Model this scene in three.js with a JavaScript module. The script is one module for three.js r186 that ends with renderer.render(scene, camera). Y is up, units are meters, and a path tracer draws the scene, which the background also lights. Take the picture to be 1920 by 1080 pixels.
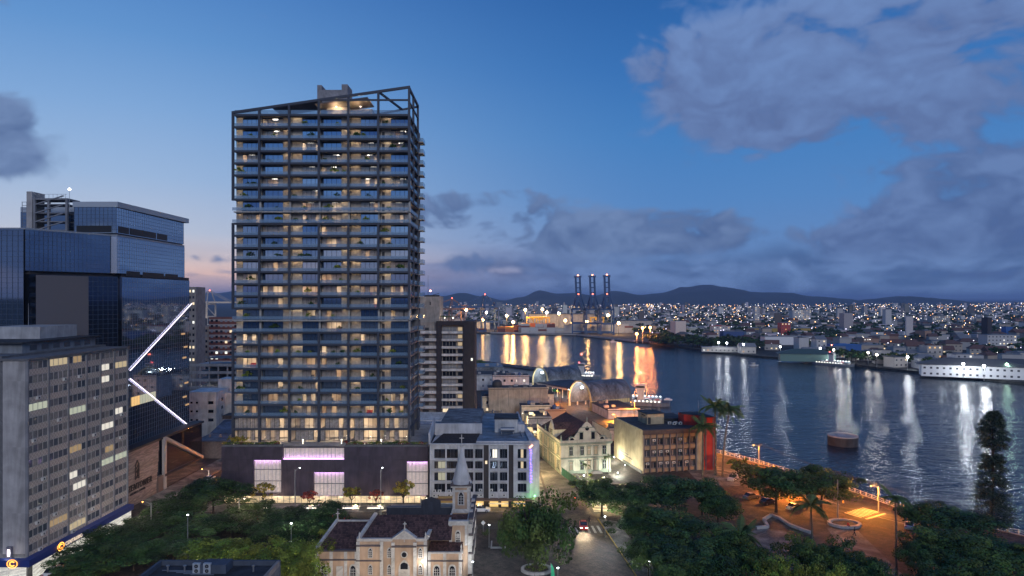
import * as THREE from 'three';
import { TextGeometry } from 'three/addons/geometries/TextGeometry.js';
import { FontLoader } from 'three/addons/loaders/FontLoader.js';
import { MarchingCubes } from 'three/addons/objects/MarchingCubes.js';

// ---------------------------------------------------------------- camera
const scene = new THREE.Scene();
const EYE = 51, F = 1280, HOR = 560;                       // camera height (m), focal length and horizon row of a 1920 x 1080 frame
const camera = new THREE.PerspectiveCamera(2 * Math.atan(540 / F) * 180 / Math.PI, 16 / 9, 1, 40000);
camera.position.set(0, EYE, 0);
camera.setViewOffset(1920, 1080, 0, 540 - HOR, 1920, 1080);
const renderer = new THREE.WebGLRenderer({ antialias: true });
renderer.toneMapping = THREE.LinearToneMapping;
renderer.toneMappingExposure = 1.0;
renderer.shadowMap.enabled = true;

// ---------------------------------------------------------------- random numbers and noise
function rng(seed) { let a = seed >>> 0; return () => { a = (a + 0x6D2B79F5) | 0; let t = Math.imul(a ^ (a >>> 15), 1 | a); t = (t + Math.imul(t ^ (t >>> 7), 61 | t)) ^ t; return ((t ^ (t >>> 14)) >>> 0) / 4294967296; }; }
const R = rng(20240611);
const rr = (a, b, r = R) => a + (b - a) * r();
const pick = (a, r = R) => a[Math.floor(r() * a.length) % a.length];
const clamp = (x, a = 0, b = 1) => Math.min(b, Math.max(a, x));
const sstep = (a, b, x) => { const t = clamp((x - a) / (b - a)); return t * t * (3 - 2 * t); };
const mix = (a, b, t) => a + (b - a) * t;
const HT = new Float32Array(4096); { const q = rng(77); for (let i = 0; i < 4096; i++) HT[i] = q(); }
const hash3 = (x, y, z) => HT[(Math.imul(x, 73856093) ^ Math.imul(y, 19349663) ^ Math.imul(z, 83492791)) & 4095];
function vnoise(x, y, z) {
  const X = Math.floor(x), Y = Math.floor(y), Z = Math.floor(z); let u = x - X, v = y - Y, w = z - Z;
  u = u * u * (3 - 2 * u); v = v * v * (3 - 2 * v); w = w * w * (3 - 2 * w);
  const a = mix(hash3(X, Y, Z), hash3(X + 1, Y, Z), u), b = mix(hash3(X, Y + 1, Z), hash3(X + 1, Y + 1, Z), u);
  const c = mix(hash3(X, Y, Z + 1), hash3(X + 1, Y, Z + 1), u), d = mix(hash3(X, Y + 1, Z + 1), hash3(X + 1, Y + 1, Z + 1), u);
  return mix(mix(a, b, v), mix(c, d, v), w);
}
function fbm(x, y, z, o) { let s = 0, a = 0.5, n = 0; for (let i = 0; i < o; i++) { s += a * vnoise(x, y, z); n += a; a *= 0.5; x = x * 2.03 + 17.1; y = y * 2.01 + 5.3; z = z * 2.02 + 9.7; } return s / n; }
const lin = (c) => { c /= 255; return c <= 0.04045 ? c / 12.92 : Math.pow((c + 0.055) / 1.055, 2.4); };
const L3 = (r, g, b) => [lin(r), lin(g), lin(b)];

// ---------------------------------------------------------------- sky: clear dusk air and clouds
{
  const W = 4096, Hh = 2048, D = Math.PI / 180, data = new Float32Array(W * Hh * 4);
  const stopsR = [[0, L3(104, 130, 176)], [4, L3(102, 140, 194)], [8, L3(86, 136, 196)], [13, L3(70, 128, 192)], [18, L3(56, 114, 182)], [24, L3(44, 98, 166)], [45, L3(36, 82, 148)], [90, L3(30, 68, 130)]];
  const stopsL = [[0, L3(140, 142, 172)], [0.9, L3(190, 168, 182)], [1.9, L3(244, 204, 190)], [3.2, L3(224, 208, 208)], [5, L3(190, 200, 220)], [9, L3(158, 186, 222)], [14, L3(130, 170, 218)], [19, L3(100, 150, 208)], [24, L3(78, 130, 196)], [45, L3(50, 98, 164)], [90, L3(30, 68, 130)]];
  const ramp = (s, e, o) => { let i = 0; while (i < s.length - 2 && e > s[i + 1][0]) i++; const t = clamp((e - s[i][0]) / (s[i + 1][0] - s[i][0])); for (let k = 0; k < 3; k++) o[k] = mix(s[i][1][k], s[i + 1][1][k], t); return o; };
  // clouds: [azimuth, elevation, half width, half height (degrees), weight, light colour, dark colour]
  const P = (x, y) => [Math.atan((x - 960) / F) / D, Math.atan((HOR - y) / F * Math.cos(Math.atan((x - 960) / F))) / D];
  const lilac = [L3(112, 140, 190), L3(94, 114, 160)], grey = [L3(104, 130, 178), L3(70, 92, 140)], dark = [L3(112, 136, 178), L3(74, 98, 144)];
  const blobs = [];
  const blob = (x, y, w, h, k, c) => { const [a, e] = P(x, y); blobs.push([a, e, w / F / D, h / F / D, k, c]); };
  for (const [x, y, w, h, k] of [[1250, 105, 80, 55, .7], [1330, 150, 110, 80, .95], [1440, 150, 150, 100, 1.2], [1560, 140, 170, 105, 1.2], [1690, 95, 180, 110, 1.3], [1640, 70, 120, 60, .8], [1800, 40, 190, 110, 1.2], [1900, 0, 190, 140, 1.3], [1780, 130, 140, 80, 1], [2000, -60, 200, 150, 1.2], [1420, 225, 110, 45, .7], [1190, 130, 45, 50, .36], [1640, 200, 160, 60, .6]]) blob(x, y, w, h, k, lilac);
  for (const [x, y, w, h, k] of [[1900, 340, 120, 80, .95], [1800, 390, 130, 75, .9], [1720, 440, 140, 55, .9], [1640, 465, 120, 40, .8], [1850, 470, 200, 60, .9], [1920, 410, 100, 90, .9], [1700, 310, 70, 25, .3]]) blob(x, y, w, h, k, grey);
  for (const [x, y, w, h, k] of [[900, 392, 120, 36, 1.9], [820, 402, 60, 34, 1.3], [980, 374, 60, 26, 1.2], [1200, 424, 150, 36, 1.2], [1320, 412, 90, 34, .85], [1060, 424, 90, 22, .6], [1080, 452, 220, 22, .7], [1480, 440, 60, 22, .5], [850, 490, 90, 24, .8], [1000, 500, 140, 30, .8], [1290, 450, 130, 34, .85]]) blob(x, y, w, h, k, dark);
  for (const [x, y, w, h, k] of [[14, 225, 44, 34, 1], [-60, 240, 60, 60, 1], [40, 292, 34, 20, .9], [-20, 310, 50, 18, .7], [0, 10, 60, 24, .3], [390, 482, 52, 13, .8], [360, 515, 30, 8, .7], [430, 510, 24, 5, .4], [400, 535, 22, 4, .4]]) blob(x, y, w, h, k, dark);
  for (const [x, y, w, h, k] of [[530, 90, 60, 70, .26], [580, 140, 60, 50, .24], [410, 150, 50, 50, .16], [470, 40, 60, 40, .18]]) blob(x, y, w, h, k, [L3(128, 142, 186), L3(116, 128, 172)]);
  { const q = rng(5); // the same kinds of cloud go on round the sky
    for (let i = 0; i < 46; i++) { const a = 66 + q() * 228, e = 2 + q() * q() * 44, s = 2 + q() * 7; for (let j = 0; j < 4; j++) blobs.push([a + (q() - .5) * s * 3, e + (q() - .5) * s, s * (.6 + q()), s * (.25 + q() * .4), .4 + q() * .6, pick([lilac, grey, dark], q)]); } }
  const o1 = [0, 0, 0], o2 = [0, 0, 0], bins = Array.from({ length: 360 }, () => []);
  for (const b of blobs) { const r = Math.ceil(b[2] * 1.8) + 2; for (let k = -r; k <= r; k++) bins[((Math.floor(b[0]) + k) % 360 + 360) % 360].push(b); }
  for (let j = 0; j < Hh; j++) {
    const el = ((j + 0.5) / Hh - 0.5) * 180, e = Math.max(0, el), cy = Math.cos(el * D), sy = Math.sin(el * D);
    for (let i = 0; i < W; i++) {
      const k = (j * W + i) * 4;
      if (el < -1) { data[k] = 0.02; data[k + 1] = 0.03; data[k + 2] = 0.05; data[k + 3] = 1; continue; }
      // three.js equirectangular: u = atan2(z, x) / 2pi + 0.5
      const th = ((i + 0.5) / W - 0.5) * 2 * Math.PI, dx = Math.cos(th) * cy, dz = Math.sin(th) * cy;
      const az = Math.atan2(dx, -dz) / D;                    // 0 = view axis, + = to the right
      const w = az < -90 ? mix(.2, 0, sstep(-180, -90, az)) : az < 60 ? sstep(-33, 15, az) : 1 - sstep(60, 180, az) * .8;
      ramp(stopsL, e, o1); ramp(stopsR, e, o2);
      let r = mix(o1[0], o2[0], w), g = mix(o1[1], o2[1], w), b = mix(o1[2], o2[2], w);
      const list = bins[(Math.floor(az) % 360 + 360) % 360], az2 = az < 0 ? az + 360 : az;
      let m = 0, cr = 0, cg = 0, cb = 0, dr = 0, dg = 0, db = 0, below = 0;
      let n1 = 0, n2 = 0, wx = 0, wy = 0;
      if (el < 60) { wx = fbm(dx * 11 + 50, sy * 18, dz * 11, 3) - .5; wy = fbm(dx * 11 + 90, sy * 18, dz * 11 + 7, 3) - .5; n1 = fbm(dx * 8 + wx * .9, sy * 15 + wy * 1.6, dz * 8, 8); n2 = fbm(dx * 26 + 3 + wx * 2, sy * 52 + 7 + wy * 3, dz * 26, 5); }
      for (const B of list) {
        let da = Math.abs(az - B[0]); if (da > 180) da = Math.abs(az2 - B[0]); if (da > 180) da = 360 - da;
        const q = (da / B[2]) ** 2 + ((el - B[1]) / B[3]) ** 2; if (q > 3.2) continue;
        const gk = Math.exp(-q * 1.15) * B[4]; m += gk; const [c1, c2] = B[5];
        cr += c1[0] * gk; cg += c1[1] * gk; cb += c1[2] * gk; dr += c2[0] * gk; dg += c2[1] * gk; db += c2[2] * gk; below += gk * ((el - B[1]) / B[3]);
      }
      if (m > 0.02) {
        const n3 = fbm(dx * 70 + wx * 5, sy * 110 + wy * 6, dz * 70 + 11, 4) - .5, t = clamp(sstep(.25, .58, Math.min(m, 1.15) * .56 + (n1 - .5) * 1.5 + (n2 - .5) * .75 + n3 * .34));
        const s = clamp(.45 + .36 * below / m + (n2 - .5) * 1.7 + (n1 - .5) * 1.1 + n3 * .5), im = 1 / m;
        const o = t * Math.min(1, .2 + m * 1.2) * .93;
        r = mix(r, mix(dr, cr, s) * im, o); g = mix(g, mix(dg, cg, s) * im, o); b = mix(b, mix(db, cb, s) * im, o);
      }
      // layered stratus close to the horizon
      if (e < 7) {
        const st = fbm(dx * 9 + 40, sy * 70, dz * 9, 5), lay = sstep(.34, .62, st + (w - .75) * .22 + .12) * sstep(4.9, 2.6, e + (n1 - .5) * 3) * mix(.12, .9, w);
        const s2 = clamp(.5 + (n2 - .5) * 2.4 + (st - .5) * 1.2), warm = sstep(20, -10, az) * .3;
        r = mix(r, mix(lin(70), lin(108), s2) * (1 + warm * .3), lay); g = mix(g, mix(lin(98), lin(138), s2), lay); b = mix(b, mix(lin(146), lin(188), s2), lay);
      }
      data[k] = r; data[k + 1] = g; data[k + 2] = b; data[k + 3] = 1;
    }
  }
  function dy(s) { return s; }
  const sky = new THREE.DataTexture(data, W, Hh, THREE.RGBAFormat, THREE.FloatType);
  sky.mapping = THREE.EquirectangularReflectionMapping; sky.magFilter = THREE.LinearFilter; sky.minFilter = THREE.LinearFilter; sky.needsUpdate = true;
  scene.background = sky; scene.environment = sky;
}
// the last soft light of the twilight arch behind the camera
const sun = new THREE.DirectionalLight(new THREE.Color(1.0, 0.97, 0.99), 1.0);
sun.position.set(110, 150, 260); sun.target.position.set(0, 0, -60); sun.castShadow = true; sun.shadow.radius = 40;
Object.assign(sun.shadow.camera, { left: -400, right: 400, top: 300, bottom: -200, near: 1, far: 2000 }); sun.name = 'twilight';
scene.add(sun, sun.target);

// ---------------------------------------------------------------- mesh builder (all coordinates in metres, uv in metres)
class MB {
  constructor() { this.p = []; this.n = []; this.u = []; this.i = []; this.c = null; }
  quad(a, b, c, d, uv) {
    const s = this.p.length / 3, e1 = [b[0] - a[0], b[1] - a[1], b[2] - a[2]], e2 = [d[0] - a[0], d[1] - a[1], d[2] - a[2]];
    let nx = e1[1] * e2[2] - e1[2] * e2[1], ny = e1[2] * e2[0] - e1[0] * e2[2], nz = e1[0] * e2[1] - e1[1] * e2[0]; const l = Math.hypot(nx, ny, nz) || 1; nx /= l; ny /= l; nz /= l;
    this.p.push(...a, ...b, ...c, ...d); for (let k = 0; k < 4; k++) this.n.push(nx, ny, nz);
    if (uv) this.u.push(...uv); else { const f = (q) => Math.abs(ny) > .7 ? [q[0], -q[2]] : Math.abs(nx) > Math.abs(nz) ? [-q[2] * Math.sign(nx), q[1]] : [q[0] * Math.sign(nz || 1), q[1]]; this.u.push(...f(a), ...f(b), ...f(c), ...f(d)); }
    this.i.push(s, s + 1, s + 2, s, s + 2, s + 3); return this;
  }
  tri(a, b, c) { return this.poly([a, b, c]); }
  poly(pts) { // planar convex polygon
    const s = this.p.length / 3, [a, b, d] = [pts[0], pts[1], pts[pts.length - 1]]; const e1 = b.map((v, k) => v - a[k]), e2 = d.map((v, k) => v - a[k]);
    let n = [e1[1] * e2[2] - e1[2] * e2[1], e1[2] * e2[0] - e1[0] * e2[2], e1[0] * e2[1] - e1[1] * e2[0]]; const l = Math.hypot(...n) || 1; n = n.map((v) => v / l);
    for (const q of pts) { this.p.push(...q); this.n.push(...n); this.u.push(...(Math.abs(n[1]) > .7 ? [q[0], -q[2]] : Math.abs(n[0]) > Math.abs(n[2]) ? [-q[2], q[1]] : [q[0], q[1]])); }
    for (let k = 1; k < pts.length - 1; k++) this.i.push(s, s + k, s + k + 1); return this;
  }
  box(x0, x1, y0, y1, z0, z1) {
    if (x0 > x1) [x0, x1] = [x1, x0]; if (y0 > y1) [y0, y1] = [y1, y0]; if (z0 > z1) [z0, z1] = [z1, z0];
    this.quad([x0, y0, z1], [x1, y0, z1], [x1, y1, z1], [x0, y1, z1]).quad([x1, y0, z0], [x0, y0, z0], [x0, y1, z0], [x1, y1, z0]);
    this.quad([x1, y0, z1], [x1, y0, z0], [x1, y1, z0], [x1, y1, z1]).quad([x0, y0, z0], [x0, y0, z1], [x0, y1, z1], [x0, y1, z0]);
    return this.quad([x0, y1, z1], [x1, y1, z1], [x1, y1, z0], [x0, y1, z0]).quad([x0, y0, z0], [x1, y0, z0], [x1, y0, z1], [x0, y0, z1]);
  }
  bar(a, b, w, h = w) { // rectangular beam from a to b
    const A = new THREE.Vector3(...a), Bv = new THREE.Vector3(...b), dir = Bv.clone().sub(A), len = dir.length(); dir.normalize();
    const up = Math.abs(dir.y) > .95 ? new THREE.Vector3(0, 0, 1) : new THREE.Vector3(0, 1, 0), s = new THREE.Vector3().crossVectors(dir, up).normalize(), t = new THREE.Vector3().crossVectors(s, dir);
    const c = (q, i, j) => q.clone().addScaledVector(s, i * w / 2).addScaledVector(t, j * h / 2).toArray();
    const k = [[-1, -1], [1, -1], [1, 1], [-1, 1]];
    for (let m = 0; m < 4; m++) { const [i0, j0] = k[m], [i1, j1] = k[(m + 1) % 4]; this.quad(c(A, i0, j0), c(A, i1, j1), c(Bv, i1, j1), c(Bv, i0, j0), [0, 0, w, 0, w, len, 0, len]); }
    return this.quad(c(A, -1, -1), c(A, -1, 1), c(A, 1, 1), c(A, 1, -1)).quad(c(Bv, -1, -1), c(Bv, 1, -1), c(Bv, 1, 1), c(Bv, -1, 1));
  }
  cyl(a, b, r0, r1 = r0, n = 8, caps = true) {
    const A = new THREE.Vector3(...a), Bv = new THREE.Vector3(...b), dir = Bv.clone().sub(A), len = dir.length(); dir.normalize();
    const up = Math.abs(dir.y) > .95 ? new THREE.Vector3(0, 0, 1) : new THREE.Vector3(0, 1, 0), s = new THREE.Vector3().crossVectors(dir, up).normalize(), t = new THREE.Vector3().crossVectors(s, dir);
    const st = this.p.length / 3;
    for (let k = 0; k <= n; k++) { const q = k / n * 2 * Math.PI, v = s.clone().multiplyScalar(Math.cos(q)).addScaledVector(t, -Math.sin(q));
      this.p.push(...A.clone().addScaledVector(v, r0).toArray(), ...Bv.clone().addScaledVector(v, r1).toArray()); this.n.push(v.x, v.y, v.z, v.x, v.y, v.z); this.u.push(k / n * 2 * Math.PI * r0, 0, k / n * 2 * Math.PI * r0, len); }
    for (let k = 0; k < n; k++) { const q = st + k * 2; this.i.push(q, q + 2, q + 1, q + 1, q + 2, q + 3); }
    if (caps) for (const [Q, r, sg] of [[A, r0, 1], [Bv, r1, -1]]) { if (r < 1e-3) continue; const pts = []; for (let k = 0; k < n; k++) { const q = sg * k / n * 2 * Math.PI; pts.push(Q.clone().addScaledVector(s, r * Math.cos(q)).addScaledVector(t, r * Math.sin(q)).toArray()); } this.poly(pts); }
    return this;
  }
  prism(pts, y0, y1, bottom = false) { // pts: [x, z] outline; walls and a flat top
    let A = 0; pts.forEach(([x, z], k) => { const [u, v] = pts[(k + 1) % pts.length]; A += x * v - u * z; }); if (A > 0) pts = pts.slice().reverse();
    pts.forEach(([x, z], k) => { const [u, v] = pts[(k + 1) % pts.length]; const l = Math.hypot(u - x, v - z), s = x + z; this.quad([x, y0, z], [u, y0, v], [u, y1, v], [x, y1, z], [s, y0, s + l, y0, s + l, y1, s, y1]); });
    return bottom === 'open' ? this : this.flat(pts, y1);
  }
  flat(pts, y) { // horizontal sheet, any simple outline [x, z]
    const c = pts.map(([x, z]) => new THREE.Vector2(x, -z)); if (THREE.ShapeUtils.isClockWise(c)) c.reverse();
    const s = this.p.length / 3; for (const q of c) { this.p.push(q.x, y, -q.y); this.n.push(0, 1, 0); this.u.push(q.x, q.y); }
    for (const t of THREE.ShapeUtils.triangulateShape(c, [])) this.i.push(s + t[0], s + t[1], s + t[2]); return this;
  }
  lathe(prof, x, y, z, n = 12) { // prof: [radius, height]
    const st = this.p.length / 3, m = prof.length;
    for (let k = 0; k <= n; k++) { const a = k / n * 2 * Math.PI; prof.forEach(([r, h], j) => { const q = prof[Math.min(m - 1, j + 1)], w = prof[Math.max(0, j - 1)], dr = q[0] - w[0], dh = q[1] - w[1], l = Math.hypot(dr, dh) || 1;
      this.p.push(x + Math.cos(a) * r, y + h, z + Math.sin(a) * r); this.n.push(Math.cos(a) * dh / l, -dr / l, Math.sin(a) * dh / l); this.u.push(a * .5, h); }); }
    for (let k = 0; k < n; k++) for (let j = 0; j < m - 1; j++) { const a = st + k * m + j, b = a + m; this.i.push(a, a + 1, b, b, a + 1, b + 1); } return this;
  }
  ball(x, y, z, r, n = 8, sy = 1) { const pr = []; for (let k = 0; k <= n; k++) { const a = -Math.PI / 2 + k / n * Math.PI; pr.push([Math.max(1e-4, Math.cos(a) * r), Math.sin(a) * r * sy]); } return this.lathe(pr, x, y, z, n + 2); }
  add(g) { const s = this.p.length / 3, P = g.attributes.position, N = g.attributes.normal, U = g.attributes.uv; for (let k = 0; k < P.count; k++) { this.p.push(P.getX(k), P.getY(k), P.getZ(k)); this.n.push(N.getX(k), N.getY(k), N.getZ(k)); this.u.push(U ? U.getX(k) : 0, U ? U.getY(k) : 0); }
    if (g.index) for (let k = 0; k < g.index.count; k++) this.i.push(s + g.index.getX(k)); else for (let k = 0; k < P.count; k++) this.i.push(s + k); return this; }
  geo() {
    const g = new THREE.BufferGeometry(); g.setAttribute('position', new THREE.Float32BufferAttribute(this.p, 3)); g.setAttribute('normal', new THREE.Float32BufferAttribute(this.n, 3)); g.setAttribute('uv', new THREE.Float32BufferAttribute(this.u, 2));
    if (this.c) g.setAttribute('color', new THREE.Float32BufferAttribute(this.c, 3)); g.setIndex(this.i); return g;
  }
}
const mb = () => new MB();

// ---------------------------------------------------------------- naming, things and parts
const taken = new Map();
function numbered(n) { n = n.replace(/_\d{3}$/, ''); const k = taken.get(n) ?? 0; taken.set(n, k + 1); return k ? `${n}_${String(k).padStart(3, '0')}` : n; }
function tag(o, label, category, group, kind) { o.userData = { label, category }; if (group) o.userData.group = group; if (kind) o.userData.kind = kind; return o; }
function thing(name, label, category, pos = [0, 0, 0], turn = 0, group) { const o = new THREE.Group(); o.name = numbered(name); o.position.set(...pos); o.rotation.y = turn; scene.add(o); return tag(o, label, category, group); }
function mesh(name, g, m) { const o = new THREE.Mesh(g instanceof MB ? g.geo() : g, m); o.name = name; o.castShadow = o.receiveShadow = true; return o; }
function part(parent, name, g, m, label) { const o = mesh(name, g, m); if (label) o.userData.label = label; parent.add(o); return o; }
function solo(name, g, m, label, category, pos, turn = 0, group, kind) { const o = mesh(numbered(name), g, m); if (pos) o.position.set(...pos); o.rotation.y = turn; scene.add(o); return tag(o, label, category, group, kind); }
function struct(name, g, m) { const o = mesh(numbered(name), g, m); scene.add(o); o.userData = { kind: 'structure' }; return o; }
function copy(o, pos, turn = 0, scale = 1, label, group) { const c = o.clone(); c.name = numbered(o.name); c.position.set(...pos); c.rotation.y = turn; if (Array.isArray(scale)) c.scale.set(...scale); else c.scale.setScalar(scale); c.userData = { ...o.userData }; if (label) c.userData.label = label; if (group) c.userData.group = group; scene.add(c); return c; }
function point(x, y, z, color, intensity, size = .2, name = 'lamp') { const l = new THREE.PointLight(color, intensity); l.position.set(x, y, z); l.castShadow = true; l.shadow.radius = size / .02; l.name = name; scene.add(l); return l; }

// ---------------------------------------------------------------- surfaces
function dataTex(w, h, fn, srgb = true, rep = 1) {
  const d = new Uint8Array(w * h * 4); for (let y = 0; y < h; y++) for (let x = 0; x < w; x++) { const c = fn(x / w, y / h), k = (y * w + x) * 4; const v = Array.isArray(c) ? c : [c, c, c]; d[k] = clamp(v[0]) * 255; d[k + 1] = clamp(v[1]) * 255; d[k + 2] = clamp(v[2]) * 255; d[k + 3] = 255; }
  const t = new THREE.DataTexture(d, w, h); t.wrapS = t.wrapT = THREE.RepeatWrapping; t.magFilter = THREE.LinearFilter; t.minFilter = THREE.LinearMipmapLinearFilter; t.generateMipmaps = true; if (srgb) t.colorSpace = THREE.SRGBColorSpace; t.repeat.set(1 / (Array.isArray(rep) ? rep[0] : rep), 1 / (Array.isArray(rep) ? rep[1] : rep)); t.needsUpdate = true; return t;
}
const tileN = (u, v, f, o, s = 0) => { // tiling noise on a torus
  const a = u * 2 * Math.PI, b = v * 2 * Math.PI, q = f / 6.283; return fbm(Math.cos(a) * q + s, Math.sin(a) * q + Math.cos(b) * q * 1.3, Math.sin(b) * q + s * 2, o); };
const T = {
  grime: dataTex(256, 256, (u, v) => .80 + .34 * (tileN(u, v, 6, 5) - .45) + .2 * (tileN(u, v, 30, 3, 4) - .5), true, 9),
  streak: dataTex(256, 256, (u, v) => .84 + .34 * (tileN(u, v * .12 + .3, 16, 4, 2) - .5) + .24 * (tileN(u, v, 7, 5, 9) - .5), true, 12),
  roofdirt: dataTex(256, 256, (u, v) => .72 + .8 * (tileN(u, v, 7, 5, 11) - .5) + .3 * (tileN(u, v, 40, 2, 3) - .5), true, 14),
  bumpf: dataTex(256, 256, (u, v) => tileN(u, v, 24, 5, 6), false, 5),
  tile: dataTex(256, 256, (u, v) => { const row = Math.floor(v * 12), o = (row % 2) * .5, cx = (u * 16 + o) % 1, cy = (v * 12) % 1; const h = hash3(row % 12, Math.floor(u * 16 + o) % 16, 3); const k = .62 + .5 * h * .7 - (cy < .16 ? .25 : 0) - (Math.abs(cx - .5) > .42 ? .16 : 0) + .5 * (tileN(u, v, 6, 4, 8) - .5); return [k, k * .98, k * .97]; }, true, 5.4),
  tileb: dataTex(256, 256, (u, v) => { const row = Math.floor(v * 12), o = (row % 2) * .5, cx = (u * 16 + o) % 1, cy = (v * 12) % 1; return .2 + .5 * cy + .3 * Math.sin(cx * Math.PI); }, false, 5.4),
  cobble: dataTex(512, 512, (u, v) => { const n = tileN(u, v, 10, 5, 1), f = tileN(u, v, 60, 3, 5); const rings = Math.abs(((u * 9 + Math.sin(v * 18.85) * .35) % 1 + 1) % 1 - .5); const k = .52 + .7 * (n - .5) + .7 * (f - .5) + (rings < .05 ? -.14 : 0); return [k * 1.04, k * .98, k * .94]; }, true, 9),
  cobbleb: dataTex(512, 512, (u, v) => .5 + 1.1 * (tileN(u, v, 26, 4, 5) - .5) + .5 * (tileN(u, v, 80, 2, 5) - .5), false, 9),
  asph: dataTex(512, 512, (u, v) => .62 + .9 * (tileN(u, v, 7, 5, 15) - .5) + .4 * (tileN(u, v, 90, 2, 7) - .5), true, 18),
  corr: dataTex(128, 8, (u) => .5 + .5 * Math.sin(u * 2 * Math.PI * 8), false, 2.4),
  bark: dataTex(64, 128, (u, v) => { const k = .6 + .9 * (tileN(u, v * .3, 14, 4, 2) - .5); return [k, k, k]; }, true, 1.4),
  lattice: dataTex(128, 128, (u, v) => { const a = Math.abs(((u * 2 + v * 2) % 1) - .5), b = Math.abs((((u * 2 - v * 2) % 1) + 1) % 1 - .5); const k = Math.min(a, b) < .1 ? 1 : .86; return [k, k * .965, k * .93]; }, true, 1.7),
  latticeb: dataTex(128, 128, (u, v) => { const a = Math.abs(((u * 2 + v * 2) % 1) - .5), b = Math.abs((((u * 2 - v * 2) % 1) + 1) % 1 - .5); return Math.min(a, b) < .1 ? 1 : .2; }, false, 1.25),
  curtain: dataTex(128, 32, (u, v) => { const k = .74 + .22 * Math.sin(u * 2 * Math.PI * 9 + Math.sin(u * 12.57) * 1.4) + .3 * (tileN(u, v, 6, 3, 5) - .5); return [k, k * .97, k * .93]; }, true, 2.2),  // shading of the curtain folds is drawn into this colour map
  shopglow: dataTex(256, 32, (u, v) => { const k = .62 + .55 * (tileN(u, v * .4, 26, 4, 5) - .4) + .3 * (tileN(u, v, 90, 2, 9) - .5); return [k, k * .97, k * .9]; }, true, [26, 3]),
  wood: dataTex(256, 256, (u, v) => { const pl = Math.floor(v * 8), k = .74 + .3 * (hash3(pl, 2, 2) - .5) * .3 + .5 * (tileN(u * .15 + pl * .1, v, 40, 3, pl) - .5) - ((v * 8) % 1 < .05 ? .16 : 0); return [k, k * .95, k * .92]; }, true, 8),
};
const rc = (c) => new THREE.Color().setRGB(...c);
function M(color, rough = .8, o = {}) { return new THREE.MeshStandardMaterial({ color: Array.isArray(color) ? rc(color) : color, roughness: rough, ...o }); }
function glow(color, k) { return new THREE.MeshStandardMaterial({ color: 0x111111, roughness: .6, emissive: rc(color), emissiveIntensity: k }); }
const WARM = new THREE.Color(1, .74, .46), WHITE = new THREE.Color(1, .96, .9), COOL = new THREE.Color(.9, .96, 1), SODIUM = new THREE.Color(1, .31, .025), PURP = new THREE.Color(.72, .34, 1);
const pane0 = (c, m, r) => new THREE.MeshPhysicalMaterial({ color: rc(c), metalness: m, roughness: r, clearcoat: 0 });
const mt = {
  frame: M([.045, .054, .078], .55, { metalness: .2, bumpMap: T.bumpf, bumpScale: .002 }), slab: M([.5, .46, .42], .85, { map: T.grime }), beige: M([.52, .46, .40], .85, { map: T.grime }), pale: M([.6, .58, .55], .85, { map: T.grime }),
  glassDark: pane0([.27, .4, .58], .92, .05), glassBlue: pane0([.22, .3, .4], .9, .04), mull: M([.05, .06, .08], .5, { metalness: .4 }),
  clear: new THREE.MeshPhysicalMaterial({ color: rc([.96, .97, 1]), roughness: .03, transmission: 1, thickness: 0, ior: 1.5 }),
  balu: new THREE.MeshPhysicalMaterial({ color: rc([.24, .37, .52]), roughness: .1, metalness: .2, transparent: true, opacity: .46 }),
  room: M([.66, .58, .48], .9), curtain: M([.75, .7, .64], .9, { map: T.curtain }), white: M([.72, .72, .72], .75, { map: T.streak }), whiteW: M([.74, .73, .70], .8, { map: T.streak }),
  conc: M([.5, .48, .47], .9, { map: T.streak, bumpMap: T.bumpf, bumpScale: .01 }), concD: M([.2, .2, .21], .92, { map: T.grime }), roofD: M([.055, .062, .075], .9, { map: T.roofdirt, bumpMap: T.bumpf, bumpScale: .02 }), roofG: M([.24, .26, .29], .8, { map: T.roofdirt }),
  metal: M([.32, .33, .35], .4, { metalness: .7 }), dark: M([.03, .03, .035], .7), black: M([.012, .012, .014], .5), pole: M([.28, .29, .3], .5, { metalness: .5 }), poleC: M([.36, .35, .33], .9, { map: T.streak }),
  trunk: M([.13, .10, .075], .95, { map: T.bark, bumpMap: T.bark, bumpScale: .03 }), trunkP: M([.26, .24, .21], .95, { map: T.bark }), red: M([.42, .028, .022], .7, { map: T.streak }),
  tileR: M([.17, .085, .07], .9, { map: T.tile, bumpMap: T.tileb, bumpScale: .05 }), tileM: M([.14, .074, .064], .9, { map: T.tile, bumpMap: T.tileb, bumpScale: .05 }), peach: M([.62, .43, .29], .85, { map: T.streak }), cream: M([.70, .64, .55], .8, { map: T.grime }),
  lampW: glow([1, .9, .74], 6), lampC: glow([.9, .96, 1], 14), lampO: glow([1, .45, .1], 14), lampP: glow([.8, .45, 1], 5), winW: glow([1, .8, .52], 1.1), winC: glow([.95, .95, .85], 1.3), winD: glow([1, .62, .3], .5), redL: glow([1, .08, .04], 7),
};
const GLAMP = { w: WHITE, c: COOL, o: SODIUM };
const font = await new FontLoader().loadAsync('fonts/droid/droid_sans_bold.typeface.json');
function textGeo(s, size, depth = .1, weightX = 1) { const g = new TextGeometry(s, { font, size, depth, curveSegments: 3, bevelEnabled: false }); g.computeBoundingBox(); const b = g.boundingBox; g.translate(-b.min.x, -b.min.y, 0); g.scale(weightX, 1, 1); return g; }
const X = (px, d) => (px - 960) / F * d, Y = (py, d) => EYE - (py - HOR) / F * d;   // metres across and up of a direction at depth d
const GD = (py) => EYE * F / (py - HOR);                                             // depth of a ground point
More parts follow.
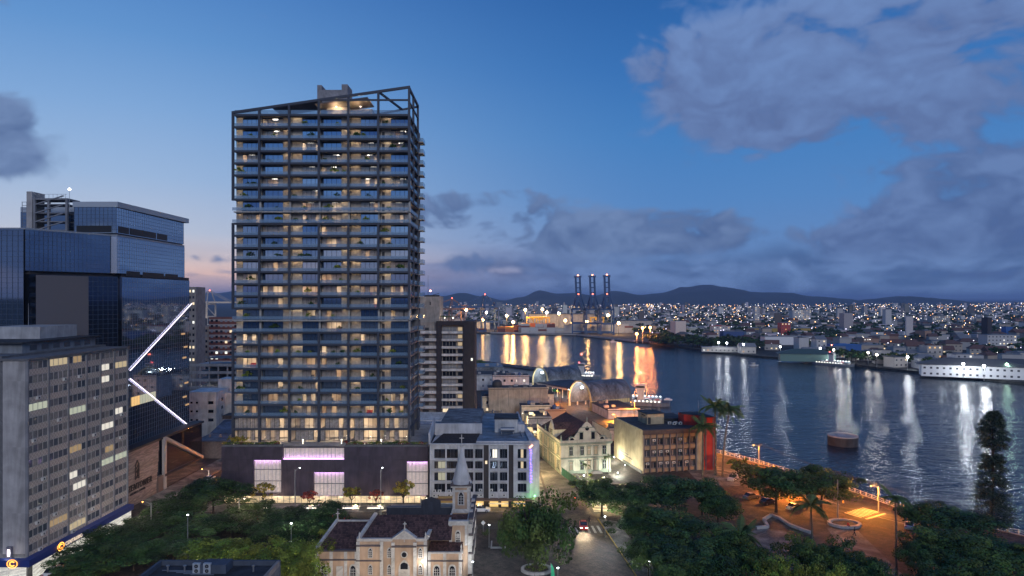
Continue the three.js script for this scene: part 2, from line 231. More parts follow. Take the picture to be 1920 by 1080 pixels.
// ================================================================ the setting
const gm = {
  paving: M([.165, .138, .12], .85, { map: T.cobble, bumpMap: T.cobbleb, bumpScale: .03 }), cobble: M([.19, .155, .13], .7, { map: T.cobble, bumpMap: T.cobbleb, bumpScale: .06 }), asphalt: M([.10, .098, .098], .85, { map: T.asph, bumpMap: T.bumpf, bumpScale: .01 }),
  walk: M([.34, .32, .29], .85, { map: T.asph, bumpMap: T.cobbleb, bumpScale: .015 }), dirt: M([.2, .145, .10], .95, { map: T.asph, bumpMap: T.cobbleb, bumpScale: .05 }), paint: M([.55, .54, .51], .7, { map: T.grime }), yellow: M([.62, .42, .07], .7, { map: T.grime }), farland: M([.055, .06, .058], .95, { map: T.asph }), grass: M([.05, .085, .03], .95, { map: T.asph }),
};
const nearLand = [[-3000, 900], [600, 900], [330, 120], [150, -90], [110, -147], [94, -166], [90, -181], [76, -212], [67, -227], [58, -262], [52, -300], [46, -318], [46, -334], [50, -352], [49, -385], [47, -425], [20, -458], [-25, -515], [-60, -570], [-160, -640], [-3000, -900]];
struct('ground', mb().prism(nearLand, -3, 0), gm.paving);
const farShore = [[-3000, -1040], [-600, -1018], [-32, -1020], [91, -967], [147, -816], [174, -742], [199, -653], [222, -604], [259, -568], [271, -510], [291, -466], [312, -416], [380, -300], [620, -60], [1500, 400], [3000, 900]];
struct('terrain', mb().prism([...farShore, [26000, 900], [26000, -26000], [-26000, -26000], [-26000, -1040]], -3, 0), gm.farland);
{ // river: long smooth swell with a fine chop
  const wave = dataTex(1024, 1024, (u, v) => { const a = tileN(u, v, 14, 3, 3), b = tileN(u, v, 70, 3, 8), c = tileN(u, v, 240, 2, 5); return .5 + .75 * (a - .5) + .55 * (b - .5) + .3 * (c - .5); }, false, [150, 84]);
  const w = new THREE.MeshPhysicalMaterial({ color: rc([.006, .018, .032]), roughness: .11, ior: 1.33, specularIntensity: .85, bumpMap: wave, bumpScale: .48 });
  struct('water', mb().flat([[-3000, 700], [3000, 700], [3000, -1100], [-3000, -1100]], -1.6), w);
}
{ // hills across the valley
  const ridge = (name, prof, D, foot, back, col, seed) => {
    const m = mb(), n = 260, rows = 14, x0 = prof[0][0], x1 = prof[prof.length - 1][0], P = [];
    for (let j = 0; j <= rows; j++) { P.push([]); const t = j / rows; for (let i = 0; i <= n; i++) {
      const px = mix(x0, x1, i / n); let k = 0; while (k < prof.length - 2 && px > prof[k + 1][0]) k++; const s = clamp((px - prof[k][0]) / (prof[k + 1][0] - prof[k][0])), py = mix(prof[k][1], prof[k + 1][1], s * s * (3 - 2 * s));
      const d = t < .7 ? mix(foot, D, t / .7) : mix(D, back, (t - .7) / .3), h0 = Math.max(0, Y(py, D)), f = t < .7 ? Math.sin(t / .7 * Math.PI / 2) : Math.cos((t - .7) / .3 * Math.PI / 2);
      const x = X(px, D) * (.45 + .55 * d / D), nz = fbm(x * .0022 + seed, d * .0022, seed, 5);
      P[j].push([x, h0 * Math.pow(Math.max(0, f), 1.25) * (t < .66 ? .62 + .76 * nz : 1 + (nz - .5) * .08) - 1.5, -d]); } }
    for (let j = 0; j < rows; j++) for (let i = 0; i < n; i++) m.quad(P[j][i], P[j][i + 1], P[j + 1][i + 1], P[j + 1][i]);
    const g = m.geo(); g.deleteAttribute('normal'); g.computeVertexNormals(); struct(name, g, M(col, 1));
  };
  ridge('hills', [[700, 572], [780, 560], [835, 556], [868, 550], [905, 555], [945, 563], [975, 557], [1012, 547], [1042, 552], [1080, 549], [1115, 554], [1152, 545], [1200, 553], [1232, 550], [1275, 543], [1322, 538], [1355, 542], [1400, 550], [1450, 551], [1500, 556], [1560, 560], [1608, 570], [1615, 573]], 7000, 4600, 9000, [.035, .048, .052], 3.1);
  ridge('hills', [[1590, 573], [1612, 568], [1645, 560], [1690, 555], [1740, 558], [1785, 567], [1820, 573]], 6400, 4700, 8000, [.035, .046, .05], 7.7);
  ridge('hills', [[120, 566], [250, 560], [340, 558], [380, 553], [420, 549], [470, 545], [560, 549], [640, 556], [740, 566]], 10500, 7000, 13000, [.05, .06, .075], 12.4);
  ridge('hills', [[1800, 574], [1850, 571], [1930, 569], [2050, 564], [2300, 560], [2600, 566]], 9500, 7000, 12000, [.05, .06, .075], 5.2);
}
// ---------------------------------------------------------------- roads, pavements, markings
const sheet = (name, pts, y, m) => struct(name, mb().flat(pts, y), m);
sheet('road', [[-85, 60], [-76.5, 60], [-76.5, -260], [-86, -260], [-86, -165], [-85, -150]], .02, gm.asphalt);
sheet('road', [[-76.4, -151], [4, -151], [8, -162.5], [-76.4, -162.5]], .024, gm.asphalt);
sheet('road', [[5, 20], [27, 20], [22.6, -125], [19.4, -158], [18, -172], [12.5, -262], [10.5, -335], [3.5, -335], [5.5, -262], [9.4, -176], [8.1, -163], [4.1, -150], [4, -60]], .028, gm.cobble);
sheet('road', [[9.5, -176.2], [17.7, -176], [12.4, -262], [10.4, -335], [3.6, -335], [5.6, -262]], .034, M([.27, .25, .22], .8, { map: T.asph, bumpMap: T.bumpf, bumpScale: .01 }));  // narrow street: its lamplit look is put into a lighter road colour
sheet('road', [[18.2, -160.5], [40, -171], [64, -188], [63, -195], [39, -181], [17.4, -173]], .024, gm.asphalt);
sheet('road', [[56, -244], [64.6, -222.5], [74, -205.5], [87.2, -180], [91, -164], [106, -142], [142, -85], [130, -78], [92, -135], [79, -160], [75, -180], [62, -206], [50, -232]], .02, gm.asphalt);
sheet('parking_ground', [[52, -186], [62, -186], [70, -200], [60, -209], [52, -205]], .034, gm.walk);
sheet('path', [[46, -118], [58, -118], [62, -134], [60, -150], [54, -152], [46, -140]], .02, gm.walk);
sheet('path', [[62, -112], [70, -112], [76, -150], [70, -152]], .024, gm.walk);
sheet('ground_dirt', [[60.6, -137], [77, -158], [73.5, -180], [64, -184], [54, -172], [55, -154], [61, -151]], .016, gm.dirt);
struct('pavement', mb().prism([[-76, -163], [7.6, -163], [8.4, -168], [6.9, -169.4], [-76, -169.4]], 0, .14), gm.walk);
struct('pavement', mb().prism([[-92.9, -170], [-86.6, -166], [-86.6, -250], [-92.9, -250]], 0, .14), gm.walk);
struct('pavement', mb().prism([[-87.9, -112], [-85.6, -112], [-85.6, -160], [-87.9, -160]], 0, .14), gm.walk);
struct('pavement', mb().prism([[18.4, -174.5], [21.5, -176], [12.2, -262], [11, -262], [14.2, -228]], 0, .13), gm.walk);
struct('pavement', mb().prism([[7.2, -171], [8.8, -176], [5.1, -262], [3, -262]], 0, .13), gm.walk);
struct('pavement', mb().prism([[20, -157.8], [22.9, -126], [27.4, 10], [31, 10], [27, -126], [24, -156]], 0, .13), gm.walk);
struct('kerb', mb().prism([[19.75, -157.8], [22.75, -126], [27.3, 10], [27.39, 10], [22.9, -126], [20, -157.8]], 0, .15), gm.yellow);
struct('kerb', mb().prism([[89.8, -181], [93.9, -166], [109.6, -147], [149.6, -90], [149.9, -90], [110, -147], [94.1, -166], [90.1, -181], [76.1, -212], [67.1, -227], [66.7, -227], [75.7, -212]], 0, .16), mt.conc);
for (let i = 0; i < 7; i++) { const x = 11.4 + i * 1.25; struct('crossing_stripe', mb().flat([[x, -153.2], [x + .55, -153.2], [x + .85, -148.4], [x + .3, -148.4]], .036), gm.paint); }
for (let i = 0; i < 6; i++) { const z = -163.4 - i * 1.15, x = 19.6; struct('crossing_stripe', mb().flat([[x, z], [x + 3.6, z - .5], [x + 3.6, z - 1.05], [x, z - .55]], .034), gm.paint); }
{ const c = [83.2, -162.6], u = [.52, .854], v = [.854, -.52]; for (let i = 0; i < 8; i++) { const o = -3.6 + i * 1.02, q = (a, b) => [c[0] - u[0] * a + v[0] * b, c[1] - (-u[1]) * a * -1 + v[1] * b]; struct('crossing_stripe', mb().flat([q(-2.1, o), q(2.1, o), q(2.1, o + .55), q(-2.1, o + .55)], .03), gm.paint); }
  const q = (a, b) => [c[0] - u[0] * a + v[0] * b, c[1] - u[1] * a + v[1] * b]; struct('road_line', mb().flat([q(-3.6, -3.6), q(-3.0, -3.6), q(-3.0, 4.4), q(-3.6, 4.4)], .03), gm.paint); }
for (let i = 0; i < 7; i++) struct('parking_line', mb().flat([[56.5 + i * 1.5, -187.2 - i * 1.9], [56.62 + i * 1.5, -187.2 - i * 1.9], [53.4 + i * 1.5, -191.4 - i * 1.9], [53.28 + i * 1.5, -191.4 - i * 1.9]], .042), gm.paint);
for (let i = 0; i < 8; i++) struct('road_line', mb().flat([[-80.9, -172 - i * 8], [-80.75, -172 - i * 8], [-80.75, -176 - i * 8], [-80.9, -176 - i * 8]], .03), gm.paint);
for (const [a, b] of [[[93.4, -148], [85, -160.2]], [[122, -108], [94.5, -146.5]], [[81, -168.5], [71, -196]]]) { const l = Math.hypot(b[0] - a[0], b[1] - a[1]), nx = (b[1] - a[1]) / l * .07, nz = -(b[0] - a[0]) / l * .07; struct('road_line', mb().flat([[a[0] - nx, a[1] - nz], [a[0] + nx, a[1] + nz], [b[0] + nx, b[1] + nz], [b[0] - nx, b[1] - nz]], .03), gm.paint); }
// ================================================================ trees, palms, shrubs
function leafMat(c, rough = .62) { return new THREE.MeshPhysicalMaterial({ color: rc(c), roughness: rough, vertexColors: true, side: THREE.DoubleSide, transmission: .22, thickness: 0, specularIntensity: .4 }); }
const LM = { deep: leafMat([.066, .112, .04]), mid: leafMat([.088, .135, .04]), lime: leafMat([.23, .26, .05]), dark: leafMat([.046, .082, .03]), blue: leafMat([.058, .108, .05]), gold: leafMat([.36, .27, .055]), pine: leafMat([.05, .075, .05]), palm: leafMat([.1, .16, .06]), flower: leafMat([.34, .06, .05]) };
function crownGeo(seed, opt = {}) { // leaves on clumps spread through a lobed volume of about unit radius
  const { clumps = 60, per = 90, size = .062, flat = .72, lobes = 9, fat = 1 } = opt, r = rng(seed), p = [], n = [], c = [], idx = [], L = [];
  for (let i = 0; i < lobes; i++) { const a = i / lobes * 6.283 + r() * .8, q = .28 + .42 * r(); L.push([Math.cos(a) * q, (r() - .35) * flat * .8, Math.sin(a) * q, .34 + .2 * r()]); }
  L.push([0, flat * .42, 0, .46]);
  for (let i = 0; i < clumps; i++) {
    const l = L[i % L.length], a = r() * 6.283, b = Math.acos(1 - 1.75 * r()), s = l[3] * (.72 + .34 * r()), cx = l[0] + Math.sin(b) * Math.cos(a) * s, cy = l[1] + Math.cos(b) * s * .9, cz = l[2] + Math.sin(b) * Math.sin(a) * s, rad = (.12 + .1 * r()) * fat, tint = .4 + 1.1 * r(), hue = r();
    for (let k = 0; k < per; k++) {
      const u = r() * 6.283, v = Math.acos(1 - 1.7 * r()), q = rad * (fat > 1 ? .78 + .3 * r() : .55 + .55 * Math.sqrt(r())), dx = Math.sin(v) * Math.cos(u), dy = Math.cos(v), dz = Math.sin(v) * Math.sin(u);
      const px = cx + dx * q, py = cy + dy * q * .85, pz = cz + dz * q, sz = size * (.6 + .7 * r());
      let nx = dx + (r() - .5) * 1.3, ny = dy + .35 + (r() - .5) * 1.1, nz = dz + (r() - .5) * 1.3; const ln = Math.hypot(nx, ny, nz); nx /= ln; ny /= ln; nz /= ln;
      let tx = r() - .5, ty = r() - .5 - .3, tz = r() - .5; const dt = tx * nx + ty * ny + tz * nz; tx -= dt * nx; ty -= dt * ny; tz -= dt * nz; const lt = Math.hypot(tx, ty, tz) || 1; tx /= lt; ty /= lt; tz /= lt;
      const bx = ny * tz - nz * ty, by = nz * tx - nx * tz, bz = nx * ty - ny * tx, o = p.length / 3, w = sz * .42;
      p.push(px - tx * sz * .5, py - ty * sz * .5, pz - tz * sz * .5, px + bx * w, py + by * w, pz + bz * w, px + tx * sz * .6, py + ty * sz * .6, pz + tz * sz * .6, px - bx * w, py - by * w, pz - bz * w);
      for (let m = 0; m < 4; m++) n.push(nx, ny, nz); const t = tint * (.75 + .5 * r()); for (let m = 0; m < 4; m++) c.push(t * (.72 + .4 * hue), t, t * (.62 + .3 * r()));
      idx.push(o, o + 2, o + 1, o, o + 3, o + 2);
    }
  }
  const g = new THREE.BufferGeometry(); g.setAttribute('position', new THREE.Float32BufferAttribute(p, 3)); g.setAttribute('normal', new THREE.Float32BufferAttribute(n, 3)); g.setAttribute('color', new THREE.Float32BufferAttribute(c, 3)); g.setIndex(idx); return g;
}
function trunkGeo(seed, bare = .3) { // unit-height trunk with limbs reaching into the crown
  const r = rng(seed), m = mb(), top = [(r() - .5) * .05, bare, (r() - .5) * .05]; m.cyl([0, 0, 0], [top[0] * .3, bare * .3, top[2] * .3], .05, .036, 9, false).cyl([top[0] * .3, bare * .3, top[2] * .3], top, .036, .03, 9, false);
  for (let i = 0; i < 6; i++) { const a = i * 1.05 + r() * .5, q = .2 + .12 * r(), e = [Math.cos(a) * q, bare + .2 + .18 * r(), Math.sin(a) * q], k = [e[0] * .5, bare + (e[1] - bare) * .38, e[2] * .5]; m.cyl(top, k, .024, .017, 6, false).cyl(k, e, .017, .007, 6, false);
    for (let j = 0; j < 2; j++) { const f = [e[0] + (r() - .5) * .2, e[1] + .1 * r(), e[2] + (r() - .5) * .2]; m.cyl(k, f, .01, .004, 5, false); } }
  return m.geo();
}
const CROWN = [11, 12, 13, 14].map((s) => crownGeo(s, { clumps: 58, per: 150, fat: 1.18, size: .056 })), TRUNK = [21, 22].map((s) => trunkGeo(s));
const CROWN_S = [31, 32, 33].map((s) => crownGeo(s, { clumps: 26, per: 40, size: .13, lobes: 5 })), CROWN_T = [41, 42, 43].map((s) => crownGeo(s, { clumps: 14, per: 24, size: .24, lobes: 4 }));
let treeK = 0;
function tree(x, z, h, w, mat, label, group, o = {}) { // h: total height, w: crown width
  const t = thing(o.name ?? 'leafy_tree', label, 'tree', [x, o.y ?? 0, z], treeK * 2.4, group), k = treeK++;
  const tr = part(t, 'trunk', TRUNK[k % 2], mt.trunk); tr.scale.set(h * .62, h, h * .62);
  const ch = h * (o.crown ?? .74), g = (o.set ?? CROWN)[k % (o.set ?? CROWN).length], c = part(t, 'crown', g, mat); c.scale.set(w * .58, ch * .64, w * .58 * rr(.9, 1.1)); c.position.y = h - ch * .58; c.rotation.y = k * 1.7;
  return t;
}
const NTH = ['leftmost', 'second from the left', 'third from the left', 'fourth from the left', 'fifth from the left', 'sixth from the left', 'seventh from the left', 'middle one by count', 'eighth from the right', 'seventh from the right', 'sixth from the right', 'fifth from the right', 'fourth from the right', 'third from the right', 'second from the right', 'rightmost'];
function nth(list, e) { const i = list.map((a) => a[0]).sort((a, b) => a - b).indexOf(e[0]), n = list.length; return i < n / 2 ? NTH[i] : NTH[16 - n + i]; }
// [pixel column of crown, row of its top, crown width in pixels, depth, leaf]
const grove = [[400, 893, 112, 162, 'dark'], [336, 926, 110, 153, 'dark'], [286, 958, 112, 145, 'dark'], [470, 938, 106, 152, 'dark'], [540, 952, 88, 150, 'dark'], [610, 938, 92, 146, 'dark'], [240, 975, 104, 139, 'dark'], [190, 996, 94, 134, 'deep'], [432, 955, 106, 145, 'dark'], [366, 968, 110, 141, 'deep'], [512, 965, 96, 141, 'dark'], [575, 965, 84, 138, 'dark'], [160, 1024, 104, 127, 'deep'], [250, 1012, 100, 128, 'deep'], [325, 1000, 104, 131, 'deep'], [150, 1052, 90, 121, 'mid']];
for (const e of grove) { const [px, py, w, d, l] = e; tree(X(px, d), -d, Y(py, d), w * d / F * 1.12, LM[l], `dark leafy tree of the dense street grove, ${nth(grove, e)}`, 'trees of the dense grove', {}); }
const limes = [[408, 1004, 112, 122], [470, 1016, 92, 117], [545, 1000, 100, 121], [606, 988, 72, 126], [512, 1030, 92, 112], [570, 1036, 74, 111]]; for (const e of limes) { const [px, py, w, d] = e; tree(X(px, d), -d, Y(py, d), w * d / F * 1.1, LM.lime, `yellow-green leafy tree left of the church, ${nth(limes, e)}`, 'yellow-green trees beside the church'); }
tree(4.4, -128, 17.6, 13.8, LM.mid, 'tall broad-crowned tree standing alone on the plaza before the white hotel', undefined, { crown: .96 });
const park = [[1128, 889, 86, 160, 'deep'], [1186, 902, 104, 153, 'deep'], [1252, 886, 104, 157, 'blue'], [1316, 884, 92, 160, 'deep'], [1224, 940, 106, 141, 'mid'], [1192, 962, 84, 140, 'deep'], [1284, 958, 110, 138, 'blue'], [1346, 916, 74, 152, 'deep'], [1246, 985, 110, 126, 'deep'], [1216, 1008, 84, 123, 'mid'], [1288, 1014, 112, 119, 'blue'], [1356, 978, 92, 126, 'mid'], [1404, 1010, 92, 120, 'mid'], [1338, 1036, 100, 113, 'deep'], [1272, 1044, 100, 112, 'mid']]; for (const e of park) { const [px, py, w, d, l] = e; tree(X(px, d), -d, Y(py, d), w * d / F * 1.12, LM[l], `dark tree in the park right of the avenue, ${nth(park, e)}`, 'trees of the park by the avenue'); }
tree(X(1455, 163), -163, Y(856, 163), 18, LM.deep, 'broad old tree with thick trunk on the orange-lit waterfront ground', undefined, { crown: .78 });
tree(X(1540, 165), -165, Y(866, 165), 15, LM.deep, 'dark wide tree leaning over the waterfront rail beside the broad old tree', undefined, { crown: .74 });
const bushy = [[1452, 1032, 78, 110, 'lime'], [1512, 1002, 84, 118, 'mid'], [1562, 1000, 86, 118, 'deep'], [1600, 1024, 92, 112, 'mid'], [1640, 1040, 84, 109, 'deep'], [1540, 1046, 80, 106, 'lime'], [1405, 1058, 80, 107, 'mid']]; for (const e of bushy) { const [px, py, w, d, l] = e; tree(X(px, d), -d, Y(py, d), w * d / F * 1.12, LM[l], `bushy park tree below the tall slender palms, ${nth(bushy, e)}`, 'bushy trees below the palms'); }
const thick = [[1742, 934, 100, 142, 'deep'], [1800, 950, 112, 140, 'blue'], [1776, 986, 118, 126, 'mid'], [1862, 1002, 124, 126, 'deep'], [1915, 1018, 108, 122, 'mid'], [1728, 1010, 84, 122, 'deep'], [1838, 1036, 120, 114, 'mid'], [1900, 1062, 110, 106, 'deep'], [1770, 1050, 96, 110, 'deep']]; for (const e of thick) { const [px, py, w, d, l] = e; tree(X(px, d), -d, Y(py, d), w * d / F * 1.12, LM[l], `dense tree in the thicket around the tall pine, ${nth(thick, e)}`, 'trees around the tall pine'); }
tree(X(1383, 195), -195, 6.4, 5.6, LM.mid, 'small round tree on the grass beside the royal palms', undefined, { set: CROWN_S });

// the Norfolk-type pine: whorls of drooping branches, bare neck, bushy top
{
  const t = thing('pine_tree', 'very tall dark pine with a bushy top rising by the water', 'tree', [X(1858, 146), 0, -146]), r = rng(9), h = 26.5;
  part(t, 'trunk', mb().cyl([0, 0, 0], [.5, h * .6, 0], .42, .26, 8, false).cyl([.5, h * .6, 0], [.3, h, 0], .26, .08, 8, false), mt.trunk);
  const p = [], n = [], c = [], idx = [], prof = [[.06, 3.6], [.2, 4.2], [.4, 3.6], [.55, 2.7], [.63, 2.2], [.70, 1.7], [.76, 2.9], [.84, 3.3], [.92, 2.6], [1, 1.2]];
  for (let i = 0; i < 620; i++) {
    const y = .06 + .95 * Math.pow(r(), .82); if (y > .655 && y < .725 && r() < .7) continue; let k = 0; while (k < prof.length - 2 && y > prof[k + 1][0]) k++; const len = mix(prof[k][1], prof[k + 1][1], clamp((y - prof[k][0]) / (prof[k + 1][0] - prof[k][0]))) * (.7 + .4 * r()), a = r() * 6.283, tx = .5 * Math.min(1, y / .6);
    for (let j = 0; j < 34; j++) { const s = Math.sqrt(r()), px = tx + Math.cos(a + (r() - .5) * .3) * len * s, pz = Math.sin(a + (r() - .5) * .3) * len * s, py = y * h - .25 * len * s * s + (r() - .5) * .5 + (s > .7 ? .25 : 0), z = .34 + .3 * r(), q = p.length / 3, A = r() * 6.283, Bq = (r() - .3) * 1.2;
      const ux = Math.cos(A), uz = Math.sin(A); p.push(px, py, pz, px + ux * z, py + Bq * z, pz + uz * z, px + ux * z * .5 - uz * .1, py + Bq * z * .5 + .13, pz + uz * z * .5 + ux * .1); for (let m = 0; m < 3; m++) { n.push(ux * .3, .9, uz * .3); const v = .7 + .6 * r(); c.push(v, v, v); } idx.push(q, q + 1, q + 2); }
  }
  const g = new THREE.BufferGeometry(); g.setAttribute('position', new THREE.Float32BufferAttribute(p, 3)); g.setAttribute('normal', new THREE.Float32BufferAttribute(n, 3)); g.setAttribute('color', new THREE.Float32BufferAttribute(c, 3)); g.setIndex(idx); g.computeVertexNormals(); part(t, 'crown', g, LM.pine);
}
// palms: each frond a part
function frondGeo(len, droop, leaf = .5, seed = 1) {
  const r = rng(seed), p = [], n = [], c = [], idx = [], N = 15, at = (t) => [len * t * (1 - .12 * t * droop), len * (.32 * t - droop * .62 * t * t), 0];
  const tri = (a, b, d) => { const q = p.length / 3; p.push(...a, ...b, ...d); for (let k = 0; k < 3; k++) n.push(0, 1, 0); const v = .75 + .5 * r(); for (let k = 0; k < 3; k++) c.push(v, v, v * .9); idx.push(q, q + 1, q + 2); };
  for (let i = 0; i < N; i++) { const t0 = i / N, t1 = (i + 1) / N, a = at(t0), b = at(t1), w = .05 * (1 - t0) + .012; tri([a[0], a[1], -w], [b[0], b[1], 0], [a[0], a[1], w]);
    const ll = leaf * Math.sin(Math.PI * clamp(.12 + t0 * .84)) * (.85 + .3 * r()); for (const s of [-1, 1]) for (const f of [.15, .65]) { const q = at(t0 + f / N); tri([q[0] - .07, q[1], 0], [q[0] + ll * .45, q[1] - ll * (.34 + .25 * r()), s * ll * .85], [q[0] + .1, q[1], 0]); } }
  const g = new THREE.BufferGeometry(); g.setAttribute('position', new THREE.Float32BufferAttribute(p, 3)); g.setIndex(idx); g.setAttribute('color', new THREE.Float32BufferAttribute(c, 3)); g.computeVertexNormals(); return g;
}
const FR = [frondGeo(3, 1, .95, 1), frondGeo(3, 1.5, .95, 2), frondGeo(3, .35, .85, 3)];
function palm(x, z, h, size, label, group, o = {}) {
  const t = thing(o.name ?? 'palm_tree', label, 'palm', [x, 0, z], o.turn ?? x, group), m = mb(), n = 9, lean = o.lean ?? .02, r0 = o.r ?? .24; let q = [0, 0, 0];
  for (let i = 1; i <= n; i++) { const f = i / n, e = [lean * h * f * f, h * f, 0]; m.cyl(q, e, r0 * (1 - .35 * (i - 1) / n) + (i === 1 ? .08 : 0), r0 * (1 - .35 * f), 8, false); q = e; } part(t, 'trunk', m, mt.trunkP);
  if (o.shaft) part(t, 'crown_shaft', mb().cyl([q[0], h, 0], [q[0], h + .9 * size / 3, 0], r0 * .75, .09, 8, false), M([.08, .13, .05], .6));
  const k = o.fronds ?? 15; for (let i = 0; i < k; i++) { const f = part(t, 'frond', FR[i % 3 === 2 && i < k * .5 ? 2 : i % 2], LM.palm); f.position.set(q[0], h + (o.shaft ? .75 * size / 3 : 0), 0); f.rotation.set(0, i * 2.4 + x, i % 3 === 2 ? .6 : i % 3 === 1 ? .18 : -.1, 'YXZ'); f.scale.setScalar(size / 3 * (.9 + .2 * ((i * 7) % 5) / 5)); }
  return t;
}
palm(X(1342, 197), -197, 18.4, 5.2, 'tall royal palm, the left one of the pair beside the red wall', undefined, { shaft: 1, lean: .012, r: .34, fronds: 18 });
palm(X(1355, 196), -196, 17.6, 5, 'tall royal palm leaning right beside its twin at the waterfront', undefined, { shaft: 1, lean: .1, turn: 0, r: .32, fronds: 18 });
palm(X(1318, 196), -196, 13.2, 4.8, 'shorter royal palm right before the red wall', undefined, { shaft: 1, r: .3, fronds: 18 });
palm(X(1524, 120), -120, 13.6, 3.9, 'slender park palm with pale ringed trunk before the wide old tree', undefined, { shaft: 1, r: .2 });
palm(X(1681, 126), -126, 14.0, 3.3, 'slender palm with dark patched trunk beside the orange-lit road', undefined, { r: .2, fronds: 12 });
palm(X(1386, 132), -132, 5.2, 5, 'thick feathery date palm among the park trees', undefined, { fronds: 26, r: .4, name: 'date_palm' });
palm(X(1098, 196), -195.5, 3.4, 1.9, 'small palm in front of the ornate gabled house door', undefined, { r: .14, fronds: 11 });
palm(X(1141, 199), -198.5, 5, 2, 'small palm at the right corner of the ornate gabled house', undefined, { r: .14, fronds: 11 });
for (const [px, d] of [[905, 121.5], [935, 121], [912, 147]]) { const t = thing('fan_plant', 'low spiky fan plant in the plaza bed', 'plant', [X(px, d), .02, -d], px, 'low spiky plants on the plaza'); for (let i = 0; i < 11; i++) { const f = part(t, 'leaf', FR[2], LM.mid); f.rotation.set(0, i * 2.4, .35 + .3 * (i % 3), 'YXZ'); f.scale.setScalar(.42 + .05 * (i % 3)); } part(t, 'stem', mb().cyl([0, -.03, 0], [0, .3, 0], .08, .05, 6), mt.trunkP); }
function shrub(x, y, z, s, mat, label, group, name = 'shrub', sy = .8) { const t = thing(name, label, 'shrub', [x, y, z], x * 3, group); part(t, 'stem', mb().cyl([0, -.02, 0], [0, .4, 0], .05, .03, 5), mt.trunk).scale.setScalar(s); const c = part(t, 'crown', CROWN_S[Math.abs(Math.round(x * 7)) % 3], mat); c.scale.set(s, s * sy, s); c.position.y = s * sy * .78; return t; }
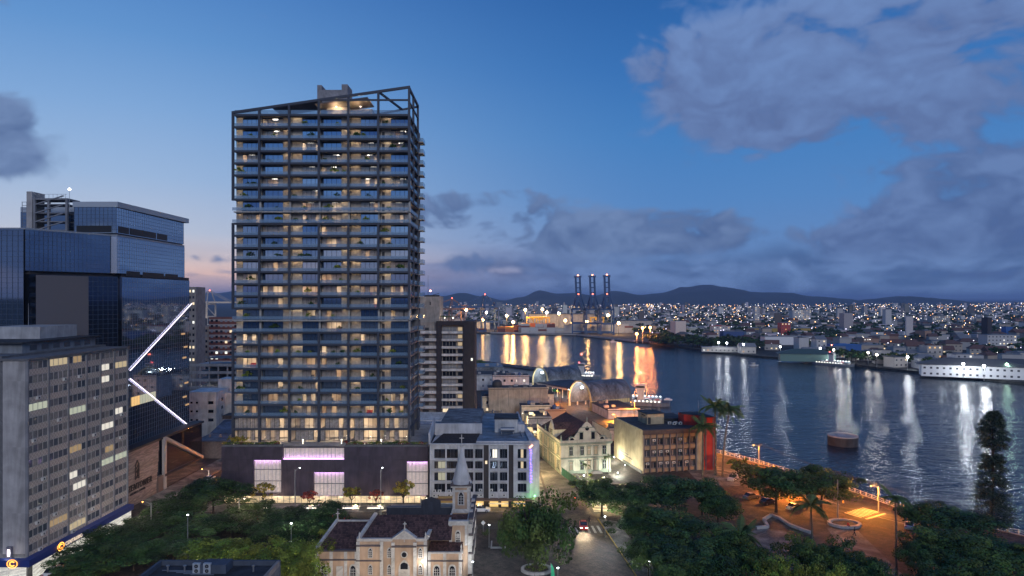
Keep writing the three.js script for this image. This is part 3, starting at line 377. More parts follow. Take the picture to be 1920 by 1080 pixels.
// ================================================================ the residential tower
{
  const D = 175, TX = -48.8, col = [436, 485.6, 541.7, 597.4, 652.8, 709, 766.8].map((p) => X(p, D) - TX), x0 = col[0], x1 = col[6], DEP = 17, YK = (k) => 98.17 - 3.1 * k, q = rng(31);
  const t = thing('residential_tower', 'tall residential tower with dark frame grid, glass balconies and slanted open top', 'tower', [TX, 0, -D]);
  const fr = mt.frame, roomM = [mt.room, M([.7, .64, .56], .9), M([.55, .44, .34], .9)], dimGlass = [mt.glassDark, pane0([.2, .31, .48], .92, .05), pane0([.34, .44, .58], .9, .07), pane0([.16, .26, .44], .9, .05)];
  const soffit = M([.46, .42, .38], .85, { map: T.grime }), side = M([.62, .58, .53], .85, { map: T.grime }), slatM = M([.42, .37, .33], .8, { map: T.curtain });
  const ceil = (x, y, z, k, w, h) => { const L = new THREE.RectAreaLight(WARM, k, w, h); L.position.set(x, y, z); L.rotation.x = -Math.PI / 2; L.name = 'ceiling_light'; scene.add(L); };
  // floor slabs
  for (let k = 0; k <= 26; k++) { const rec = (k >= 7 && k <= 9) || (k >= 16 && k <= 18); part(t, 'floor_slab', mb().box(x0 + .35, x1 - .35, YK(k) - .26, YK(k), -DEP + .4, k === 8 || k === 17 ? .25 : -.22), rec ? mt.pale : soffit); }
  part(t, 'core_wall', mb().box(x0 + .5, x1 - 1.6, 14.2, YK(0) - .3, -DEP + .5, -6.2), mt.concD);
  part(t, 'side_wall', mb().box(x0 + .1, x0 + .5, 14.2, YK(0) - .3, -DEP + .4, -2.2), mt.beige);
  // frame blocks
  for (const [ka, kb] of [[0, 7], [9, 16], [18, 27]]) {
    const top = ka === 0 ? null : YK(ka) + .2, bot = kb === 27 ? 14.2 : YK(kb) - .28;
    col.forEach((x, i) => { const tp = ka === 0 ? mix(98.9, 105.3, (x - x0) / (x1 - x0)) : top; part(t, 'frame_column', mb().box(x - .27, x + .27, bot, tp - .05, -.62, .02), fr); });
    for (let k = ka; k <= Math.min(kb, 26); k++) part(t, 'frame_beam', mb().box(x0 + .275, x1 - .275, YK(k) - .3, YK(k) + .2, -.5, -.02), fr);
    for (const z of [-8.2, -DEP]) part(t, 'frame_column', mb().box(x1 - .3, x1 + .24, bot, ka === 0 ? 105.2 : top - .05, z - .1, z + .5), fr);
    for (let k = ka; k <= Math.min(kb, 26); k++) part(t, 'side_beam', mb().box(x1 - .2, x1 + .18, YK(k) - .3, YK(k) + .18, -DEP + .45, -.63), fr);
  }
  // slanted crown of open beams
  const yt = (x) => mix(98.9, 105.3, (x - x0) / (x1 - x0));
  part(t, 'crown_beam', mb().bar([x0 - .27, 98.75, -.3], [x1 + .27, 105.35, -.3], .56, .62), fr);
  part(t, 'crown_beam', mb().bar([x1, 105.1, -.6], [x1, 105.1, -DEP], .5, .62), fr);
  part(t, 'crown_beam', mb().bar([col[3], 102.0, -.3], [x1, 102.0, -.3], .4, .42), fr);
  part(t, 'crown_beam', mb().bar([x1, 101.6, -.6], [x1, 101.6, -DEP], .4, .42), fr);
  part(t, 'crown_beam', mb().bar([col[5], 104.2, -.6], [col[5] + 3.4, 104.2, -DEP], .45, .5), fr);
  part(t, 'crown_beam', mb().bar([col[3], 100.6, -DEP], [x1, 105, -DEP], .45, .5), fr);
  // roof terrace: penthouse, tilted roof, lift core, glass rail
  const yr = YK(0);
  part(t, 'lift_core', mb().box(col[2] + 4.4, col[3] + 5, yr, 107.6, -15.5, -10).box(col[2] + 4.4, col[2] + 5.6, 107.6, 108.9, -15.5, -10).box(col[3] + 3.4, col[3] + 5, 107.6, 109.1, -15.5, -10), M([.34, .34, .37], .85, { map: T.grime }));
  part(t, 'penthouse_wall', mb().box(col[3] + .6, col[4] - 1.2, yr, 101.6, -9.9, -5.4), mt.cream); part(t, 'penthouse_wall', mb().box(col[4] - 1, col[4] + 4.6, yr, 101.8, -13, -8), mt.cream);
  part(t, 'penthouse_roof', mb().bar([col[3] - 1.5, 101.4, -6], [col[4] + 4.6, 103.1, -6], 8.4, .3), mt.beige);
  part(t, 'canopy_roof', mb().bar([col[1] + 3, 100.2, -5], [col[3] + .2, 102.1, -5], 7, .25), mt.frame);
  for (let i = 0; i < 6; i++) part(t, 'roof_railing', mb().box(col[i] + .35, col[i + 1] - .35, yr + .2, yr + 1.3, -.45, -.41), mt.balu);
  for (const x of [col[3] + 3.4, col[4] + 2.2]) { part(t, 'terrace_lamp', mb().box(x - .15, x + .15, 101.4, 101.5, -4.5, -4.2), mt.lampW); point(TX + x, 101.2, -D - 4.3, WARM, 22, .12); }
  // apartments, bay by bay: [wall from, wall to] as shares of the bay, wide windows beside it
  const plan = [[0, .26], [.74, 1], [0, .37], [.73, 1], [0, .36], [0, .36]], zW = -1.9;
  const lit = (k, i) => { const v = q(); return k < 8 ? v < .38 : k < 14 ? v < .42 : k < 21 ? v < .46 : v < .6; };
  for (let k = 0; k < 25; k++) for (let i = 0; i < 6; i++) {
    const yb = YK(k + 1), yc = YK(k) - .28, xa = col[i] + .28, xb = col[i + 1] - .28, w = xb - xa, [pa, pb] = plan[i], rec = (k >= 7 && k < 9) || (k >= 16 && k < 18);
    const wa = xa + pa * w, wb = xa + pb * w, ga = pa === 0 ? wb : xa, gb = pa === 0 ? xb : wa;
    const wall = mb().box(wa, wb, yb, yc, zW - .25, zW); part(t, 'fin_wall', mb().box(col[i + 1] - .1, col[i + 1] + .1, yb, yc, zW - .2, rec ? -1.21 : -.64), mt.pale);
    part(t, 'bay_wall', wall, i === 1 || i === 4 || q() < .4 ? mt.beige : side);
    if (i === 5) part(t, 'bay_door', mb().box(wa + .35, wa + 1.05, yb, yb + 2.15, zW, zW + .04), mt.dark);
    const head = yb + 2.52, on = lit(k, i), wide = gb - ga, pn = 4;
    const win = part(t, 'window', mb().box(ga, gb, yb, head, zW - .1, zW - .06), on ? mt.clear : pick(dimGlass, q));
    const f = mb().box(ga, gb, head, yc, zW - .2, zW - .02); for (let j = 0; j <= pn; j++) f.box(ga + wide * j / pn - .04, ga + wide * j / pn + .04, yb, head, zW - .12, zW - .03); f.box(ga, gb, yb, yb + .08, zW - .12, zW - .03); part(win, 'window_frame', f, mt.mull);
    if (on) {
      const rz = -5.6 - zW; part(t, 'room', mb().quad([ga - .05, yb, -5.6], [gb + .05, yb, -5.6], [gb + .05, yc, -5.6], [ga - .05, yc, -5.6]).quad([ga - .05, yb, zW - .2], [ga - .05, yb, -5.6], [ga - .05, yc, -5.6], [ga - .05, yc, zW - .2]).quad([gb + .05, yb, -5.6], [gb + .05, yb, zW - .2], [gb + .05, yc, zW - .2], [gb + .05, yc, -5.6]), pick(roomM, q));
      const cm = mb(); let any = 0; for (let j = 0; j < pn; j++) if (q() < .62) { any = 1; const a = ga + wide * j / pn, b = ga + wide * (j + 1) / pn; cm.box(a, b - .05, yb + .05, head, zW - .34, zW - .3); } if (any) part(t, 'curtain', cm, mt.curtain);
      if (q() < .6) { const bx = rr(ga + .4, gb - 1.6, q); part(t, 'furniture', mb().box(bx, bx + 1.5, yb, yb + .75, -4.6, -3.8).box(bx, bx + 1.5, yb + .75, yb + 1.05, -4.6, -4.45), pick([mt.dark, mt.beige, mt.red, mt.concD], q)); }
      const lx = (ga + gb) / 2 + rr(-.8, .8, q); part(t, 'ceiling_lamp', mb().box(lx - .7, lx + .7, yc - .05, yc - .01, -4, -3), mt.lampW); ceil(TX + lx, yc - .07, -D - 3.5, rr(10, 36, q), 1.4, 1);
    }
    if (q() < .86) { const lx = (wa + wb) / 2 + (i === 5 ? .6 : 0); part(t, 'unseen_cove_lip', mb().box(wa + .1, wb - .1, yc - .2, yc - .01, -1.38, -1.32), soffit); const L = new THREE.RectAreaLight(WARM, rr(7, 40, q), (wb - wa) * .8, .06); L.position.set(TX + lx, yc - .06, -D - 1.42); L.lookAt(TX + lx, yc - 1.6, -D - 2.1); L.name = 'unseen_cove_light'; scene.add(L); }  // unseen cove lip and lamp, placed to wash the balcony wall with light
    part(t, 'balustrade', mb().box(xa - (rec ? .28 : 0), xb + (rec ? .28 : 0), yb + .2, yb + 1.02, rec ? .2 : -.42, rec ? .24 : -.38), mt.balu);
    if (rec) part(t, 'column', mb().box(col[i + 1] - .22, col[i + 1] + .22, yb, yc, -1.2, -.9), mt.pale);
  }
  // right side: recessed loggias and balconies that stand out at the back
  for (let k = 0; k < 25; k++) { const yb = YK(k + 1), yc = YK(k) - .3; part(t, 'side_wall', mb().box(x1 - 1.8, x1 - 1.5, yb, yc, -DEP + .5, zW - .3), q() < .5 ? mt.beige : side); part(t, 'side_window', mb().box(x1 - 1.5, x1 - 1.44, yb + .1, yb + 2.4, -7.6, -3.2), pick(dimGlass, q)); part(t, 'side_window', mb().box(x1 - 1.5, x1 - 1.44, yb + .1, yb + 2.4, -15.6, -11.2), pick(dimGlass, q));
    part(t, 'side_balustrade', mb().box(x1 - .02, x1 + .02, yb + .2, yb + 1.15, -DEP + .5, -.7), mt.balu); part(t, 'rear_balcony', mb().box(x1 + .2, x1 + 1.5, yb - .22, yb, -DEP - 3.5, -DEP + .4), mt.pale); part(t, 'rear_balustrade', mb().box(x1 + 1.44, x1 + 1.5, yb, yb + 1.05, -DEP - 3.5, -DEP + .4).box(x1 + .25, x1 + 1.43, yb, yb + 1.05, -DEP + .32, -DEP + .38), mt.balu); }
  part(t, 'rear_wall', mb().box(x0 + .5, x1 + .1, 14.2, YK(0), -DEP - 3.6, -DEP - .1), mt.concD);
  // double-height lobby floors
  for (let i = 0; i < 6; i++) for (const k of [25, 26]) {
    const yb = Math.max(14.4, YK(k + 1)), yc = YK(k) - .3, xa = col[i] + .3, xb = col[i + 1] - .3, zz = -.75, n = 6, win = part(t, 'lobby_window', mb().box(xa, xb, yb, yc, zz - .04, zz), mt.clear), f = mb();
    for (let j = 0; j <= n; j++) f.box(xa + (xb - xa) * j / n - .04, xa + (xb - xa) * j / n + .04, yb, yc, zz - .06, zz + .05); f.box(xa, xb, yb, yb + .1, zz - .06, zz + .06); part(win, 'window_frame', f, mt.mull);
    part(t, 'room', mb().quad([xa, yb, -5], [xb, yb, -5], [xb, yc, -5], [xa, yc, -5]).quad([xa, yb, zz - .1], [xa, yb, -5], [xa, yc, -5], [xa, yc, zz - .1]).quad([xb, yb, -5], [xb, yb, zz - .1], [xb, yc, zz - .1], [xb, yc, -5]), mt.room);
    const cm = mb(); for (let j = 0; j < n; j++) if (q() < (k === 25 ? .62 : .4)) cm.box(xa + (xb - xa) * j / n, xa + (xb - xa) * (j + 1) / n - .06, yb + .05, yc, zz - .4, zz - .34); part(t, 'curtain', cm, mt.curtain);
    const lx = (xa + xb) / 2 + rr(-1, 1, q); part(t, 'ceiling_lamp', mb().box(lx - .8, lx + .8, yc - .05, yc - .01, -3.2, -2.2), mt.lampW); ceil(TX + lx, yc - .07, -D - 2.7, rr(24, 52, q), 1.6, 1);
  }
  // plants on the balconies: things of their own
  const pot = mb().cyl([0, 0, 0], [0, .45, 0], .2, .26, 8).geo(), spots = [[2, 0, 'lime'], [0, 1, 'lime'], [2, 2, 'deep'], [4, 3, 'deep']];
  for (let n = 0; n < 92; n++) { const k = Math.floor(q() * 25), i = Math.floor(q() * 6), g = thing('balcony_plant', 'potted bushy plant on a glass balcony of the tall tower', 'plant', [TX + rr(col[i] + 1.2, col[i + 1] - 1.2, q), YK(k + 1), -D - rr(.9, 1.3, q)], n, 'potted plants on the tower balconies'); part(g, 'pot', pot, mt.concD); const c = part(g, 'crown', CROWN_T[n % 3], q() < .6 ? LM.deep : LM.lime), s = rr(.7, 1.25, q); c.scale.set(s, s * rr(.8, 1.15, q), s * .75); c.position.y = .45 + s * .72; }

  // ------------------------------------------------------------ podium
  const P = 169.6, px0 = -72.2, px1 = -20.8, p = thing('podium', 'dark purple-grey podium with glowing glass niches under the tall tower', 'podium', [TX, 0, -P]);
  const clad = M([.088, .07, .1], .55, { metalness: .35, map: T.streak, bumpMap: T.bumpf, bumpScale: .004 }), lx = (px) => X(px, P) - TX, ly = (py) => Y(py, P), TOP = 14.2, a = px0 - TX, b = px1 - TX, zb = -30;
  const niches = [[530, 645, 840, 862, 'b'], [475, 527, 863, 925, 't'], [588, 645, 886, 930, 't'], [762, 802, 866, 930, 't']].map(([u, v, s, e, m]) => [lx(u), lx(v), ly(e), ly(s), m]);
  const base = ly(930), xs = [...new Set([a, b, ...niches.flatMap((n) => [n[0], n[1]]), ...[440, 562, 617, 673, 701, 731].map(lx)])].sort((m, n) => m - n);
  for (let i = 0; i + 1 < xs.length; i++) { // cladding panels with thin open joints, cut round the niches
    const m = (xs[i] + xs[i + 1]) / 2, ys = [...new Set([base, TOP, ly(885), ly(862), ...niches.filter((n) => m > n[0] && m < n[1]).flatMap((n) => [n[2], n[3]])])].sort((u, v) => u - v);
    for (let j = 0; j + 1 < ys.length; j++) { const h = (ys[j] + ys[j + 1]) / 2; if (niches.some((n) => m > n[0] && m < n[1] && h > n[2] && h < n[3])) continue; if (ys[j + 1] - ys[j] < .06) continue; part(p, 'cladding_panel', mb().box(xs[i] + .012, xs[i + 1] - .012, ys[j] + .012, ys[j + 1] - .012, -.5, 0), clad); } }
  part(p, 'wall', mb().box(a + .05, b - .05, base, TOP - .02, -1.5, -.9).box(a + .02, a + .5, 0, TOP - .02, zb, -.5).box(b - .5, b - .02, 0, TOP - .02, zb, -1.5).box(a, b, 0, TOP, zb - .4, zb), clad);
  part(p, 'roof_deck', mb().box(a + .1, b - .1, TOP - .3, TOP, zb, -.5), mt.slab);
  const ribM = new THREE.MeshPhysicalMaterial({ color: rc([.6, .57, .6]), roughness: .35, transmission: .25, thickness: 0 }), backM = M([.62, .58, .6], .6);
  for (const [u, v, y0, y1, m] of niches) {
    const n = Math.max(4, Math.round((v - u) / .95)), back = part(p, 'glowing_window', mb().quad([u, y0, -.85], [v, y0, -.85], [v, y1, -.85], [u, y1, -.85]), new THREE.MeshStandardMaterial({ color: rc([.6, .56, .58]), roughness: .5, emissive: rc([1, .84, .8]), emissiveIntensity: .3, map: T.curtain }));
    for (let i = 0; i < n; i++) part(p, 'glass_fin', mb().box(u + (v - u) * (i + .5) / n - .03, u + (v - u) * (i + .5) / n + .03, y0, y1, -.84, -.58), ribM);
    part(p, 'window_sill', mb().box(u, v, m === 'b' ? y0 - .06 : y1 - .0, m === 'b' ? y0 : y1 + .06, -.84, .03), mt.frame);
    for (let h = y0 + 2.9; h < y1 - 1; h += 2.9) part(p, 'transom', mb().box(u, v, h - .05, h + .05, -.84, -.57), mt.mull);
    const yl = m === 'b' ? y0 + .08 : y1 - .08; part(p, 'led_strip', mb().box(u + .05, v - .05, yl - .05, yl + .05, -.5, -.4), mt.lampP);
    const L = new THREE.RectAreaLight(PURP, 60, v - u - .1, .12); L.position.set(TX + (u + v) / 2, m === 'b' ? yl + .07 : yl - .07, -P - .5); L.lookAt(L.position.x, m === 'b' ? yl + 9 : yl - 9, -P - 1.0); L.name = 'led'; scene.add(L);
  }
  // street level: lit glazing with mullions
  const gz = -.45, bays = 34; part(p, 'soffit', mb().box(a + .6, b - .6, base - .08, base, -4.2, -.05), M([.62, .54, .44], .9)); const shopM = new THREE.MeshStandardMaterial({ color: rc([.3, .28, .25]), roughness: .3, emissive: rc([1, .78, .48]), emissiveIntensity: 1.15, emissiveMap: T.shopglow });
  for (let i = 0; i < bays; i++) part(p, 'shop_window', mb().box(mix(a + .5, b - .5, i / bays) + .05, mix(a + .5, b - .5, (i + 1) / bays) - .05, .14, base - .1, gz - .03, gz), shopM);
  for (let i = 0; i <= bays; i++) { const x = mix(a + .5, b - .5, i / bays); part(p, 'mullion', mb().box(x - .04, x + .04, .14, base - .1, gz - .05, gz + .04), mt.mull); }
  for (let i = 0; i < 13; i++) { const x = mix(a + 2.4, b - 2.4, i / 12); part(p, 'unseen_shop_lamp', mb().box(x - .6, x + .6, base - .12, base - .09, -.38, -.2), mt.lampW); ceil(TX + x, base - .14, -P - .28, 30, 1.2, .16); }  // unseen soffit lamps, placed to spill the glow of the glazing outwards
  for (const [px, dz] of [[560, -.4], [634, -.4], [710, -.4]]) { const x = lx(px); part(p, 'terrace_lamp', mb().cyl([x, TOP, -3.4], [x, TOP + .9, -3.4], .05, .05, 6).ball(x, TOP + 1.0, -3.4, .16, 6), mt.lampW); point(TX + x, TOP + 1.0, -P - 3.4, WARM, 46, .14); }
  for (const px of [430, 470, 520, 680, 750, 790]) point(TX + lx(px), TOP + .5, -P - 2.4, WARM, 24, .1, 'unseen_garden_lamp');  // unseen lamps among the planting, placed to light the podium shrubs
  for (const px of [430, 470, 520, 680, 750, 790]) part(p, 'unseen_garden_lamp', mb().cyl([lx(px), TOP, -2.4], [lx(px), TOP + .62, -2.4], .06, .08, 6), mt.lampW);
  part(p, 'planter', mb().box(a + .2, lx(528), TOP, TOP + .4, -1.3, -.15).box(lx(647), b - .2, TOP, TOP + .4, -1.3, -.15), mt.concD);
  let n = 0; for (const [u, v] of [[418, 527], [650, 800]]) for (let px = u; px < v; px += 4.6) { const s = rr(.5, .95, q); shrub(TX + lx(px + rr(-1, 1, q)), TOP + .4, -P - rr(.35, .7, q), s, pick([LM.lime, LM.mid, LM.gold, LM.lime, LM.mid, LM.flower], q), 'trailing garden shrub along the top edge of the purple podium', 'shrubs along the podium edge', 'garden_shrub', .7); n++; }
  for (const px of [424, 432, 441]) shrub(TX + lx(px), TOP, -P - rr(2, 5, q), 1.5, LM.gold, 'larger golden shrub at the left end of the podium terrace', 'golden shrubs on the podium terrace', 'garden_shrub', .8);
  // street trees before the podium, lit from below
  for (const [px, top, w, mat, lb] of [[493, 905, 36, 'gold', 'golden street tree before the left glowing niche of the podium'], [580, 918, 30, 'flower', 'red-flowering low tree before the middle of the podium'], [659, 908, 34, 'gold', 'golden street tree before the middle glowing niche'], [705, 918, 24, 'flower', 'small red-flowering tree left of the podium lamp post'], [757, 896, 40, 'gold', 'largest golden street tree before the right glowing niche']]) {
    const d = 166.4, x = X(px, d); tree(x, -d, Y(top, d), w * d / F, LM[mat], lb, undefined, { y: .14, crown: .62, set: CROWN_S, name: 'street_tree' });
    const pl = thing('planter_box', `low planter box with light strip under the ${lb}`.split(' ').slice(0, 16).join(' '), 'planter', [x, .14, -d]); part(pl, 'box', mb().box(-2, 2, 0, .42, -.8, .8), mt.conc); part(pl, 'light_strip', mb().box(-2.02, 2.02, .04, .1, .8, .84), mt.lampW);
    point(x + 1.0, .75, -d + .3, WARM, 60, .12, 'uplight'); part(pl, 'uplight', mb().cyl([1, .42, .3], [1, .62, .3], .09, .07, 6), mt.lampW); for (let i = 0; i < 4; i++) shrub(x - 1.5 + i, .56, -d + .1, .5, LM.deep, 'low clipped plant in a podium street planter', 'low plants in the street planters', 'low_plant', .7);
  }
}
// ================================================================ left: slab block of flats, shop, dark glass office tower
const ledgeAC = mb().box(-.42, .42, 0, .56, 0, .34).geo(), ventAC = mb().cyl([0, .28, .34], [0, .28, .38], .2, .2, 8).geo();
function airCon(x, y, z, turn, label, group, s = 1) { const o = thing('air_conditioner', label, 'air conditioner', [x, y, z], turn, group); part(o, 'case', ledgeAC, mt.whiteW); part(o, 'fan', ventAC, mt.dark); o.scale.setScalar(s); return o; }
{
  const q = rng(51), XF = -88, d0 = 124, H0 = 40, zs = [124, 129.6, 135.4, 141.2, 146, 151, 156.2].map((d) => -d), rows = 14, pitch = 2.565, y0 = 4.0;
  const t = thing('apartment_block', 'long pale block of flats with lattice panels and window rows, at the left edge', 'building', [XF, 0, -d0]), Z = (z) => z + d0;
  const latt = M([.56, .52, .49], .85, { map: T.lattice, bumpMap: T.latticeb, bumpScale: .05 }), colM = M([.3, .3, .32], .85, { map: T.streak }), glassU = [M([.09, .1, .12], .15), pane0([.22, .25, .3], .7, .1)], curt = [M([.3, .31, .34], .7, { map: T.curtain }), M([.42, .41, .41], .7, { map: T.curtain }), M([.2, .21, .24], .6, { map: T.curtain })];
  const litM = [glow([1, .8, .5], .5), glow([.86, .92, .72], .5), glow([1, .94, .82], .8), glow([1, .7, .38], .34)];
  part(t, 'end_wall', mb().box(-4.5, -.35, 4.6, H0 - .3, -32, .0), mt.conc); part(t, 'side_wing', mb().box(-30, -5.0, 0, H0 - .5, -32, -.6), mt.conc); part(t, 'wall', mb().box(-29, -.25, 0, H0 - .6, -32.2, -.5), mt.concD);
  const lit = new Map([['0,1', 0], ['0,2', 3], ['1,4', 2], ['1,5', 0], ['2,4', 2], ['4,2', 1], ['5,5', 2], ['6,4', 2], ['8,4', 3], ['9,2', 2], ['9,4', 1], ['9,5', 1], ['10,2', 2], ['3,0', 1], ['7,2', 3], ['13,2', 0], ['12,1', 3]]);
  for (let r = 0; r < rows; r++) { const yt = H0 - .5 - r * pitch; for (let b = 0; b < 6; b++) { const za = Z(zs[b]) - .18, zb = Z(zs[b + 1]) + .18, len = za - zb;
    part(t, 'spandrel_panel', mb().box(-.22, 0, yt - pitch + .02, yt - pitch + 1.12, zb, za), latt);
    const yw0 = yt - pitch + 1.16, yw1 = yt - .1, n = b < 3 ? 4 : 3, f = mb().box(-.2, -.02, yw1, yt, zb, za).box(-.2, .05, yw0 - .05, yw0, zb, za); for (let j = 0; j <= n; j++) { const z = za - len * j / n; f.box(-.16, -.03, yw0, yw1, z - .035, z + .035); }
    const w = part(t, 'window', f, mt.pale), L = lit.get(`${r},${b}`), style = q(), from = Math.floor(q() * n), span = 1 + Math.floor(q() * n);
    for (let j = 0; j < n; j++) { const za2 = za - len * j / n - .04, zb2 = za - len * (j + 1) / n + .04; let m = style < .62 ? (q() < .92 ? pick(curt, q) : glassU[0]) : style < .88 ? (q() < .6 ? pick(curt, q) : pick(glassU, q)) : pick(glassU, q);
      if (L !== undefined && (L === 1 || L === 0 || (j >= from % 2 && j < from % 2 + Math.max(2, span)))) m = litM[L]; part(w, 'pane', mb().quad([-.1, yw0, za2], [-.1, yw0, zb2], [-.1, yw1, zb2], [-.1, yw1, za2]), m); } } }
  for (const z of zs) part(t, 'column', mb().box(-.3, .16, 3.4, H0 - .1, Z(z) - .17, Z(z) + .17), colM);
  part(t, 'roof_edge', mb().box(-5, .3, H0 - .3, H0 + .1, -32.4, .2).box(-30, -5, H0 - .5, H0 + .5, -32.4, -.4), mt.concD);
  part(t, 'roof', mb().box(-29, -.6, H0 - .6, H0 - .05, -32, -.8), mt.roofD);
  const pent = part(t, 'penthouse', mb().box(-28, -6, H0, H0 + 2.4, -30, -7), M([.26, .29, .33], .85, { map: T.streak })); part(pent, 'penthouse_roof', mb().box(-28.6, -5.2, H0 + 2.4, H0 + 2.7, -31, -6), mt.roofD);
  for (let i = 0; i < 6; i++) part(pent, 'penthouse_window', mb().box(-5.99, -5.95, H0 + .9, H0 + 1.9, -11 - i * 3.4, -9 - i * 3.4), glassU[1]);
  part(t, 'roof_house', mb().box(-20, -9.5, H0 + 2.7, H0 + 5.2, -29, -17), M([.5, .51, .53], .85, { map: T.streak })); part(t, 'antenna', mb().cyl([-14, H0 + 5.2, -20], [-14, H0 + 10, -20], .06, .03, 5), mt.metal);
  // shop at street level: blue fascia, lit glazing, ring signs
  const blue = M([.02, .045, .2], .5); part(t, 'fascia', mb().box(.0, 1.6, 2.9, 4.1, -32, 1.8).box(-12, -.02, 2.9, 4.1, .6, 1.8), blue); const shopM = new THREE.MeshStandardMaterial({ color: rc([.3, .3, .3]), roughness: .3, emissive: rc([.95, .98, 1]), emissiveIntensity: 1.3, emissiveMap: T.shopglow }); for (let i = 0; i < 10; i++) part(t, 'shop_window', mb().box(1.2, 1.26, .2, 2.85, -31.5 + i * 3.2, -28.4 + i * 3.2), shopM); for (let i = 0; i < 4; i++) part(t, 'shop_window', mb().box(-12 + i * 3.2, -8.9 + i * 3.2, .2, 2.85, 1.3, 1.36), shopM);
  part(t, 'shop_wall', mb().box(-3.2, -3, .1, 2.9, -31.5, -1).box(-12, -.3, .1, 2.9, -1.6, -1.4), mt.white);
  for (let i = 0; i < 9; i++) { const z = -1.5 - i * 3.5; part(t, 'unseen_shop_lamp', mb().box(-1.8, -1.2, 2.75, 2.82, z - .6, z + .6), mt.lampC); point(XF - 1.4, 2.6, -d0 + z, WHITE, 20, .3); } for (const x of [-2, -6, -10]) { part(t, 'unseen_shop_lamp', mb().box(x - .6, x + .6, 2.75, 2.82, -.3, .1), mt.lampC); point(XF + x, 2.6, -d0, WHITE, 20, .3); }
  const ring = (m, cx, cy, cz, rad, ax) => { for (let i = 0; i < 22; i++) { const a = i / 22 * 6.283; const u = Math.cos(a) * rad * 1.25, v = Math.sin(a) * rad; if (ax === 'x') m.ball(cx, cy + v, cz - u, .09, 4); else m.ball(cx + u, cy + v, cz, .09, 4); } for (let i = 3; i <= 19; i++) { const a = i / 22 * 6.283; const u = Math.cos(a) * rad * .62, v = Math.sin(a) * rad * .55; if (ax === 'x') m.ball(cx, cy + v, cz - u, .1, 4); else m.ball(cx + u, cy + v, cz, .1, 4); } return m; };
  const sg = glow([1, .36, .05], 4); part(t, 'ring_sign', ring(mb(), 1.72, 3.6, -6.6, .72, 'x'), sg); part(t, 'ring_sign', ring(mb(), -1.4, 3.55, 1.92, .72, 'z'), sg);
  const tg = textGeo('CENTAURO', .72, .06); tg.rotateY(Math.PI / 2); tg.translate(1.64, 3.2, -8); part(t, 'sign_letters', tg, glow([1, .8, .6], .9));
  part(t, 'totem_sign', mb().box(-3.4, -2.5, 4.1, 6.1, .2, .7), M([.1, .1, .14], .5)); part(t, 'totem_light', mb().box(-3.15, -2.75, 4.4, 5.7, .7, .74), glow([1, .85, .8], 2.5)); point(XF - 2.9, 5, -d0 + 1.1, WHITE, 5, .2);
  const ac = [[1, 1], [2, 0], [5, 0], [5, 5], [6, 3], [8, 0], [9, 2], [9, 3], [10, 0], [10, 1], [10, 3], [11, 0], [11, 1], [11, 2], [11, 3], [12, 0], [12, 2], [12, 3], [13, 0], [13, 2], [1, 2], [3, 3], [7, 5], [4, 1]];
  for (const [r, b] of ac) airCon(XF + .0, H0 - .5 - (r + 1) * pitch + .55, rr(zs[b] - 1, zs[b + 1] + 1, q), Math.PI / 2, 'small air conditioner box on the lattice panels of the flats', 'air conditioners on the block of flats');
}
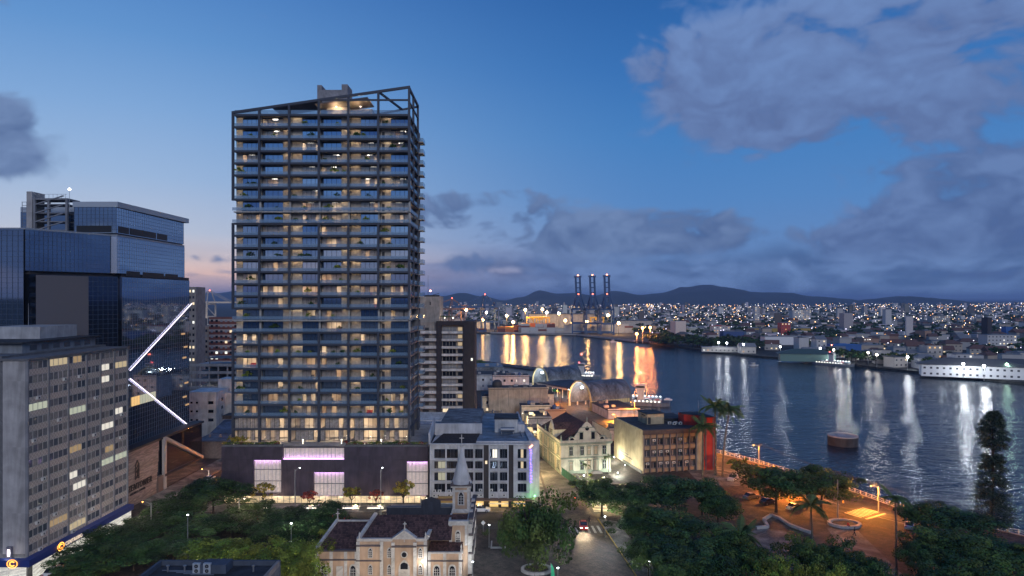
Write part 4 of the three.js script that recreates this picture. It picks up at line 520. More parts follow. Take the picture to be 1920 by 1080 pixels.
{ // ------------------------------------------------------------ dark glass office tower
  const t = thing('office_tower', 'dark mirror-glass office tower in stepped blocks with two glowing diagonal lines', 'office building', [-96, 0, -168]), Zl = (d) => 168 - d;
  const gLitR = pane0([.5, .57, .64], .95, .03), gLitLow = pane0([.34, .4, .48], .95, .03), g1 = pane0([.24, .3, .38], .95, .035), g2 = pane0([.16, .21, .3], .95, .03), g3 = pane0([.07, .09, .13], .92, .04), mul = M([.15, .19, .25], .4, { metalness: .7 });  // first two: lighter copies of the mirror glass, brighter reflection put into colour
  const wallGrid = (m, a, b, y0, y1, nx, ny) => { for (let i = 0; i <= nx; i++) { const x = mix(a[0], b[0], i / nx), z = mix(a[1], b[1], i / nx); m.bar([x, y0, z], [x, y1, z], .05, .05); } for (let j = 0; j <= ny; j++) { const y = mix(y0, y1, j / ny); m.bar([a[0], y, a[1]], [b[0], y, b[1]], .05, .05); } return m; };
  const grid = (a, b, y0, y1, nx, ny) => { const o = part(t, 'mullion_grid', wallGrid(mb(), a, b, y0, y1, nx, ny), mul); o.userData.kind = 'stuff'; return o; };
  const P3 = (a, b, y0, y1) => mb().quad([a[0], y0, a[1]], [b[0], y0, b[1]], [b[0], y1, b[1]], [a[0], y1, a[1]]);
  const mid = [[-60, Zl(150)], [-11, Zl(150)], [-1.5, Zl(166)], [0, Zl(166)], [0, Zl(200)], [-60, Zl(204)]], low = [[-60, Zl(150.6)], [-10.6, Zl(150.6)], [-9.5, Zl(154)], [-1, Zl(168)], [0, Zl(168)], [0, Zl(203)], [-60, Zl(206)]], up = [[-10.2, Zl(165.6)], [0, Zl(165.6)], [0, Zl(199.5)], [-30, Zl(199.5)], [-30, Zl(175)], [-10.2, Zl(175)]];
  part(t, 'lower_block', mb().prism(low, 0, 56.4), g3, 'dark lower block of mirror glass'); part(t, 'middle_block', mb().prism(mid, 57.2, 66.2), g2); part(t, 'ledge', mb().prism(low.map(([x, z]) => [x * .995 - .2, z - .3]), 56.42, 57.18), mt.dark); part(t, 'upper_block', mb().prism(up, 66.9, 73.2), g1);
  part(t, 'louvre_slot', mb().prism(up.map(([x, z]) => [x - .5, z - .5]), 66.2, 66.9), mt.black); part(t, 'parapet', mb().prism([[-10.4, Zl(165.3)], [.5, Zl(165.3)], [.9, Zl(201)], [-30, Zl(201)], [-30, Zl(175)], [-10.4, Zl(175)]], 73.2, 74.5), M([.42, .46, .5], .5, { metalness: .4 }));
  part(t, 'roof_edge', mb().prism(mid.map(([x, z]) => [x + .12, z + .12]), 66.22, 66.6), M([.3, .33, .37], .5, { metalness: .4 })); part(t, 'corner_strip', mb().prism([[-1.4, Zl(165.8)], [.04, Zl(165.8)], [.04, Zl(167)], [-1.4, Zl(167)]], 57.2, 66.1), M([.55, .6, .66], .2, { metalness: .8 }));
  part(t, 'lit_right_glass', P3([.02, Zl(166)], [.02, Zl(200)], 57.25, 66.15), gLitR); part(t, 'lit_right_glass', P3([.02, Zl(165.7)], [.02, Zl(199.4)], 66.95, 73.15), gLitR); part(t, 'lit_right_glass', P3([.02, Zl(168.1)], [.02, Zl(202.9)], .2, 56.3), gLitLow); part(t, 'lit_front_glass', P3([-34, Zl(149.7)], [-11.1, Zl(149.7)], 0, 66.3), g1); part(t, 'grey_panel', mb().bar([-10.3, 48.0, Zl(152.2)], [-4.6, 48.0, Zl(162)], .4, 16.6), M([.11, .105, .115], .6));  // right and front faces overlaid with lighter glass colour for their brighter reflection
  grid([0.04, Zl(165.6)], [0.04, Zl(199.5)], 66.9, 73.2, 32, 7); grid([-10.2, Zl(165.55)], [0, Zl(165.55)], 66.9, 73.2, 10, 7); grid([.04, Zl(166)], [.04, Zl(200)], 57.2, 66, 32, 9); grid([-10.9, Zl(149.95)], [-1.55, Zl(165.95)], 57.2, 66, 20, 9); grid([.04, Zl(168)], [.04, Zl(203)], 1, 56.3, 30, 46); grid([-33, Zl(149.62)], [-11.1, Zl(149.62)], 20, 66, 18, 40); grid([-1, Zl(167.96)], [-9.5, Zl(153.96)], 20, 56.2, 14, 32);
  for (const [a, b] of [[166.4, 171], [171.4, 184], [184.6, 190]]) part(t, 'louvre_opening', mb().box(-.2, .08, 67.1, 68.7, Zl(b), Zl(a)), mt.black); part(t, 'louvre_opening', mb().box(-9.6, -1.2, 67.1, 68.7, Zl(165.7), Zl(165.52)), mt.black); for (const [a, b] of [[170, 176], [177.5, 188], [189, 196]]) part(t, 'lower_opening', mb().box(-.2, .1, 56.6, 57.9, Zl(b), Zl(a)), mt.dark);
  // open stair frame on the roof
  const st = mb(), sx = -21.6, ex = -12.2, zz = Zl(166); for (const x of [sx + 1.6, sx + 5, ex]) st.box(x - .25, x + .25, 66.2, 75, zz - .3, zz + .3); for (let k = 0; k < 4; k++) { st.box(sx + 1, ex, 67.5 + k * 2.1, 67.75 + k * 2.1, zz - 4, zz + .2); st.bar([sx + 2, 67.6 + k * 2.1, zz + .3], [ex - .6, 69.7 + k * 2.1, zz + .3], .3, .25); } st.box(sx + .2, ex + .3, 75, 75.4, zz - 4.5, zz + .3); for (let x = sx + 1; x < ex; x += 1) st.cyl([x, 75.4, zz], [x, 76.4, zz], .04, .04, 4); st.bar([sx, 76.4, zz], [ex, 76.4, zz], .06); st.box(sx - 1.6, sx - 1.5, 66.5, 74.6, zz - .1, zz).box(sx - .5, sx - .4, 66.5, 74.6, zz - .1, zz); for (let k = 0; k < 10; k++) st.box(sx - 1.6, sx - .4, 66.8 + k * .85, 66.9 + k * .85, zz - .1, zz);
  part(t, 'stair_frame', st, M([.25, .26, .29], .7, { map: T.streak })); part(t, 'stair_wall', mb().box(sx - .1, sx + 1.2, 66.2, 77, zz - 4, zz + .5), mt.conc);
  part(t, 'antenna', mb().cyl([-11.6, 73, zz], [-11.6, 77.4, zz], .07, .05, 5), mt.metal); part(t, 'beacon_light', mb().ball(-11.6, 77.6, zz, .3, 6), glow([1, .97, .9], 12)); point(-107.6, 77.6, -166, WHITE, 6, .3);
  // glowing diagonal lines on the street face
  const A = [[.35, 49.6, Zl(204)], [.35, 33, Zl(171)], [.35, 31, Zl(171)], [.35, 12.9, Zl(203)]], led = glow([.95, .82, 1], 2.4); for (const [a, b] of [[0, 1], [2, 3]]) { part(t, 'led_line', mb().bar(A[a], A[b], .18, .16), led); }
  for (const [d, y, w] of [[172, 23.8, 9]]) for (let i = 0; i < 9; i++) part(t, 'lit_window', mb().box(.1, .16, y, y + 2.3, Zl(d + 1.2 + i * 1.3), Zl(d + .1 + i * 1.3)), i < 3 ? glow([1, .62, .25], .9) : glow([.9, .9, .7], .5));
  for (const [d, y] of [[198, 40.5], [199.5, 36.6], [198.8, 33.5], [200, 26], [199, 22], [200.5, 19.5]]) part(t, 'lit_window', mb().box(.1, .14, y, y + .5, Zl(d + 2.2), Zl(d)), glow([1, .6, .3], .5));
  // street podium with sign wall and triangular frame
  const p = thing('sign_podium', 'dark street podium with pale lettered wall and triangular white frame', 'building', [-93, 0, -172]), Q = (d) => 172 - d, wm = M([.5, .44, .42], .75, { map: T.wood, bumpMap: T.wood, bumpScale: .01 });
  part(p, 'block', mb().box(-3, -.6, 0, 13.6, Q(206), Q(164)), g3); part(p, 'roof', mb().box(-3, .1, 13.6, 14.2, Q(206), Q(164)), mt.dark);
  for (let k = 0; k < 5; k++) part(p, 'wall_panel', mb().prism([[0, Q(164.2)], [0, Q(178.6 + k * .32)], [-.5, Q(178.6 + k * .32)], [-.5, Q(164.2)]], .1 + k * 2.7 + .02, .1 + (k + 1) * 2.7), wm);
  part(p, 'frame_post', mb().box(-.2, .5, .2, 14, Q(183), Q(181.8)), M([.38, .36, .35], .6)); part(p, 'frame_beam', mb().bar([.2, 13.7, Q(182.6)], [.2, 3.6, Q(204.5)], .9, .8), M([.38, .36, .35], .6)); part(p, 'frame_sill', mb().bar([.1, 3.9, Q(182)], [.1, 3.4, Q(204.5)], .9, .7), mt.dark); part(p, 'triangle_window', mb().poly([[-.3, 4.2, Q(183.1)], [-.3, 3.8, Q(204)], [-.3, 13.4, Q(183.1)]]), pane0([.3, .3, .32], .95, .05)); part(p, 'street_window', mb().box(-.4, -.1, .2, 3.2, Q(206), Q(183.4)), pane0([.5, .48, .46], .95, .08)); part(p, 'entrance_block', mb().box(-.6, .3, 0, 4.2, Q(181.6), Q(178.9)), M([.14, .11, .1], .6));
  const put = (g, y, d, sk = .12) => { g.applyMatrix4(new THREE.Matrix4().set(1, sk, 0, 0, 0, 1, 0, 0, 0, 0, 1, 0, 0, 0, 0, 1)); g.rotateY(Math.PI / 2); g.translate(.02, y, Q(d)); return g; };
  part(p, 'sign_letters', put(textGeo('ZENTOWER', 1.5, .14, 1.0), 3.9, 165.2), mt.black); part(p, 'sign_letters', put(textGeo('BUSINESS CENTER', .52, .1, 1.1), 2.9, 166.2), mt.black);
  const em = mb(); em.box(0, .35, 0, 3.6, 0, .12).box(1.55, 1.9, 0, 3.4, 0, .12).bar([.1, 3.5, .06], [1, 4.6, .06], .12, .35).bar([1, 4.6, .06], [1.8, 3.3, .06], .12, .35).bar([.3, 2.4, .06], [1.7, 3.6, .06], .12, .25).bar([.3, 1.6, .06], [1.7, 2.7, .06], .12, .25).bar([.3, .2, .06], [1.3, .9, .06], .12, .3).bar([.9, .3, .06], [1.1, 2.2, .06], .12, .25); part(p, 'emblem', put(em.geo(), 6.3, 168.3, 0), mt.black);
}
// ---------------------------------------------------------------- buildings between the office tower and the residential tower
function windowsOn(t, name, face, x0, x1, nx, y0, y1, ny, z, w, h, mats, q, litP = 0, litM = [mt.winW, mt.winC]) { // windows set proud of a wall facing +z
  for (let j = 0; j < ny; j++) for (let i = 0; i < nx; i++) { const cx = mix(x0, x1, (i + .5) / nx), cy = mix(y0, y1, (j + .5) / ny), m = q() < litP ? pick(litM, q) : pick(mats, q); const g = mb(); if (face === 'z') g.box(cx - w / 2, cx + w / 2, cy - h / 2, cy + h / 2, z - .1, z + .03); else g.box(z - .1, z + .03, cy - h / 2, cy + h / 2, cx - w / 2, cx + w / 2); part(t, name, g, m); } }
const dg = [pane0([.08, .1, .14], .8, .1), pane0([.05, .06, .08], .8, .08), M([.2, .21, .24], .6)];
{ const q = rng(61);
  const d = 380, b = thing('brick_apartment_building', 'red brick apartment building with white window bands behind the office tower', 'building', [X(420, d), 0, -d]), w = 20; part(b, 'wall', mb().box(-w * .42, w * .7, 0, Y(595, d), -14, 0), M([.2, .06, .045], .85, { map: T.streak })); for (let k = 0; k < 11; k++) part(b, 'floor_band', mb().box(-w * .42, w * .7, Y(595, d) - 2.1 - k * 2.9, Y(595, d) - .9 - k * 2.9, -.02, .03), M([.3, .26, .25], .8)); windowsOn(b, 'window', 'z', -w * .4, w * .65, 8, Y(595, d) - 33, Y(595, d) - .4, 11, .1, 1.3, 1.3, dg, q, .16);
  const d2 = 390, c = thing('beige_tower_block', 'beige and grey apartment tower left of the red brick building', 'building', [X(374, d2), 0, -d2]); part(c, 'wall', mb().box(-7, 6, 0, Y(612, d2), -12, 0), M([.42, .34, .29], .85, { map: T.streak })); part(c, 'wing', mb().box(-7, -1, Y(612, d2), Y(598, d2), -12, -1), mt.concD); windowsOn(c, 'window', 'z', -1, 5.6, 2, 4, Y(615, d2), 10, .02, 1, 1.4, dg, q, .1);
  const d3 = 330, e = thing('slim_tower_block', 'slim grey tower block with lit windows peeking past the office tower', 'building', [X(359, d3), 0, -d3]); part(e, 'wall', mb().box(-6, 2.2, 0, Y(538, d3), -10, 0), M([.3, .28, .27], .85, { map: T.streak })); windowsOn(e, 'window', 'z', -1.6, 1.8, 2, 20, Y(540, d3), 12, .02, .9, 1.2, dg, q, .4);
  const d4 = 300, f = thing('parking_structure', 'open concrete floor decks under construction below the brick building', 'building', [X(398, d4), 0, -d4]); for (let k = 0; k < 5; k++) part(f, 'floor_deck', mb().box(-10, 11, 8 + k * 3.3, 8.4 + k * 3.3, -18, 0).box(-10, 11, 8.4 + k * 3.3, 9.2 + k * 3.3, -.2, 0), mt.conc); for (let k = 0; k < 6; k++) part(f, 'pillar', mb().box(-9.8 + k * 4, -9.3 + k * 4, 0, 21.6, -.8, -.3), mt.conc); part(f, 'rear_wall', mb().box(-10, 11, 0, 21, -18.2, -17), mt.concD); for (let k = 0; k < 5; k++) part(f, 'deck_lamp', mb().box(-8 + k * 3.6, -7.4 + k * 3.6, 14.7, 14.85, -4.4, -4.1), mt.lampW); for (const x of [-6, 4]) point(X(398, d4) + x, 14.2, -d4 - 4, WHITE, 30, .3); part(f, 'deck_roof', mb().box(-3, 11, 24.5, 24.9, -12, -2).box(-2.6, -2.2, 21.6, 24.5, -3, -2.6).box(10.4, 10.8, 21.6, 24.5, -3, -2.6), mt.roofG);
  const d5 = 250, w5 = thing('white_block', 'low white stepped building with small square windows beyond the street', 'building', [X(398, d5), 0, -d5]); part(w5, 'wall', mb().box(-9, 1.5, 0, Y(735, d5), -12, 0).box(-2, 10, 0, Y(742, d5), -24, -8).box(-3, 6, 0, Y(718, d5), -20, -12), mt.white); windowsOn(w5, 'window', 'z', -8.6, -4.6, 2, 5, 14.5, 3, .02, .8, .7, dg, q); windowsOn(w5, 'window', 'z', -1.6, .6, 1, 5, 14.5, 3, .02, 1.9, 1.1, dg, q); windowsOn(w5, 'window', 'x', -11, -3, 2, 6, 15, 3, 1.5, 1.6, 1.2, dg, q); part(w5, 'wall_lamp', mb().ball(-7, 16, -11.5, .4, 6), mt.lampO); point(X(398, d5) - 7, 16.2, -d5 - 11, SODIUM, 60, .4);
  const d6 = 218, g6 = thing('low_roof_building', 'low dark building with blue-grey roofs beside the purple podium', 'building', [X(410, d6), 0, -d6]); part(g6, 'wall', mb().box(-8, 9, 0, 5.2, -24, 0), mt.concD); part(g6, 'roof', mb().box(-8.2, 9.2, 5.2, 5.5, -12, .2), M([.14, .17, .22], .6, { map: T.roofdirt })); part(g6, 'rear_roof', mb().quad([-8.2, 5.6, -12], [9.2, 5.6, -12], [9.2, 8.2, -24], [-8.2, 8.2, -24]), M([.1, .15, .24], .5, { map: T.roofdirt })); part(g6, 'dark_roof', mb().box(-9, 9.4, 8.3, 9.6, -30, -24), mt.roofD); for (let k = 0; k < 4; k++) part(g6, 'roof_vent', mb().box(-6 + k * 3.4, -5.4 + k * 3.4, 5.5, 6.3, -7, -6.4), mt.metal);
}
// ================================================================ middle: dark apartment tower, hotel, ornate house, beige office, church
{ const d = 256, q = rng(71), t = thing('dark_frame_apartment_tower', 'apartment tower with charcoal frame and white balcony bands behind the tall tower', 'building', [X(788, d), 0, -d]), u = (px) => X(px, d) - X(788, d), top = Y(602, d), fl = 12, y0 = 7, ph = (top - 1.8 - y0) / fl, char = M([.035, .032, .042], .8, { map: T.streak });
  part(t, 'core', mb().box(u(776), u(823), 0, Y(556, d), -16, -2.5), M([.42, .39, .36], .85, { map: T.streak })); part(t, 'core_window', mb().box(u(804), u(806.4), Y(572, d), Y(566, d), -2.5, -2.46), mt.dark); part(t, 'roof_rail', mb().box(u(792), u(822), Y(556, d), Y(553, d), -4, -3.8).bar([u(796), Y(556, d), -6], [u(820), Y(550, d), -6], .2).cyl([u(799), Y(556, d), -6], [u(799), Y(515, d), -6], .06, .04, 4), mt.dark); part(t, 'beacon_light', mb().ball(u(804), Y(545, d), -5, .35, 6), glow([1, .3, .25], 12));
  part(t, 'wall', mb().box(u(788), u(880), 0, top - .4, -15, -1.8), M([.4, .36, .33], .85, { map: T.streak })); part(t, 'frame_pier', mb().box(u(818), u(828), y0, top, -1.8, .1), char); part(t, 'frame_top', mb().box(u(828), u(868), top - 1.5, top, -1.8, .1), char); part(t, 'dark_wall', mb().box(u(868), u(890), 0, top, -15, .1), char);
  for (let k = 0; k < fl; k++) { const y = y0 + k * ph; part(t, 'balcony', mb().box(u(788), u(818), y - .1, y + .95, -.6, .0), mt.white); part(t, 'balcony', mb().box(u(828), u(868), y - .1, y + .75, -.9, -.3), mt.white); part(t, 'opening', mb().box(u(791), u(803), y + 1, y + 2.1, -1.8, -1.7), mt.dark);
    part(t, 'window', mb().box(u(829.5), u(854), y + .8, y + 2.45, -1.8, -1.7), k === 0 ? mt.winW : pick(dg, q)); part(t, 'window', mb().box(u(858), u(866), y + .9, y + 2.2, -1.8, -1.7), q() < .3 ? glow([1, .75, .45], .5) : pick(dg, q)); for (let j = 1; j < 4; j++) part(t, 'window_mullion', mb().box(u(829.5 + j * 6.1) - .05, u(829.5 + j * 6.1) + .05, y + .8, y + 2.45, -1.7, -1.6), mt.pale);
    part(t, 'small_window', mb().box(u(883), u(886.5), y + 1, y + 2, .1, .14), k === 7 ? mt.winC : mt.black); }
  for (let i = 0; i < 5; i++) { const p = thing('roof_palm', 'small lit palm on the roof of the charcoal-framed apartment tower', 'palm', [X(826 + i * 5, d + 5), Math.max(top, 0) - .42, -d - 5], i, 'palms on the dark tower roof'); part(p, 'trunk', mb().cyl([0, 0, 0], [0, 2.2, 0], .12, .1, 6), mt.trunkP); for (let j = 0; j < 8; j++) { const f = part(p, 'frond', FR[j % 2], LM.palm); f.position.y = 2.2; f.rotation.set(0, j * .8, .1, 'YXZ'); f.scale.setScalar(.6); } }
  part(t, 'roof_lamp', mb().ball(u(830), top + 1, -8, .25, 5).ball(u(846), top + 1, -8, .25, 5), mt.lampW); point(X(838, d), top + 1.4, -d - 7, WARM, 60, .3);
  const p = thing('pool_terrace', 'pale terrace deck with a blue swimming pool below the charcoal-framed tower', 'terrace', [-24, 0, -214]); part(p, 'deck', mb().box(-12, 12.5, 0, 8.6, -41.4, 0), mt.whiteW); part(p, 'pool', mb().box(-11, 5.5, 8.62, 8.66, -22, -9), new THREE.MeshPhysicalMaterial({ color: rc([.03, .16, .3]), roughness: .08, ior: 1.33 })); part(p, 'pool_edge', mb().box(-11.4, 6, 8.6, 8.95, -9, -8.6).box(-11.4, 6, 8.6, 8.95, -22.4, -22), mt.white); part(p, 'parapet', mb().box(-12, 12.5, 8.6, 9.6, -.3, -.02), mt.white); part(p, 'deck_wall', mb().box(6, 12.4, 8.6, 10.2, -30, -6), mt.cream); }

// ---------------------------------------------------------------- white hotel
{ const d = 165, q = rng(81), HX = -19.7, t = thing('hotel', 'white mid-rise hotel with dark vertical strips and purple vertical lettering', 'hotel', [HX, 0, -d]), u = (px) => X(px, d) - HX, v = (py) => Y(py, d), wm = M([.66, .66, .68], .8, { map: T.streak }), brown = M([.028, .022, .022], .6), H0 = 16;
  part(t, 'wall', mb().prism([[0, -.4], [24.0, -.4], [26.4, -2], [21.2, -43], [.3, -43]], 2.7, H0 - .3), wm); part(t, 'corner_wall', mb().prism([[24.02, -.38], [26.42, -1.98], [26.2, -3], [24, -1]], 2.6, H0 + .3), wm);
  part(t, 'ground_floor', mb().prism([[.2, -3.4], [26, -3.4], [21, -43], [.4, -43]], 0, 2.7), M([.5, .4, .28], .9));
  for (const [a, b] of [[906.9, 916.3], [953.7, 963]]) { part(t, 'dark_strip', mb().box(u(a), u(b), 2.7, H0 - .2, -.4, -.16), brown); for (let k = 0; k < 3; k++) part(t, 'strip_window', mb().box(u(a) + .35, u(b) - .35, 5.2 + k * 2.9, 6 + k * 2.9, -.16, -.13), k === 2 && a < 910 ? mt.winW : mt.dark); }
  const cols = [[814.3, 834.8], [837.6, 858], [871, 886.7], [891, 904.6], [918.5, 932.4], [937.4, 951.3], [971, 987]], rows = [[843, 859], [866, 878.5], [886.8, 901], [908, 923]];
  rows.forEach(([ya, yb], r) => cols.forEach(([a, b], c) => { const on = (r === 0 && c === 4) || (r === 1 && c === 0) || (r === 2 && c === 0), x0 = u(a), x1 = u(b), y0 = v(yb), y1 = v(ya), f = mb().box(x0, x1, y0 - .06, y0, -.42, -.3).box(x0, x1, y1, y1 + .06, -.42, -.3); for (let j = 0; j <= 3; j++) f.box(mix(x0, x1, j / 3) - .035, mix(x0, x1, j / 3) + .035, y0, y1, -.42, -.32); const w = part(t, 'window', f, mt.mull); for (let j = 0; j < 3; j++) part(w, 'pane', mb().box(mix(x0, x1, j / 3) + .04, mix(x0, x1, (j + 1) / 3) - .04, y0, y1, -.41, -.37), on && j !== 0 ? (c === 4 ? glow([1, .96, .85], 1.2) : glow([.9, .85, .62], .45)) : c === 6 && r < 2 && j === 1 ? glow([1, .8, .5], .7) : dg[(j + r * 3 + c) % 2]); }));
  for (const px of [807, 836.2, 860, 888.8, 917.5, 934.9, 952.5, 964]) part(t, 'pilaster', mb().box(u(px) - .16, u(px) + .16, 2.75, H0 - .1, -.38, .1), wm); for (let k = 0; k < 5; k++) part(t, 'floor_band', mb().box(.05, u(906), v(862 + k * 20.6) - .14, v(862 + k * 20.6) + .14, -.36, .04).box(u(916.4), u(953.6), v(862 + k * 20.6) - .14, v(862 + k * 20.6) + .14, -.36, .04).box(u(963.2), 24, v(862 + k * 20.6) - .14, v(862 + k * 20.6) + .14, -.36, .04), wm);
  part(t, 'cornice', mb().box(-.2, 24.2, H0 - .32, H0, -.6, .2), wm);
  part(t, 'tile_roof', mb().quad([0.3, H0 + .02, -.2], [u(892), H0 + .02, -.2], [u(896), H0 + .25, -11], [2, H0 + .25, -11]), M([.05, .035, .035], .9, { map: T.tile, bumpMap: T.tileb, bumpScale: .05 })); part(t, 'metal_roof', mb().prism([[u(893), -.3], [23.8, -.3], [21, -42.8], [u(893), -42.8]], H0 - .2, H0 + .15), M([.3, .36, .44], .5, { map: T.roofdirt, metalness: .2 })); part(t, 'gable_wall', mb().box(-.2, u(900), H0 - .2, 18.8, -11.6, -11.1).bar([-.3, 17.2, -.2], [-.3, 18.8, -11.4], .4, 2.8), wm); part(t, 'rear_roof', mb().box(.4, u(893), H0 - .2, 17.6, -42.8, -11.7), mt.roofG);
  part(t, 'parapet', mb().bar([24.1, H0 + .25, -.9], [21.3, H0 + .25, -43], .5, .7), wm); part(t, 'parapet', mb().box(u(893), 24, H0 + .15, H0 + .5, -.5, -.2), wm);
  const ph = part(t, 'roof_house', mb().box(15.2, 21.2, H0 + .15, 19.6, -20, -12.8), M([.56, .58, .6], .85, { map: T.streak })); part(ph, 'roof_house_top', mb().box(15, 21.4, 19.6, 19.85, -20.2, -12.6), mt.roofD); part(t, 'roof_annex', mb().box(21.3, 23, H0 + .15, 18.2, -17, -13), wm); part(t, 'water_tank', mb().cyl([16.8, H0 + 1.2, -11.4], [20.3, H0 + 1.2, -11.4], .62, .62, 10).box(16.9, 17.1, H0 + .15, H0 + .7, -11.7, -11.1).box(20, 20.2, H0 + .15, H0 + .7, -11.7, -11.1), mt.metal); for (const z of [-6, -18, -30]) part(t, 'roof_pipe', mb().cyl([22.4, H0 + .5, z], [21.6, H0 + .5, z - 10], .12, .12, 6), mt.metal);
  part(t, 'awning', mb().box(.2, 25, 2.45, 2.75, -1, 1.4), M([.2, .12, .08], .8));
  [[888.5, 906.5], [916.5, 934], [939, 953], [812, 860], [960, 985]].forEach(([a, b], i) => { part(t, 'shop_window', mb().box(u(a), u(b), .25, 2.4, -1.62, -1.58), i === 3 ? glow([1, .62, .2], .25) : glow([1, .66, .22], .95)); }); for (const px of [897, 925, 946]) { part(t, 'unseen_shop_lamp', mb().box(u(px) - .4, u(px) + .4, 2.38, 2.44, .8, 1.1), mt.lampW); point(X(px, d), 2.22, -d + .95, new THREE.Color(1, .62, .2), 14, .12, 'unseen_shop_lamp'); } for (const px of [887, 909, 915, 937, 956]) part(t, 'shop_pier', mb().box(u(px) - .35, u(px) + .35, .14, 2.45, -1.7, -1.2), brown); part(t, 'shop_wall', mb().box(.3, 24.6, .14, 2.45, -2, -1.7), brown); part(t, 'shop_sign', mb().box(u(822), u(858), 2.8, 3.3, 0, .3), M([.3, .2, .08], .7));  // unseen lamps under the awning, placed to light the shop fronts
  // vertical sign: small slanted emblem, the word HOTEL and a worn second word
  const pg = glow([.2, .12, 1], 6); 'HOTEL'.split('').forEach((c, i) => { const g = textGeo(c, .46, .1); g.translate(24.1, v(846.5) - i * .74, -.2); part(t, 'sign_letter', g, pg); }); for (let i = 0; i < 7; i++) { const y = v(873) - i * .7, m = mb().box(24.12, 24.22, y, y + .45, -.2, -.1); if (i % 2) m.box(24.22, 24.5, y + .35, y + .45, -.2, -.1); else m.bar([24.2, y + .4, -.15], [24.5, y + .05, -.15], .1); if (i % 3) m.box(24.4, 24.5, y, y + .35, -.2, -.1); part(t, 'sign_letter', m, pg); }
  part(t, 'sign_emblem', mb().bar([23.9, 14.9, -.1], [24.7, 15.6, -.1], .14, .34), glow([1, .45, .3], 3.5)); point(HX + 25.2, 3.4, -d + .2, new THREE.Color(.2, 1, .25), 26, .2, 'green_lamp'); part(t, 'green_lamp', mb().ball(25.2, 3.4, .2, .18, 6), glow([.2, 1, .3], 6));
  for (const [px, y] of [[814, 3.5], [822, 3.5], [842, 3.6], [814, 4.6], [824, 4.6], [842, 4.6], [849, 3.5], [901, 4.8], [895, 3.6], [902, 3.6], [921, 4.8], [939, 4.8], [923, 3.6], [945, 3.6]]) airCon(X(px, d), y - .4, -d - .35, 0, 'air conditioner box above the lit hotel shops', 'air conditioners on the hotel front');
}
